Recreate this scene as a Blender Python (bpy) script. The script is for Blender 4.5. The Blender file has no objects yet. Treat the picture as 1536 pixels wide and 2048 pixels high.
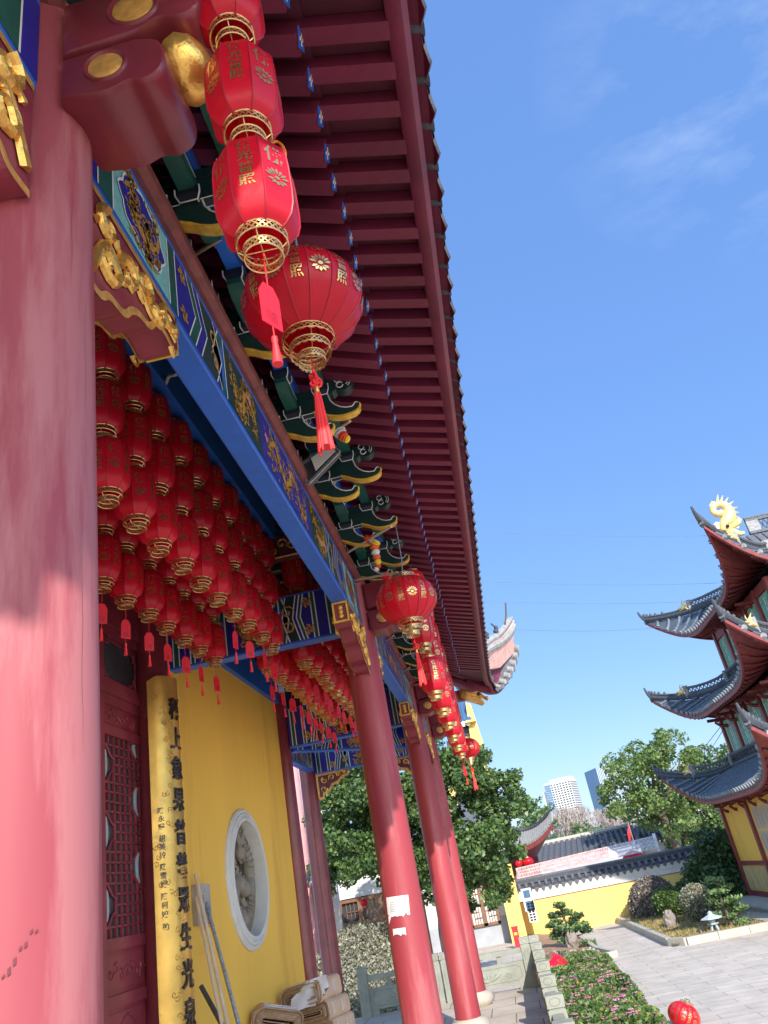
import bpy, math, random
from mathutils import Vector, Matrix
random.seed(7)
SC = bpy.context.scene
COL = SC.collection
PI = math.pi

# ------------------------------------------------------------------ camera
FPX = 1526.13            # focal length in pixels of the 1536 x 2048 photograph
YAW, PITCH, ROLL = -6.40074581e-02, 4.53343799e-01, -1.93703831e-01
_f = Vector((math.sin(YAW)*math.cos(PITCH), math.cos(YAW)*math.cos(PITCH), math.sin(PITCH)))
_r = Vector((math.cos(YAW), -math.sin(YAW), 0)); _u = _r.cross(_f)
_rt = math.cos(ROLL)*_r + math.sin(ROLL)*_u
_up = -math.sin(ROLL)*_r + math.cos(ROLL)*_u
cd = bpy.data.cameras.new('camera'); cam = bpy.data.objects.new('camera', cd); COL.objects.link(cam)
cam.matrix_world = Matrix(((_rt.x, _up.x, -_f.x, 0), (_rt.y, _up.y, -_f.y, 0), (_rt.z, _up.z, -_f.z, 0), (0, 0, 0, 1)))
cd.sensor_fit = 'HORIZONTAL'; cd.sensor_width = 36.0; cd.lens = FPX/1536*36.0
cd.clip_start = 0.05; cd.clip_end = 5000
SC.camera = cam

def PX(px, py, **k):
    """a point of the place: the direction of a photograph pixel, at a real distance (x=, y= or z=)"""
    d = _rt*(px-768) - _up*(py-1024) + _f*FPX
    if 'y' in k: return d*(k['y']/d.y)
    if 'x' in k: return d*(k['x']/d.x)
    return d*(k['z']/d.z)

# ------------------------------------------------------------------ light
SAZ, SEL = math.radians(162), math.radians(30.7)
W = bpy.data.worlds.new('World'); SC.world = W; W.use_nodes = True
nt = W.node_tree; nt.nodes.clear()
out = nt.nodes.new('ShaderNodeOutputWorld'); bg = nt.nodes.new('ShaderNodeBackground')
sky = nt.nodes.new('ShaderNodeTexSky'); sky.sky_type = 'NISHITA'; sky.sun_disc = False
sky.sun_elevation = SEL; sky.sun_rotation = SAZ; sky.air_density = 1.15; sky.dust_density = 0.35; sky.ozone_density = 3.0
tc = nt.nodes.new('ShaderNodeTexCoord'); mp = nt.nodes.new('ShaderNodeMapping'); mp.inputs['Scale'].default_value = (2.2, 5.0, 7.0)
mp.inputs['Rotation'].default_value = (0.3, 0.2, 0.9)
nz = nt.nodes.new('ShaderNodeTexNoise'); nz.inputs['Scale'].default_value = 1.7; nz.inputs['Detail'].default_value = 8; nz.inputs['Roughness'].default_value = 0.62
cr = nt.nodes.new('ShaderNodeValToRGB'); cr.color_ramp.elements[0].position = 0.48; cr.color_ramp.elements[1].position = 0.80
cr.color_ramp.elements[1].color = (0.32, 0.32, 0.32, 1)
mx = nt.nodes.new('ShaderNodeMixRGB'); mx.inputs[2].default_value = (3.2, 3.8, 4.6, 1)
L = nt.links.new
L(tc.outputs['Generated'], mp.inputs['Vector']); L(mp.outputs['Vector'], nz.inputs['Vector']); L(nz.outputs['Fac'], cr.inputs['Fac'])
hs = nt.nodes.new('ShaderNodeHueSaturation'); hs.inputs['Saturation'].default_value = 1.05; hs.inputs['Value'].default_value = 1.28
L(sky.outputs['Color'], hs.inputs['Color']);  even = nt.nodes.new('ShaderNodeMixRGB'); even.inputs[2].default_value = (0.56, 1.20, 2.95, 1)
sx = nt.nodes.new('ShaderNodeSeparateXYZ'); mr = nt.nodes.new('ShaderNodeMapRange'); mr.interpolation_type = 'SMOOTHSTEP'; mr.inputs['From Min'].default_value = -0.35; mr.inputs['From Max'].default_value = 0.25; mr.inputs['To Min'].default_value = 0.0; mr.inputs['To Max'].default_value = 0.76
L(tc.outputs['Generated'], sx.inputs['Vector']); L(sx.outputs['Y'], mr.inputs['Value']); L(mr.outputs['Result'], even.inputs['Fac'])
wd = nt.nodes.new('ShaderNodeVectorMath'); wd.operation = 'DOT_PRODUCT'; wd.inputs[1].default_value = tuple(PX(1500, 110, y=1.0).normalized()); wm = nt.nodes.new('ShaderNodeMapRange'); wm.inputs['From Min'].default_value = 0.974; wm.inputs['From Max'].default_value = 0.997; wx = nt.nodes.new('ShaderNodeMath'); wx.operation = 'MULTIPLY'
L(tc.outputs['Generated'], wd.inputs[0]); L(wd.outputs['Value'], wm.inputs['Value']); L(wm.outputs['Result'], wx.inputs[0]); L(cr.outputs['Color'], wx.inputs[1]); L(wx.outputs['Value'], mx.inputs['Fac'])
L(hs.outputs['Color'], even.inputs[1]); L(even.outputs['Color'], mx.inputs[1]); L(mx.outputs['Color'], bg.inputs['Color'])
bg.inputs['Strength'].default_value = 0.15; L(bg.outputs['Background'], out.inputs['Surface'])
sd = bpy.data.lights.new('sun', 'SUN'); so = bpy.data.objects.new('sun', sd); COL.objects.link(so)
sd.energy = 3.45; sd.angle = math.radians(0.53); sd.color = (1.0, 0.945, 0.86)
SUN = Vector((math.sin(SAZ)*math.cos(SEL), math.cos(SAZ)*math.cos(SEL), math.sin(SEL)))
so.rotation_euler = SUN.to_track_quat('Z', 'Y').to_euler(); so.location = SUN*60
SC.view_settings.view_transform = 'Standard'; SC.view_settings.look = 'None'
SC.view_settings.exposure = 0.95; SC.view_settings.gamma = 1.0

# ------------------------------------------------------------------ materials
def mat(name, col, rough=0.6, metal=0.0, var=0.12, scale=6.0, bump=0.0, bscale=40.0, coat=0.0, trans=0.0, spec=0.5, stain=None, stain_scale=3.0, stain_at=0.62, streak=False, orand=0.0):
    m = bpy.data.materials.new(name); m.use_nodes = True
    n = m.node_tree.nodes; l = m.node_tree.links; b = n['Principled BSDF']
    b.inputs['Roughness'].default_value = rough; b.inputs['Metallic'].default_value = metal
    b.inputs['Specular IOR Level'].default_value = spec
    if coat: b.inputs['Coat Weight'].default_value = coat; b.inputs['Coat Roughness'].default_value = 0.12
    t = n.new('ShaderNodeTexCoord'); src = t.outputs['Object']
    if streak:
        mpn = n.new('ShaderNodeMapping'); mpn.inputs['Scale'].default_value = (1, 1, 0.12); l.new(src, mpn.inputs['Vector']); src = mpn.outputs['Vector']
    z = n.new('ShaderNodeTexNoise'); z.inputs['Scale'].default_value = scale; z.inputs['Detail'].default_value = 6; l.new(src, z.inputs['Vector'])
    r = n.new('ShaderNodeValToRGB'); c = Vector(col)
    r.color_ramp.elements[0].position = 0.3; r.color_ramp.elements[1].position = 0.7
    r.color_ramp.elements[0].color = (*(c*(1-var)), 1); r.color_ramp.elements[1].color = (*(c*(1+var)), 1)
    l.new(z.outputs['Fac'], r.inputs['Fac']); last = r.outputs['Color']
    if stain:
        z2 = n.new('ShaderNodeTexNoise'); z2.inputs['Scale'].default_value = stain_scale; z2.inputs['Detail'].default_value = 8; z2.inputs['Roughness'].default_value = 0.65
        l.new(src, z2.inputs['Vector'])
        r2 = n.new('ShaderNodeValToRGB'); r2.color_ramp.elements[0].position = stain_at; r2.color_ramp.elements[1].position = min(1, stain_at+0.1)
        l.new(z2.outputs['Fac'], r2.inputs['Fac'])
        mxx = n.new('ShaderNodeMixRGB'); mxx.inputs[2].default_value = (*stain, 1)
        l.new(r2.outputs['Color'], mxx.inputs['Fac']); l.new(last, mxx.inputs[1]); last = mxx.outputs['Color']
    if orand:          # small differences of tone from piece to piece
        oi = n.new('ShaderNodeObjectInfo'); mr_ = n.new('ShaderNodeMapRange'); mr_.inputs['To Min'].default_value = 1-orand; mr_.inputs['To Max'].default_value = 1+orand*.6
        hv = n.new('ShaderNodeHueSaturation'); l.new(oi.outputs['Random'], mr_.inputs['Value']); l.new(mr_.outputs['Result'], hv.inputs['Value']); l.new(last, hv.inputs['Color']); last = hv.outputs['Color']
    l.new(last, b.inputs['Base Color'])
    if bump:
        z3 = n.new('ShaderNodeTexNoise'); z3.inputs['Scale'].default_value = bscale; z3.inputs['Detail'].default_value = 4; l.new(src, z3.inputs['Vector'])
        bp = n.new('ShaderNodeBump'); bp.inputs['Strength'].default_value = bump; bp.inputs['Distance'].default_value = 0.02
        l.new(z3.outputs['Fac'], bp.inputs['Height']); l.new(bp.outputs['Normal'], b.inputs['Normal'])
    if trans:
        o = n['Material Output']; tl = n.new('ShaderNodeBsdfTranslucent'); ms = n.new('ShaderNodeMixShader')
        ms.inputs['Fac'].default_value = trans; l.new(last, tl.inputs['Color'])
        l.new(b.outputs['BSDF'], ms.inputs[1]); l.new(tl.outputs['BSDF'], ms.inputs[2]); l.new(ms.outputs['Shader'], o.inputs['Surface'])
    return m

def brick(name, c1, c2, cm, bw, bh, ms=0.012, rough=0.8, off=0.5, rot=0.0, axis=None, bump=0.25):
    m = bpy.data.materials.new(name); m.use_nodes = True
    n = m.node_tree.nodes; l = m.node_tree.links; b = n['Principled BSDF']; b.inputs['Roughness'].default_value = rough
    t = n.new('ShaderNodeTexCoord'); mpn = n.new('ShaderNodeMapping'); mpn.inputs['Rotation'].default_value = axis or (0, 0, rot)
    l.new(t.outputs['Object'], mpn.inputs['Vector'])
    k = n.new('ShaderNodeTexBrick'); k.offset = off; k.inputs['Scale'].default_value = 1; k.inputs['Brick Width'].default_value = bw; k.inputs['Row Height'].default_value = bh
    k.inputs['Mortar Size'].default_value = ms; k.inputs['Color1'].default_value = (*c1, 1); k.inputs['Color2'].default_value = (*c2, 1); k.inputs['Mortar'].default_value = (*cm, 1)
    l.new(mpn.outputs['Vector'], k.inputs['Vector'])
    z = n.new('ShaderNodeTexNoise'); z.inputs['Scale'].default_value = 1.3; z.inputs['Detail'].default_value = 8; z.inputs['Roughness'].default_value = 0.7; l.new(t.outputs['Object'], z.inputs['Vector'])
    r = n.new('ShaderNodeValToRGB'); r.color_ramp.elements[0].position = 0.3; r.color_ramp.elements[1].position = 0.75
    r.color_ramp.elements[0].color = (0.72, 0.70, 0.66, 1); r.color_ramp.elements[1].color = (1.1, 1.09, 1.06, 1); l.new(z.outputs['Fac'], r.inputs['Fac'])
    mu = n.new('ShaderNodeMixRGB'); mu.blend_type = 'MULTIPLY'; mu.inputs['Fac'].default_value = 1; l.new(k.outputs['Color'], mu.inputs[1]); l.new(r.outputs['Color'], mu.inputs[2])
    l.new(mu.outputs['Color'], b.inputs['Base Color'])
    bp = n.new('ShaderNodeBump'); bp.inputs['Strength'].default_value = bump; bp.inputs['Distance'].default_value = 0.02; bp.invert = True
    l.new(k.outputs['Fac'], bp.inputs['Height']); l.new(bp.outputs['Normal'], b.inputs['Normal'])
    return m

M = dict(
 colfaded=mat('faded_column_red', (0.315, 0.058, 0.072), 0.55, var=0.16, scale=2.5, bump=0.08, bscale=9, stain=(0.41, 0.135, 0.14), stain_scale=4, stain_at=0.46, streak=True, spec=0.35),
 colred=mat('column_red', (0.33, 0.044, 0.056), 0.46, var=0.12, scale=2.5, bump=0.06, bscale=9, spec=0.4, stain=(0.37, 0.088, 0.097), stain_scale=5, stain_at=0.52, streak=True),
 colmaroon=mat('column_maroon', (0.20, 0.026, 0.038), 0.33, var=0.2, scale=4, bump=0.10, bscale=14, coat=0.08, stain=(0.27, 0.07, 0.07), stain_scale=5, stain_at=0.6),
 maroon=mat('maroon_paint', (0.25, 0.034, 0.050), 0.42, var=0.18, scale=5, bump=0.06, bscale=30),
 maroon2=mat('maroon_rafter', (0.18, 0.022, 0.052), 0.42, var=0.22, scale=3, bump=0.10, bscale=25, stain=(0.10, 0.016, 0.034), stain_scale=5, stain_at=0.60, orand=0.25),
 maroondk=mat('maroon_board', (0.11, 0.018, 0.034), 0.6, var=0.2, scale=4),
 molding=mat('molding_red', (0.21, 0.048, 0.042), 0.6, var=0.25, scale=12, bump=0.15, bscale=60, stain=(0.30, 0.10, 0.08), stain_scale=20),
 blue=mat('blue_paint', (0.022, 0.135, 0.56), 0.45, var=0.08, scale=8, bump=0.05, bscale=60),
 ultram=mat('ultramarine_paint', (0.020, 0.018, 0.27), 0.5, var=0.1, scale=20),
 green=mat('green_paint', (0.014, 0.095, 0.070), 0.45, var=0.25, scale=7, bump=0.05),
 dgreen=mat('dark_green_paint', (0.008, 0.038, 0.034), 0.5, var=0.25, scale=7, bump=0.05),
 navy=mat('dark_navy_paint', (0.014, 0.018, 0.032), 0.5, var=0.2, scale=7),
 turq=mat('turquoise_paint', (0.22, 0.52, 0.47), 0.5, var=0.12, scale=30, stain=(0.02, 0.07, 0.07), stain_scale=38, stain_at=0.60),
 white=mat('white_line_paint', (0.74, 0.74, 0.70), 0.6, var=0.06),
 gold=mat('gold_leaf', (0.86, 0.50, 0.12), 0.32, metal=0.75, var=0.2, scale=14, bump=0.35, bscale=26),
 ochre=mat('gold_paint', (0.62, 0.31, 0.075), 0.45, metal=0.25, var=0.28, scale=24, bump=0.3, bscale=50),
 goldpat=mat('gold_relief_paint', (0.58, 0.29, 0.055), 0.45, metal=0.2, var=0.3, scale=40, bump=0.3, bscale=80),
 beak=mat('yellow_gold_paint', (0.72, 0.42, 0.05), 0.42, metal=0.1, var=0.22, scale=30, bump=0.15, bscale=50),
 pink=mat('pink_paint', (0.75, 0.33, 0.36), 0.5),
 yellow=mat('yellow_plaster', (0.90, 0.53, 0.075), 0.75, var=0.07, scale=1.2, bump=0.04, bscale=90, stain=(0.78, 0.43, 0.06), stain_scale=1.0, stain_at=0.52, streak=True),
 yellow2=mat('yellow_court_wall', (0.83, 0.56, 0.16), 0.85, var=0.05, scale=1, bump=0.04),
 stone=mat('grey_green_stone', (0.28, 0.285, 0.235), 0.8, var=0.15, scale=5, bump=0.2, bscale=50, stain=(0.20, 0.20, 0.17), stain_scale=2.5),
 stonepale=mat('pale_stone', (0.44, 0.40, 0.33), 0.8, var=0.12, scale=4, bump=0.15, bscale=60),
 carve=mat('carved_stone', (0.29, 0.25, 0.19), 0.85, var=0.2, scale=9, bump=0.3, bscale=40),
 plaster=mat('white_plaster', (0.64, 0.625, 0.59), 0.7, var=0.07, scale=5, bump=0.06, stain=(0.52, 0.51, 0.48), stain_scale=2.2, stain_at=0.6),
 greywall=mat('grey_plaster', (0.36, 0.37, 0.40), 0.8, var=0.08, scale=3, stain=(0.62, 0.62, 0.63), stain_scale=1.3, stain_at=0.6),
 tile=mat('grey_roof_tile', (0.105, 0.11, 0.125), 0.75, var=0.3, scale=14, bump=0.2, bscale=60),
 tilepale=mat('pale_roof_tile', (0.27, 0.27, 0.265), 0.8, var=0.25, scale=10, bump=0.2, bscale=50),
 tiledk=mat('dark_ridge_tile', (0.05, 0.055, 0.068), 0.6, var=0.3, scale=10, bump=0.15),
 bluetile=mat('blue_glazed_tile', (0.055, 0.12, 0.22), 0.35, var=0.2, scale=9),
 pinkpl=mat('pink_plaster', (0.62, 0.36, 0.32), 0.8, var=0.15, scale=9, bump=0.2),
 redlan=mat('red_lantern_cloth', (0.82, 0.010, 0.036), 0.36, var=0.08, scale=9, trans=0.34, bump=0.12, bscale=14, orand=0.14),
 redrib=mat('red_lantern_rib', (0.42, 0.006, 0.018), 0.5, var=0.05),
 lgold=mat('gold_lantern_print', (0.80, 0.55, 0.22), 0.30, metal=0.92, var=0.1),
 fili=mat('gold_filigree', (0.80, 0.58, 0.25), 0.28, metal=0.9, var=0.15, scale=60),
 redtag=mat('red_paper', (0.86, 0.022, 0.045), 0.55, var=0.05, trans=0.3),
 redsilk=mat('red_silk', (0.86, 0.03, 0.035), 0.6, var=0.1, scale=80),
 black=mat('black_plastic', (0.012, 0.012, 0.014), 0.35, var=0.05),
 ink=mat('black_carved_letters', (0.022, 0.018, 0.018), 0.3, var=0.2),
 paper=mat('white_paper', (0.66, 0.645, 0.61), 0.8, var=0.05, scale=20),
 board=mat('brown_cardboard', (0.60, 0.40, 0.265), 0.85, var=0.14, scale=6, bump=0.08, bscale=50),
 boarddk=mat('cardboard_edge', (0.40, 0.26, 0.17), 0.9, var=0.3, scale=30),
 plasticw=mat('white_plastic_band', (0.80, 0.80, 0.88), 0.4, var=0.04, trans=0.2),
 wood=mat('pale_wood_pole', (0.60, 0.46, 0.33), 0.6, var=0.12, scale=20, streak=True),
 brownwood=mat('brown_window_wood', (0.20, 0.095, 0.05), 0.55, var=0.2, scale=12),
 steel=mat('galvanised_steel', (0.38, 0.40, 0.43), 0.38, metal=0.7, var=0.3, scale=40, stain=(0.12, 0.13, 0.15), stain_scale=30, stain_at=0.6),
 darksteel=mat('dark_steel', (0.10, 0.10, 0.10), 0.5, metal=0.5),
 glass=mat('dark_window_glass', (0.05, 0.055, 0.062), 0.12, var=0.2, scale=3),
 grass=mat('dry_grass', (0.34, 0.25, 0.10), 0.9, var=0.35, scale=8, bump=0.5, bscale=60, stain=(0.13, 0.16, 0.05), stain_scale=1.6, stain_at=0.52),
 soil=mat('reddish_soil', (0.34, 0.20, 0.12), 0.95, var=0.25, scale=8, bump=0.5, bscale=40),
 rock=mat('grey_brown_rock', (0.24, 0.20, 0.17), 0.85, var=0.3, scale=3, bump=0.5, bscale=12),
 bark=mat('tree_bark', (0.115, 0.085, 0.062), 0.9, var=0.3, scale=9, bump=0.6, bscale=30, streak=True),
 twig=mat('bare_twig', (0.34, 0.28, 0.25), 0.9, var=0.2),
 domeA=mat('dome_leaf_olive', (0.20, 0.195, 0.13), 0.6, var=0.3), domeB=mat('dome_leaf_pale', (0.31, 0.30, 0.215), 0.6, var=0.25), domeC=mat('dome_leaf_brown', (0.22, 0.175, 0.15), 0.6, var=0.3),
 flowerl=mat('pale_pink_azalea', (0.88, 0.45, 0.55), 0.5, var=0.2, trans=0.3),
 leafA=mat('leaf_dark', (0.055, 0.105, 0.034), 0.42, var=0.3, scale=2, trans=0.2),
 leafB=mat('leaf_mid', (0.10, 0.175, 0.045), 0.42, var=0.3, scale=2, trans=0.3),
 leafC=mat('leaf_light', (0.20, 0.27, 0.075), 0.45, var=0.25, scale=2, trans=0.35),
 leafD=mat('leaf_yellow', (0.36, 0.33, 0.06), 0.5, var=0.25, trans=0.35),
 leafP=mat('leaf_purple_brown', (0.17, 0.13, 0.105), 0.55, var=0.35, scale=3),
 leafG=mat('leaf_grey', (0.33, 0.33, 0.25), 0.6, var=0.3, scale=3),
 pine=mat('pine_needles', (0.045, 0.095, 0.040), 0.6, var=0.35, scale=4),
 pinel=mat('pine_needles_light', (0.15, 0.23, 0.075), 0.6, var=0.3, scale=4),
 flower=mat('pink_azalea', (0.85, 0.24, 0.42), 0.5, var=0.3, trans=0.3),
 tower=mat('pale_tower_concrete', (0.55, 0.54, 0.54), 0.8, var=0.06, scale=0.2),
 towerglass=mat('blue_tower_glass', (0.10, 0.20, 0.33), 0.12, metal=0.3, var=0.15, scale=0.1),
 railpink=mat('pale_pink_bamboo', (0.62, 0.40, 0.36), 0.7, var=0.25, scale=4),
 winggreen=mat('green_window_paint', (0.12, 0.34, 0.25), 0.5, var=0.12, scale=6),
 dragon=mat('pale_gold_dragon', (0.83, 0.60, 0.24), 0.4, metal=0.35, var=0.12, scale=12, bump=0.5, bscale=30),
 pagred=mat('pagoda_red', (0.21, 0.038, 0.036), 0.55, var=0.2, scale=5),
 orange=mat('orange_cable', (0.85, 0.28, 0.02), 0.4, var=0.05),
 safety=mat('orange_cloth', (0.80, 0.13, 0.03), 0.7), flagy=mat('yellow_cloth', (0.83, 0.58, 0.03), 0.7), flagb=mat('blue_cloth', (0.03, 0.08, 0.40), 0.7), flagr=mat('red_cloth', (0.65, 0.02, 0.03), 0.7),
 wire=mat('grey_wire', (0.22, 0.26, 0.34), 0.5),
 redplastic=mat('red_metal_box', (0.62, 0.02, 0.03), 0.4), dirtboard=mat('weathered_yellow_boards', (0.56, 0.40, 0.16), 0.85, var=0.15, scale=5, stain=(0.22, 0.17, 0.10), stain_scale=5, stain_at=0.58, streak=True),
 ceilgrey=mat('grey_ceiling_brick', (0.42, 0.40, 0.36), 0.9, var=0.25, scale=5),
)
M['pave'] = brick('court_paving', (0.63, 0.55, 0.475), (0.55, 0.485, 0.42), (0.31, 0.275, 0.24), 1.3, 0.42, 0.010)
M['flags'] = brick('terrace_flagstones', (0.58, 0.50, 0.41), (0.51, 0.44, 0.365), (0.22, 0.19, 0.16), 0.75, 0.8, 0.010)

# ------------------------------------------------------------------ mesh builder
class MB:
    def __init__(s, *mats): s.v = []; s.f = []; s.m = []; s.mats = list(mats); s.sm = []
    def mi(s, m):
        if isinstance(m, int): return m
        if m not in s.mats: s.mats.append(m)
        return s.mats.index(m)
    def add(s, vs, fs, m=0, smooth=False):
        b = len(s.v); m = s.mi(m); s.v.extend([tuple(v) for v in vs])
        for f in fs: s.f.append(tuple(b+i for i in f)); s.m.append(m); s.sm.append(smooth)
    def box(s, lo, hi, m=0, mx=None):
        x0, y0, z0 = lo; x1, y1, z1 = hi
        vs = [Vector(p) for p in ((x0,y0,z0),(x1,y0,z0),(x1,y1,z0),(x0,y1,z0),(x0,y0,z1),(x1,y0,z1),(x1,y1,z1),(x0,y1,z1))]
        if mx: vs = [mx @ v for v in vs]
        s.add(vs, [(0,3,2,1),(4,5,6,7),(0,1,5,4),(1,2,6,5),(2,3,7,6),(3,0,4,7)], m)
    def bar(s, a, b, w, h, m=0, up=(0,0,1)):
        a = Vector(a); b = Vector(b); d = (b-a); d.normalize(); up = Vector(up)
        sx = d.cross(up)
        if sx.length < 1e-5: sx = d.cross(Vector((1,0,0)))
        sx.normalize(); sz = sx.cross(d)
        vs = [p + sx*(w/2*i) + sz*(h/2*j) for p in (a, b) for i, j in ((-1,-1),(1,-1),(1,1),(-1,1))]
        s.add(vs, [(3,2,1,0),(4,5,6,7),(0,1,5,4),(1,2,6,5),(2,3,7,6),(3,0,4,7)], m)
    def tube(s, path, r, n=6, m=0, cap=True, smooth=True):
        P = [Vector(p) for p in path]; k = len(P); R = r if isinstance(r, (list, tuple)) else [r]*k
        vs = []; pn = None
        for i in range(k):
            d = (P[min(i+1,k-1)]-P[max(i-1,0)])
            if d.length < 1e-9: d = Vector((0,0,1))
            d.normalize()
            if pn is None:
                pn = d.cross(Vector((0,0,1)))
                if pn.length < 1e-3: pn = d.cross(Vector((1,0,0)))
            pn = pn - d*pn.dot(d)
            if pn.length < 1e-6: pn = d.orthogonal()
            pn.normalize(); q = d.cross(pn)
            for j in range(n):
                a = 2*PI*j/n; vs.append(P[i] + (pn*math.cos(a)+q*math.sin(a))*R[i])
        fs = [(i*n+j, i*n+(j+1)%n, (i+1)*n+(j+1)%n, (i+1)*n+j) for i in range(k-1) for j in range(n)]
        if cap: fs += [tuple(range(n))[::-1], tuple((k-1)*n+j for j in range(n))]
        s.add(vs, fs, m, smooth)
    def lathe(s, prof, c=(0,0,0), n=24, m=0, smooth=True, axis='z', a0=0, a1=2*PI, phase=0):
        full = abs(a1-a0-2*PI) < 1e-6; k = n if full else n+1; vs = []
        for r, z in prof:
            for j in range(k):
                a = a0+(a1-a0)*j/n+phase
                p = (r*math.cos(a), r*math.sin(a), z)
                if axis == 'x': p = (z, r*math.cos(a), r*math.sin(a))
                if axis == 'y': p = (r*math.cos(a), z, r*math.sin(a))
                vs.append(Vector(c)+Vector(p))
        fs = []
        for i in range(len(prof)-1):
            for j in range(n):
                j2 = (j+1) % k if full else j+1
                fs.append((i*k+j, i*k+j2, (i+1)*k+j2, (i+1)*k+j))
        s.add(vs, fs, m, smooth)
    def prism(s, poly, fn, t0, t1, m=0, smooth_side=False, mcap=None):
        """poly of (a,b); fn(a,b,t) gives the point; extruded from t0 to t1"""
        n = len(poly); vs = [fn(a,b,t0) for a,b in poly]+[fn(a,b,t1) for a,b in poly]
        s.add(vs, [(i,(i+1)%n,n+(i+1)%n,n+i) for i in range(n)], m, smooth_side)
        s.add(vs, [tuple(range(n))[::-1], tuple(range(n,2*n))], m if mcap is None else mcap)
    def ribbon(s, pts, w, fn, m=0, taper=False):
        """flat ribbon along 2-D points, laid on a surface by fn(u,v)"""
        k = len(pts); vs = []
        for i in range(k):
            a = pts[max(i-1,0)]; b = pts[min(i+1,k-1)]; dx, dy = b[0]-a[0], b[1]-a[1]; L_ = math.hypot(dx,dy) or 1
            ww = w/2*((0.25+0.75*math.sin(PI*(i+0.5)/k)) if taper else 1)
            vs += [fn(pts[i][0]-dy/L_*ww, pts[i][1]+dx/L_*ww), fn(pts[i][0]+dy/L_*ww, pts[i][1]-dx/L_*ww)]
        s.add(vs, [(2*i,2*i+1,2*i+3,2*i+2) for i in range(k-1)], m)
    def poly(s, pts, fn, m=0): s.add([fn(*p) for p in pts], [tuple(range(len(pts)))], m)
    def blob(s, c, r, m=0, n=10, k=7, jit=0.0, rnd=random):
        vs = []; c = Vector(c); r = Vector(r) if not isinstance(r,(int,float)) else Vector((r,r,r))
        for i in range(k+1):
            th = PI*i/k
            for j in range(n):
                a = 2*PI*j/n; q = 1+jit*(rnd.random()-0.5)
                vs.append(c+Vector((r.x*math.sin(th)*math.cos(a)*q, r.y*math.sin(th)*math.sin(a)*q, r.z*math.cos(th)*q)))
        s.add(vs, [(i*n+j,(i+1)*n+j,(i+1)*n+(j+1)%n,i*n+(j+1)%n) for i in range(k) for j in range(n)], m, True)
    def xf(s, mx):
        s.v = [tuple(mx @ Vector(v)) for v in s.v]; return s
    def mesh(s, name):
        me = bpy.data.meshes.new(name); me.from_pydata(s.v, [], s.f)
        for m in s.mats: me.materials.append(M[m])
        me.polygons.foreach_set('material_index', s.m); me.polygons.foreach_set('use_smooth', s.sm)
        if any(s.sm): me.set_sharp_from_angle(angle=math.radians(42))
        me.update(); return me
    def build(s, name, parent=None, **tags):
        o = bpy.data.objects.new(name, s.mesh(name)); COL.objects.link(o)
        if parent is not None:
            o.parent = parent
            o.matrix_parent_inverse = ROOTINV.get(parent.name, Matrix())
        tag(o, **tags); return o
ROOTINV = {}
def tag(o, label=None, cat=None, group=None, kind=None):
    if label: o['label'] = label
    if cat: o['category'] = cat
    if group: o['group'] = group
    if kind: o['kind'] = kind
    return o
def thing(name, loc, label, cat, group=None, local=False):
    """Empty at the base of a thing; parts given in world coordinates unless local"""
    o = bpy.data.objects.new(name, None); COL.objects.link(o); o.location = loc; o.empty_display_size = 0.2
    tag(o, label, cat, group)
    if not local: ROOTINV[o.name] = Matrix.Translation(-Vector(loc))
    return o
def dup(root, loc, label=None, rz=0.0, scale=1.0, group=None, skip=()):
    r = root.copy(); COL.objects.link(r); r.location = loc; r.rotation_euler = (0,0,rz); r.scale = (scale,)*3
    if label: r['label'] = label
    if group: r['group'] = group
    for ch in root.children:
        if ch.name.split('.')[0] in skip: continue
        c = ch.copy(); COL.objects.link(c); c.parent = r
        for g in ch.children:
            d = g.copy(); COL.objects.link(d); d.parent = c
    return r
# glyphs from the built-in font
_tc = bpy.data.curves.new('glyph', 'FONT'); _tc.size = 1.0; _tc.offset = 0.012; _tc.resolution_u = 3
_to = bpy.data.objects.new('glyph', _tc); COL.objects.link(_to); GL = {}
def glyph(ch, fat=0.012):
    if (ch, fat) not in GL:
        _tc.body = ch; _tc.offset = fat; dg = bpy.context.evaluated_depsgraph_get(); dg.update()
        me = bpy.data.meshes.new_from_object(_to.evaluated_get(dg))
        xs = [v.co.x for v in me.vertices]; ys = [v.co.y for v in me.vertices]
        cx, cy = (min(xs)+max(xs))/2, (min(ys)+max(ys))/2
        GL[(ch, fat)] = ([(v.co.x-cx, v.co.y-cy) for v in me.vertices], [tuple(p.vertices) for p in me.polygons])
        bpy.data.meshes.remove(me)
    return GL[(ch, fat)]
def put_glyph(mb, ch, u, v, size, fn, m, fat=0.012, sx=1.0):
    vs, fs = glyph(ch, fat); mb.add([fn(u+a*size*sx, v+b*size) for a, b in vs], fs, m)
def spiral(u, v, r, turns, a0=0, sgn=1, n=14):
    return [(u+r*(1-0.85*i/n)*math.cos(a0+sgn*2*PI*turns*i/n), v+r*(1-0.85*i/n)*math.sin(a0+sgn*2*PI*turns*i/n)) for i in range(n+1)]
def spline(pts, n=8):
    """Catmull-Rom through points"""
    P = [Vector(p) for p in pts]; out_ = []
    for i in range(len(P)-1):
        p0 = P[max(i-1,0)]; p1 = P[i]; p2 = P[i+1]; p3 = P[min(i+2,len(P)-1)]
        for j in range(n):
            t = j/n
            out_.append(0.5*((2*p1)+(p2-p0)*t+(2*p0-5*p1+4*p2-p3)*t*t+(3*p1-p0-3*p2+p3)*t*t*t))
    out_.append(P[-1]); return out_
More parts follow.
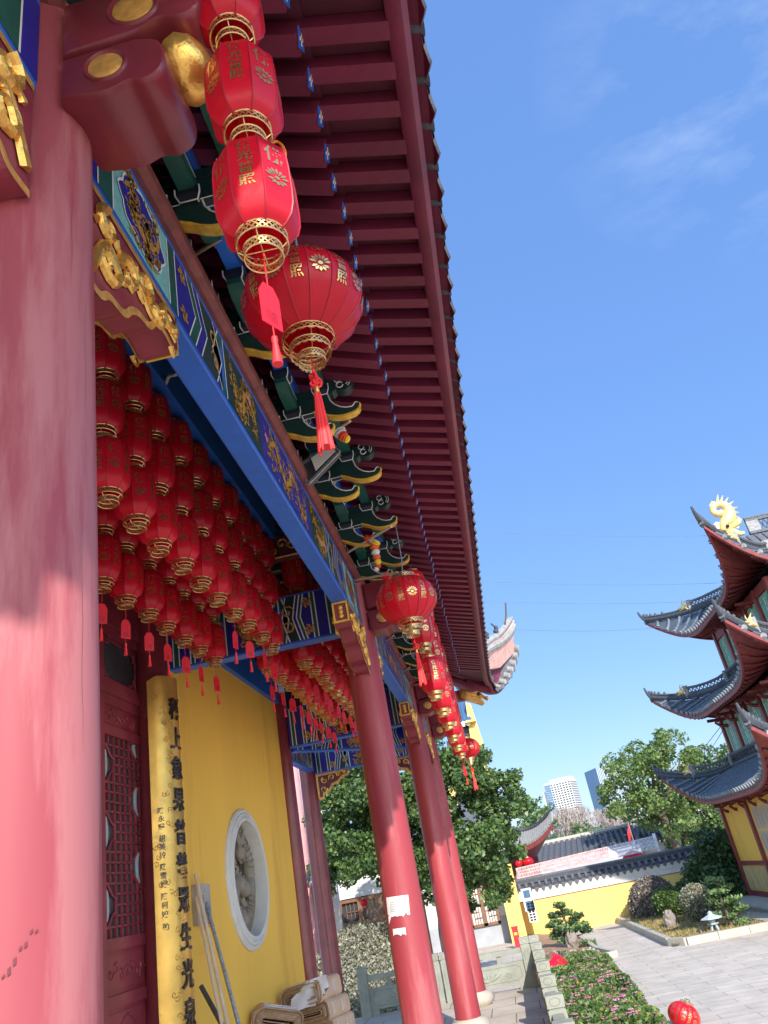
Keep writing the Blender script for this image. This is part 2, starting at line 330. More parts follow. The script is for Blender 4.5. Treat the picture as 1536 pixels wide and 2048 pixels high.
# ================================================================== THE HALL
FZ = -1.95; CX = -1.0; GZ = -3.2
CY = [1.61, 7.66, 12.5, 14.94]
hall = thing('temple_hall', (-3.2, 7.6, FZ), 'long red and blue painted temple hall with a lantern-hung porch, filling the left side', 'temple')
def column(x, y, zb, zt, r, m='colred', base=True, name='column'):
    a = MB(m); a.lathe([(r*1.02, zb), (r*1.02, zb+0.05), (r, zb+0.07), (r*0.985, zb+(zt-zb)*0.45), (r*0.93, zt)], (x, y, 0), 40)
    if m == 'colfaded':      # cracks and scuffs in the old paint
        rc_ = random.Random(15); M['crack'] = mat('paint_crack', (.16, .035, .04), .8)
        for _ in range(9):
            an = math.radians(rc_.uniform(-80, 40)); z0 = rc_.uniform(-1.2, 2.2); L_ = rc_.uniform(.15, .7); pts = []
            for i in range(9): pts.append((an+.012*math.sin(i*1.7+_)+rc_.uniform(-.006, .006), z0+L_*i/8))
            rr_ = lambda zz: r*(.985-.055*max(0, (zz-.6)/2.4) if zz > .63 else 1-.015*(zz+1.67)/2.3)+.0012
            a.ribbon(pts, .006, lambda u, v: Vector((x+rr_(v)*math.cos(u), y+rr_(v)*math.sin(u), v)), 'crack', True)
        for _ in range(7):
            an = math.radians(-62)+.05*_; z0 = -.02+.012*_+rc_.uniform(-.01, .01); a.ribbon([(an, z0), (an+.03, z0+.004)], .012*rc_.random()+.004, lambda u, v: Vector((x+(r+.0005)*math.cos(u), y+(r+.0005)*math.sin(u), v)), 'crack', True)
    c = a.build(name, hall)
    if base:
        b = MB('stonepale'); h = zb-FZ
        b.lathe([(0, FZ), (r*1.25, FZ), (r*1.55, FZ+h*0.25), (r*1.62, FZ+h*0.5), (r*1.45, FZ+h*0.8), (r*1.22, FZ+h*0.92), (r*1.22, zb), (0, zb)], (x, y, 0), 32)
        b.build('column_base', c)
    return c
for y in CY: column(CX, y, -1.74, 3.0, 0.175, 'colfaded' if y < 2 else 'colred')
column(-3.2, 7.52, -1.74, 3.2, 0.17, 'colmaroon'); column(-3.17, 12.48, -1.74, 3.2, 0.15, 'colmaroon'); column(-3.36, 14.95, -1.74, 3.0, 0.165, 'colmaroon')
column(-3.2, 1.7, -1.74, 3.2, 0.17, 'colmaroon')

# ---- painted decoration laid on a panel of length L and height H
def dragon(mb, u0, u1, H, fn, m, rnd, amp=0.24):
    L_ = u1-u0; n = 44; ph = rnd.random()*6; k = max(1.0, L_/H*0.75)
    body = [(u0+L_*(0.06+0.88*i/n)+0.05*H*math.sin(5*PI*k*i/n), H*(0.5+amp*math.sin(2*PI*k*i/n+ph)+0.06*math.sin(13*i/n))) for i in range(n+1)]
    mb.ribbon(body, H*0.17, fn, m, taper=True)
    for i in list(range(2, n, 2))+list(range(3, n, 2)):
        x, y = body[i]; sg = 1 if i % 4 > 1 else -1
        r = H*(0.06+0.07*rnd.random())
        mb.ribbon(spiral(min(max(x+H*0.1*(rnd.random()-.5), u0+r), u1-r), min(max(y+sg*H*(0.15+0.14*rnd.random()), r*1.1), H-r*1.1), r, 1.1, rnd.random()*6, sg, 9), H*0.035, fn, m, True)
    for i in range(int(L_/H*20)):
        x = u0+H*0.08+rnd.random()*(L_-0.16*H); y = H*(0.08+0.84*rnd.random()); a = rnd.random()*6
        mb.ribbon([(x, y), (x+H*0.05*math.cos(a), y+H*0.05*math.sin(a)), (x+H*0.10*math.cos(a+.6), y+H*0.07*math.sin(a+.6))], H*0.035, fn, m, True)
def leafscroll(mb, u, v, r, fn, m):
    for a in range(5):
        t = a*2*PI/5+0.3
        mb.ribbon([(u, v), (u+r*0.6*math.cos(t), v+r*0.6*math.sin(t)), (u+r*math.cos(t+.5), v+r*math.sin(t+.5))], r*0.5, fn, m, True)
def decor(mb, L_, H, fn, rnd, ends='turq', central=None):
    """Sections from each end towards the middle, chevron edged. fn(u,v,lift)"""
    f0 = lambda u, v: fn(u, v, 0.002); f1 = lambda u, v: fn(u, v, 0.004); f2 = lambda u, v: fn(u, v, 0.006)
    def mirror(side): return (lambda u: u) if side == 0 else (lambda u: L_-u)
    k = min(1.0, L_/(9.0*H)); e = H*0.55*k
    for side in (0, 1):
        mu = mirror(side); cur = 0.0; bounds = []
        seq = [('ultram', 0.25*H*k, 0), ('green', 0.3*H*k, 0), (ends, (1.35 if ends == 'turq' else 0.6)*H*k, 0), ('green', 0.22*H*k, 0)]
        ch = [('ultram', 0.34*H*k, 1), ('green', 0.2*H*k, 1), ('ultram', 0.2*H*k, 1), ('dgreen', 0.55*H*k, 1), ('ultram', 0.2*H*k, -1), ('green', 0.2*H*k, -1)]
        edges = [(0.0, 0)]
        for m, w, s in seq+ch: cur += w; edges.append((cur, s))
        def pts(ed, u_shift=0): return [(mu(ed[0]+ed[1]*e*(0.5-abs(q-0.5))+u_shift), q*H) for q in (0, 0.5, 1)]
        for i, (m, w, s) in enumerate(seq+ch):
            A = pts(edges[i]); B = pts(edges[i+1])
            for q in (0, 1):
                quad = [A[q], B[q], B[q+1], A[q+1]]
                if side: quad = quad[::-1]
                mb.poly(quad, f0, m)
            if i: mb.ribbon(A, H*0.026, f1, 'white')
            uc = (edges[i][0]+edges[i+1][0])/2+(edges[i][1]+edges[i+1][1])/2*e*0.25
            if m == 'turq':
                r = w*0.40; cx = edges[i][0]+w/2
                lob = [(mu(cx+r*(1+0.07*math.cos(8*t))*math.cos(t)), H/2+H*0.40*(1+0.07*math.cos(8*t))*math.sin(t)) for t in [2*PI*j/32 for j in range(33)]]
                lp = lob[:-1] if side == 0 else lob[:-1][::-1]
                mb.poly(lp, f1, 'ultram'); mb.ribbon(lob, H*0.03, f2, 'white')
                a, b = sorted((mu(cx-r*0.85), mu(cx+r*0.85))); dragon(mb, a, b, H, f2, 'goldpat', rnd, 0.2)
            elif i == len(seq): 
                for q in (0.2, 0.8): leafscroll(mb, mu(edges[i][0]+w*0.6), q*H, H*0.12, f2, 'goldpat')
            elif m == 'dgreen':
                sp = spiral(mu(uc+e*0.2), H*0.66, H*0.15, 1.2, 0, 1); mb.ribbon(sp, H*0.05, f2, 'ochre', True)
                sp = spiral(mu(uc+e*0.2), H*0.30, H*0.15, 1.2, 3, -1); mb.ribbon(sp, H*0.05, f2, 'ochre', True)
        if side == 0: c0 = cur
    u0, u1 = c0, L_-c0; W_ = u1-u0
    secs = [(0, 1, 'ultram')] if W_ < 4.5*H else ([(0, .25, 'dgreen'), (.25, .75, 'ultram'), (.75, 1, 'dgreen')])
    for a, b, m in secs:
        a = u0+a*W_; b = u0+b*W_
        mb.poly([(a, 0), (b, 0), (b, H), (a, H)], f0, m)
        mb.ribbon([(a+H*.05, H*.05), (b-H*.05, H*.05), (b-H*.05, H*.95), (a+H*.05, H*.95), (a+H*.05, H*.05)], H*0.02, f1, 'green')
        dragon(mb, a+H*.1, b-H*.1, H, f2, 'goldpat', rnd)
        for i in range(max(1, int((b-a)/H*0.7))):
            x = a+H*.3+rnd.random()*(b-a-H*.6); y = H*(0.2+0.6*rnd.random())
            leafscroll(mb, x, y, H*0.09, lambda u, v: fn(u, v, 0.008), 'pink')
    for x in (u0, u1): mb.ribbon([(x, 0), (x, H)], H*0.03, f1, 'white')

# ---- longitudinal painted beams, moldings
BZ0, BZ1 = 2.448, 2.93
spans = [(-4.44, 1.46), (1.76, 7.51), (7.81, 12.36), (12.64, 14.80)]
for i, (a, b) in enumerate(spans):
    mb = MB('blue'); mb.prism([(-1.075, BZ0+.008), (-1.067, BZ0), (-0.933, BZ0), (-0.925, BZ0+.008), (-0.925, BZ1), (-1.075, BZ1)], lambda p, q, t: Vector((p, t, q)), a, b, 'blue')
    rnd = random.Random(20+i)
    decor(mb, b-a, BZ1-BZ0-0.075, lambda u, v, h, a=a: Vector((-0.925+h, a+u, BZ0+0.035+v)), rnd)
    mb.build('painted_beam', hall)
mb = MB('molding'); mb.prism([(-1.14, BZ1), (-0.90, BZ1), (-0.865, BZ1+.02), (-0.865, BZ1+.085), (-1.14, BZ1+.085)], lambda p, q, t: Vector((p, t, q)), -4.6, 15.3, 'molding'); mb.build('molding_beam', hall)

def chisel(mb, pts, w, h, fn, m, w1=.35):
    """a carved band with a raised ridge, tapering to its end; fn(u, v, lift)"""
    k = len(pts); vs = []
    for i in range(k):
        a = pts[max(i-1, 0)]; b = pts[min(i+1, k-1)]; dx, dy = b[0]-a[0], b[1]-a[1]; L_ = math.hypot(dx, dy) or 1; t = 1-(1-w1)*i/k
        nx, ny = -dy/L_*w/2*t, dx/L_*w/2*t; u, v = pts[i]
        vs += [fn(u+nx, v+ny, 0), fn(u+nx*.75, v+ny*.75, h*.6*t), fn(u+nx*.1, v+ny*.1, h*t), fn(u-nx*.6, v-ny*.6, h*.75*t), fn(u-nx, v-ny, 0)]
    fs = [(5*i+j, 5*i+j+1, 5*i+j+6, 5*i+j+5) for i in range(k-1) for j in range(4)]
    mb.add(vs, fs+[(0, 1, 2, 3, 4), tuple(5*(k-1)+j for j in range(5))[::-1]], m)
# ---- carved corbels under the beams
def corbel(y0, dirn, L_=0.82):
    """springs from a column at y0, reaching dirn*L_ along the beam"""
    F = lambda x: (lambda u, v: Vector((x, y0+dirn*u, v)))
    prof = [(0, 2.446), (L_, 2.446), (L_, 2.25), (L_*.93, 2.215), (L_*.80, 2.245), (L_*.70, 2.22), (L_*.62, 2.15), (L_*.50, 2.13), (L_*.42, 2.09), (L_*.34, 2.02), (L_*.2, 2.0), (L_*.12, 1.95), (0, 1.95)]
    low = [(p.x, p.y) for p in spline([(u, v, 0) for u, v in prof[3:]], 4)]; prof = prof[:3]+low
    a = MB('maroon'); a.prism(prof, lambda u, v, t: Vector((t, y0+dirn*u, v)), -1.075, -0.927, 'maroon')
    c = a.build('corbel', hall)
    for side, sx in ((1, -0.922), (-1, -1.08)):
        g = MB('gold'); lift = 0.0; fo = F(sx)
        g.ribbon(prof[1:], 0.032, lambda u, v: Vector((sx, y0+dirn*min(max(u, 0), L_), v)), 'ochre')
        g.ribbon([(0, 2.43), (L_, 2.43)], 0.035, fo, 'ochre')
        sc = []
        for j, (u, v, r) in enumerate([(.14, 2.14, .085), (.15, 2.32, .075), (.32, 2.24, .08), (.45, 2.31, .065), (.57, 2.27, .06), (.68, 2.33, .05), (.76, 2.31, .03)]):
            chisel(g, spiral(u, v, r, 1.3, j*1.7, 1 if j % 2 else -1, 16), .042, .030, lambda u_, v_, h_: Vector((sx+side*h_, y0+dirn*L_*u_/0.82, v_)), 'gold')
        path = spline([(.03, 2.02, 0), (.14, 2.22, 0), (.26, 2.16, 0), (.40, 2.28, 0), (.52, 2.21, 0), (.64, 2.30, 0), (.78, 2.28, 0)], 5)
        chisel(g, [(p.x, p.y) for p in path], .050, .022, lambda u_, v_, h_: Vector((sx+side*h_, y0+dirn*L_*u_/0.82, v_)), 'gold')
        for j in range(14):
            u, v = .06+.05*j, 2.30+.07*math.sin(j*2.3)-.03; chisel(g, [(u, v), (u+.015, v+.02*(-1)**j), (u+.035, v+.026*(-1)**j), (u+.06, v+.01)], .034, .02, lambda u_, v_, h_: Vector((sx+side*h_, y0+dirn*L_*u_/0.82, v_)), 'gold', .1)
        g.build('gilt_scrollwork', c)
    e = MB('beak'); ye = y0+dirn*(L_+0.003)
    FE = lambda u, v: Vector((-1.0+u, ye, v))
    e.box((-1.075, min(ye, ye+dirn*.012), 2.25), (-1.058, max(ye, ye+dirn*.012), 2.446)); e.box((-0.944, min(ye, ye+dirn*.012), 2.25), (-0.927, max(ye, ye+dirn*.012), 2.446))
    e.box((-1.058, min(ye, ye+dirn*.012), 2.43), (-0.944, max(ye, ye+dirn*.012), 2.446)); e.box((-1.058, min(ye, ye+dirn*.012), 2.25), (-0.944, max(ye, ye+dirn*.012), 2.268))
    for v in (2.31, 2.35, 2.39): e.blob((-1.001, ye+dirn*0.006, v), (.022, .008, .022), 'beak', 8, 6)
    e.build('end_frame', c)
for y in CY:
    if y != CY[-1]: corbel(y+0.165, 1)
    corbel(y-0.165, -1)

# ---- cross beams between inner and outer columns, painted like the long beams
def crossbeam(y, x0, x1, z0, z1, seed, th=0.16):
    mb = MB('blue'); mb.box((x0, y-th/2, z0), (x1, y+th/2, z1))
    decor(mb, x1-x0, z1-z0-0.04, lambda u, v, h: Vector((x0+u, y-th/2-h, z0+0.02+v)), random.Random(seed), ends='ultram')
    return mb.build('cross_beam', hall)
crossbeam(7.66, -3.03, -1.16, 2.44, 2.98, 3); crossbeam(12.5, -3.02, -1.16, 2.30, 2.93, 4); crossbeam(14.95, -3.20, -1.16, 2.17, 2.72, 5); crossbeam(1.61, -3.03, -1.16, 2.44, 2.98, 6)
mb = MB('blue'); mb.box((-3.33, 12.63, 2.22), (-3.19, 14.78, 2.62))
decor(mb, 2.15, 0.34, lambda u, v, h: Vector((-3.19+h, 12.63+u, 2.25+v)), random.Random(9)); mb.build('painted_beam', hall)
# diagonal beam across the corner bay
_d = Vector((2.17, 2.44, 0)).normalized(); _n = Vector((_d.y, -_d.x, 0)); _o = Vector((-3.17, 12.5, 0))+_d*.17; _L = 2.17*math.sqrt(1+(2.44/2.17)**2)-.34
mb = MB('blue'); mb.box((0, -.07, 2.26), (_L, .07, 2.78), 'blue', Matrix(((_d.x, _n.x, 0, _o.x), (_d.y, _n.y, 0, _o.y), (0, 0, 1, 0), (0, 0, 0, 1))))
decor(mb, _L, .48, lambda u, v, h: _o+_d*u+_n*(.07+h)+Vector((0, 0, 2.28+v)), random.Random(12), ends='ultram'); mb.build('diagonal_beam', hall)
# end wall boards and brackets over the end beam, closing the porch end above the beams
mb = MB('dgreen', 'navy', 'white'); mb.box((-3.3, 14.93, 2.73), (-1.1, 14.97, 4.0), 'navy'); mb.box((-3.3, 14.86, 2.725), (-1.1, 15.0, 2.80), 'molding')
for i in range(3):
    x = -2.75+.72*i
    for z, w in ((2.82, .10), (2.98, .24), (3.14, .38)):
        mb.box((x-w, 14.78, z+.05), (x+w, 14.92, z+.13), 'dgreen'); mb.tube([(x-w, 14.775, z+.05), (x+w, 14.775, z+.05)], .006, 4, 'white')
        for s in (-1, 1): mb.box((x+s*w-.05, 14.77, z+.13), (x+s*w+.05, 14.92, z+.19), 'navy'); mb.tube([(x+s*w-.05, 14.765, z+.19), (x+s*w-.05, 14.765, z+.13), (x+s*w+.05, 14.765, z+.13), (x+s*w+.05, 14.765, z+.19)], .005, 4, 'white')
mb.build('end_bracket_board', hall)
mb = MB('dgreen', 'navy', 'white'); mb.box((-3.02, 12.48, 2.94), (-1.1, 12.52, 3.75), 'navy')
for i in range(3):
    x = -2.6+.62*i
    for z, w in ((2.95, .10), (3.10, .22), (3.25, .34)):
        mb.box((x-w, 12.36, z+.05), (x+w, 12.475, z+.13), 'dgreen'); mb.tube([(x-w, 12.355, z+.05), (x+w, 12.355, z+.05)], .006, 4, 'white')
        for s in (-1, 1): mb.box((x+s*w-.05, 12.35, z+.13), (x+s*w+.05, 12.475, z+.19), 'navy'); mb.tube([(x+s*w-.05, 12.345, z+.19), (x+s*w-.05, 12.345, z+.13), (x+s*w+.05, 12.345, z+.13), (x+s*w+.05, 12.345, z+.19)], .005, 4, 'white')
mb.build('cross_bracket_board', hall)
# small corbels on the rear porch columns, in the plane of the end cross beam
for x0, dirn in ((-3.20, 1), (-1.16, -1)):
    prof = [(a, b+.07) for a, b in [(0, 2.097), (.62, 2.097), (.62, 2.0), (.5, 1.98), (.42, 1.9), (.30, 1.87), (.24, 1.78), (.12, 1.74), (.1, 1.66), (0, 1.66)]]
    a = MB('maroon'); a.prism(prof, lambda u, v, t: Vector((x0+dirn*u, t, v)), 14.9, 15.0, 'maroondk'); c = a.build('corbel', hall)
    g = MB('ochre'); g.ribbon(prof[1:], 0.05, lambda u, v: Vector((x0+dirn*max(u, .02), 14.895, v)), 'ochre'); g.ribbon([(0, 2.15), (.62, 2.15)], .04, lambda u, v: Vector((x0+dirn*u, 14.895, v)), 'ochre'); g.ribbon([(.02, 1.73), (.02, 2.16)], .04, lambda u, v: Vector((x0+dirn*u, 14.894, v)), 'ochre')
    for j, (u, v, r) in enumerate([(.13, 1.82, .07), (.16, 1.97, .06), (.30, 2.0, .06), (.43, 2.03, .045), (.54, 2.05, .03)]):
        chisel(g, spiral(u, v+.07, r, 1.3, j*2, 1 if j % 2 else -1, 16), .036, .025, lambda u_, v_, h_: Vector((x0+dirn*u_, 14.9-h_, v_)), 'gold')
    g.build('gilt_scrollwork', c)

# ---- carved beam heads projecting from the columns
def beam_head(y):
    P = lambda a, b, t: Vector((a, t, b))
    lo = [(-0.86, 2.60), (-0.60, 2.615), (-0.525, 2.58), (-0.50, 2.50), (-0.515, 2.42), (-0.57, 2.385), (-0.63, 2.40), (-0.70, 2.375), (-0.78, 2.38), (-0.86, 2.40)]
    hi = [(-0.86, 2.905), (-0.45, 2.905), (-0.385, 2.87), (-0.36, 2.79), (-0.375, 2.70), (-0.43, 2.665), (-0.52, 2.685), (-0.60, 2.645), (-0.70, 2.635), (-0.86, 2.62)]
    rnd_ = lambda L_: [L_[0]]+[(p.x, p.y) for p in spline([(u, v, 0) for u, v in L_[1:-1]], 4)]+[L_[-1]]
    lo, hi = rnd_(lo), rnd_(hi); a = MB('colmaroon')
    for pr_ in (lo, hi):
        n = len(pr_); cxx = sum(p[0] for p in pr_)/n; czz = sum(p[1] for p in pr_)/n
        rows = [[P(cxx+(u-cxx)*k, czz+(v-czz)*k, t) for u, v in pr_] for k, t in ((.90, y-.135), (.965, y-.128), (1, y-.105), (1, y+.13), (.96, y+.155))]
        a.add([p for r in rows for p in r], [(i*n+j, (i+1)*n+j, (i+1)*n+(j+1) % n, i*n+(j+1) % n) for i in range(4) for j in range(n)]+[tuple(range(n)), tuple(4*n+j for j in range(n))[::-1]], 'colmaroon', True)
    c = a.build('beam_head', hall)
    g = MB('gold')
    g.blob((-0.475, y+.0, 2.585), (.095, .12, .10), 'gold', 12, 8, 0.06)
    g.build('gilt_knob', c)
    d = MB('ochre')
    for cx, cz, r in ((-0.70, 2.50, .058), (-0.60, 2.77, .072)):
        d.lathe([(r, y-.125), (r, y-.138), (r*.92, y-.141), (0, y-.141)], (cx, 0, cz), 24, 'ochre', axis='y')
        d.lathe([(r*1.35, y-.130), (r*1.22, y-.143), (r*1.02, y-.137)], (cx, 0, cz), 24, 'colmaroon', axis='y')
    d.build('gilt_disc', c)
for y in CY: beam_head(y)

# ---- bracket sets
def bracket_proto():
    b = MB('dgreen'); P = lambda a, c, t: Vector((a, t, c))
    def dou(x, z, w, h, yc=0, wy=None, m='navy'):
        wy = wy or w; t = h*0.45
        for (za, wa, zb, wb) in ((z, .72, z+t, 1), (z+t, 1, z+h, 1)):
            vs = [Vector((x+i*w*k/2, yc+j*wy*k/2, zz)) for zz, k in ((za, wa), (zb, wb)) for i, j in ((-1,-1),(1,-1),(1,1),(-1,1))]
            b.add(vs, [(3,2,1,0),(4,5,6,7),(0,1,5,4),(1,2,6,5),(2,3,7,6),(3,0,4,7)], m)
        for sgn in (-1, 1):           # white edge lines on the faces along y and the front face
            yy = yc+sgn*(wy/2+.001)
            b.tube([(x-w/2, yy, z+h), (x-w/2, yy, z+t), (x-w*.36, yc+sgn*(wy*.36+.001), z), (x+w*.36, yc+sgn*(wy*.36+.001), z), (x+w/2, yy, z+t), (x+w/2, yy, z+h)], 0.0045, 4, 'white')
        b.tube([(x+w/2+.001, yc-wy/2, z+t), (x+w*.36, yc-wy*.36, z), (x+w*.36, yc+wy*.36, z), (x+w/2+.001, yc+wy/2, z+t)], 0.0045, 4, 'white')
    def arm(dx, dz, t=0.028):
        low = [(-0.80, 3.150), (-0.752, 3.156), (-0.66, 3.158), (-0.60, 3.130), (-0.55, 3.098), (-0.50, 3.080), (-0.446, 3.072), (-0.40, 3.076), (-0.36, 3.086), (-0.335, 3.102), (-0.319, 3.125), (-0.318, 3.15)]
        upp = [(-0.330, 3.166), (-0.350, 3.168), (-0.362, 3.15), (-0.375, 3.138), (-0.42, 3.142), (-0.46, 3.158), (-0.50, 3.19), (-0.525, 3.23), (-0.535, 3.285)]
        low = [(x+dx, z+dz) for x, z in low]; upp = [(x+dx, z+dz) for x, z in upp]
        back = [(-1.06, upp[-1][1]), (-1.06, low[0][1])]
        # the plate is cut into quads so that its concave outline stays clean
        n = len(low); top = []
        for x, z in low:
            zz = None
            for (xa, za), (xb, zb) in zip(upp, upp[1:]):
                if min(xa, xb) <= x <= max(xa, xb): zz = za+(zb-za)*((x-xa)/(xb-xa) if xb != xa else 0)
            top.append((x, zz if zz is not None else (upp[-1][1] if x < upp[-1][0] else upp[0][1])))
        low2 = [(-1.06, low[0][1])]+low; top2 = [(-1.06, upp[-1][1])]+top
        k = len(low2); vs = [P(x, z, -t) for x, z in low2]+[P(x, z, -t) for x, z in top2]+[P(x, z, t) for x, z in low2]+[P(x, z, t) for x, z in top2]
        fs = []
        for i in range(k-1):
            fs += [(i, i+1, k+i+1, k+i), (2*k+i+1, 2*k+i, 3*k+i, 3*k+i+1), (2*k+i, 2*k+i+1, i+1, i), (k+i, k+i+1, 3*k+i+1, 3*k+i)]
        b.add(vs, fs, 'dgreen')
        for s in (-t-.001, t+.001):
            b.tube([P(x, z, s) for x, z in upp], 0.005, 4, 'white')
            b.tube([P(x, z, s) for x, z in [(-1.0, low[0][1])]+low[:3]], 0.003, 4, 'white')
        g = MB('beak'); gl = low[2:]; kk = len(gl)
        vs = [P(x, z-.002, s*(t+.004)) for x, z in gl for s in (-1, 1)]+[P(x, z+.013, s*(t+.004)) for x, z in gl for s in (-1, 1)]
        fs = []
        for i in range(kk-1):
            fs += [(2*i, 2*i+1, 2*i+3, 2*i+2), (2*i+2, 2*kk+2*i+2, 2*kk+2*i, 2*i), (2*i+1, 2*kk+2*i+1, 2*kk+2*i+3, 2*i+3)]
        g.add(vs, fs, 'beak', True)
        g.blob(P(gl[-1][0]-.004, gl[-1][1]+.006, 0), (.013, t+.004, .018), 'beak', 8, 6)
        return g
    dou(-1.0, 3.02, 0.20, 0.13)
    g1 = arm(-0.214, -0.129); dou(-0.81, 3.14, 0.125, 0.075); g2 = arm(0, 0); dou(-0.582, 3.285, 0.125, 0.075)
    # lateral arms along y with end blocks
    for x, z in ((-1.0, 3.15), (-0.81, 3.205)):
        L_ = .34
        prof = [(-L_, z+.09), (-L_, z+.05), (-L_+.03, z+.02), (-L_+.09, z), (L_-.09, z), (L_-.03, z+.02), (L_, z+.05), (L_, z+.09)]
        b.prism(prof, lambda u, v, t, x=x: Vector((x+t, u, v)), -.042, .042, 'green')
        for s in (-1, 1):
            dou(x, z+.09, .12, .075, s*(L_-.055), .11)
            b.tube([(x+.043, -L_, z+.09), (x+.043, L_, z+.09)], .003, 4, 'white')
    # cloud-shaped end above the upper beak
    b.box((-1.0, -.045, 3.29), (-.50, .045, 3.345), 'dgreen')
    cl = [(-0.55, 3.30), (-0.50, 3.285), (-0.47, 3.31), (-0.44, 3.292), (-0.40, 3.285), (-0.365, 3.305), (-0.34, 3.34), (-0.332, 3.375), (-0.345, 3.41), (-0.375, 3.432), (-0.41, 3.44), (-0.45, 3.43), (-0.48, 3.40), (-0.55, 3.40)]
    b.prism(cl, P, -.045, .045, 'dgreen')
    for s in (-.047, .047):
        for cx, cz, r in ((-.435, 3.335, .024), (-.445, 3.385, .024)):
            b.tube([P(cx+r*math.cos(a), cz+r*math.sin(a), s) for a in [0.6+i*0.5 for i in range(12)]], .005, 4, 'white')
        for r in (.042, .06): b.tube([P(-.415+r*math.cos(a), 3.362+r*math.sin(a), s) for a in (-.9, -.5, 0, .5, .8)], .004, 4, 'white')
    return b, g1, g2
BRY = [CY[0]+1.0083*k for k in range(-4, 7)] + [CY[1]+0.968*k for k in range(1, 6)] + [CY[2]+0.81*k for k in range(1, 4)]
pb, pg1, pg2 = bracket_proto(); me0, me1, me2 = pb.mesh('bracket_set'), pg1.mesh('gilt_beak'), pg2.mesh('gilt_beak')
for y in BRY:
    o = bpy.data.objects.new('bracket_set', me0); COL.objects.link(o); o.parent = hall; o.matrix_parent_inverse = ROOTINV[hall.name]; o.location = (0, y, 0)
    for me in (me1, me2):
        c = bpy.data.objects.new('gilt_beak', me); COL.objects.link(c); c.parent = o
# ---- long timbers over the brackets
def ybeam(name, poly, a, b, m, parent=hall):
    q = MB(m); q.prism(poly, lambda p, r, t: Vector((p, t, r)), a, b, m); return q.build(name, parent)
rect = lambda x0, x1, z0, z1: [(x0, z0), (x1, z0), (x1, z1), (x0, z1)]
ybeam('blue_beam', rect(-0.845, -0.765, 3.372, 3.50), -4.6, 15.3, 'blue')
ybeam('green_beam', rect(-0.625, -0.54, 3.362, 3.44), -4.6, 15.3, 'green')
ybeam('eave_purlin', rect(-0.60, -0.50, 3.442, 3.50), -4.6, 14.6, 'maroon')
ybeam('bracket_board', rect(-1.03, -1.005, 3.02, 3.80), -4.6, 15.2, 'maroondk')
# ---- rafters: lower and flying, each one an object, with a painted diamond on the end of the lower one
SP = 0.1925; Y0 = 0.30
def lower_rafter(y, ye, zl=0.0, xin=-1.10):
    """from inside (xin) out to x=-0.10; ye = y of the outer end"""
    a = Vector((xin, y, 3.685+0)); b = Vector((-0.10, ye, 3.275+zl)); return a, b
def eave_y(t):           # t: running y along the straight eave; beyond 13 m the eave sweeps out and up into the corner
    return t
ECP = spline([(.276, 9.0, 3.195), (.276, 11.0, 3.195), (.277, 12.4, 3.205), (.287, 13.9, 3.235), (.312, 15.1, 3.265), (.37, 15.7, 3.30)], 10)
CRN = spline([(.37, 15.7, 3.30)] + [tuple(PX(*p, y=y)) for p, y in (((981, 1387), 15.95), ((994, 1384), 16.15), ((1010, 1364), 16.45), ((1021, 1338), 16.75), ((1028, 1308), 17.0))], 8)
def ecurve(y):
    if y <= 9.0: return Vector((.276, y, 3.195))
    for p, q in zip(ECP, ECP[1:]):
        if p.y <= y <= q.y: return p.lerp(q, (y-p.y)/(q.y-p.y))
    return ECP[-1].copy()
lower_me = MB('maroon2'); lower_me.bar((-1.0, 0, 0.39), (0.0, 0, 0.0), .10, .088, 'maroon2'); lm = lower_me.mesh('rafter')
fly = MB('maroon2'); fly.bar((-.34, 0, .105), (.325, 0, -.085), .082, .072, 'maroon2'); fm = fly.mesh('flying_rafter')
# diamond on the lower rafter's end face
dm = MB('blue'); nrm = Vector((1, 0, -.39)).normalized(); upv = Vector((.39, 0, 1)).normalized()
DF = lambda u, v: Vector((0, u, 0))+upv*v+nrm*.004
dm.poly([(-.062, 0), (0, -.050), (.062, 0), (0, .050)], DF, 'blue')
DF2 = lambda u, v: Vector((0, u, 0))+upv*v+nrm*.007
for a in range(4):
    t = a*PI/2+PI/4; dm.ribbon([(.007*math.cos(t), .007*math.sin(t)), (.028*math.cos(t), .028*math.sin(t))], .015, DF2, 'white')
dm.blob((.006, 0, 0), .005, 'safety', 5, 4)
dmm = dm.mesh('painted_diamond')
def inst(name, me, loc, parent, mx=None):
    o = bpy.data.objects.new(name, me); COL.objects.link(o); o.parent = parent
    if parent.name in ROOTINV: o.matrix_parent_inverse = ROOTINV[parent.name]
    if mx is not None: o.matrix_local = mx
    else: o.location = loc
    return o
n_r = int((14.15-Y0)/SP); kk = 0
extra = MB('maroon2'); jr = random.Random(77)
for i in range(-14, n_r+1):
    y = Y0+SP*i; e = ecurve(y); dz = e.z-3.195; dx = e.x-.276
    if -6 <= i <= n_r:
        y += jr.uniform(-.007, .007); r = inst('rafter', lm, (-.10+jr.uniform(-.008, .008), y, 3.282+dz*.62+jr.uniform(-.004, .004)), hall); inst('painted_diamond', dmm, (0, 0, 0), r)
        inst('flying_rafter', fm, (0, y+jr.uniform(-.006, .006), 3.30+dz+jr.uniform(-.003, .003)), hall)
    else:
        extra.bar((-1.1, y, 3.672), (-.10, y, 3.282), .088, .075); extra.bar((-.34, y, 3.405), (.325, y, 3.215), .082, .072)
tag(extra.build('rafter_run', hall), kind='stuff')
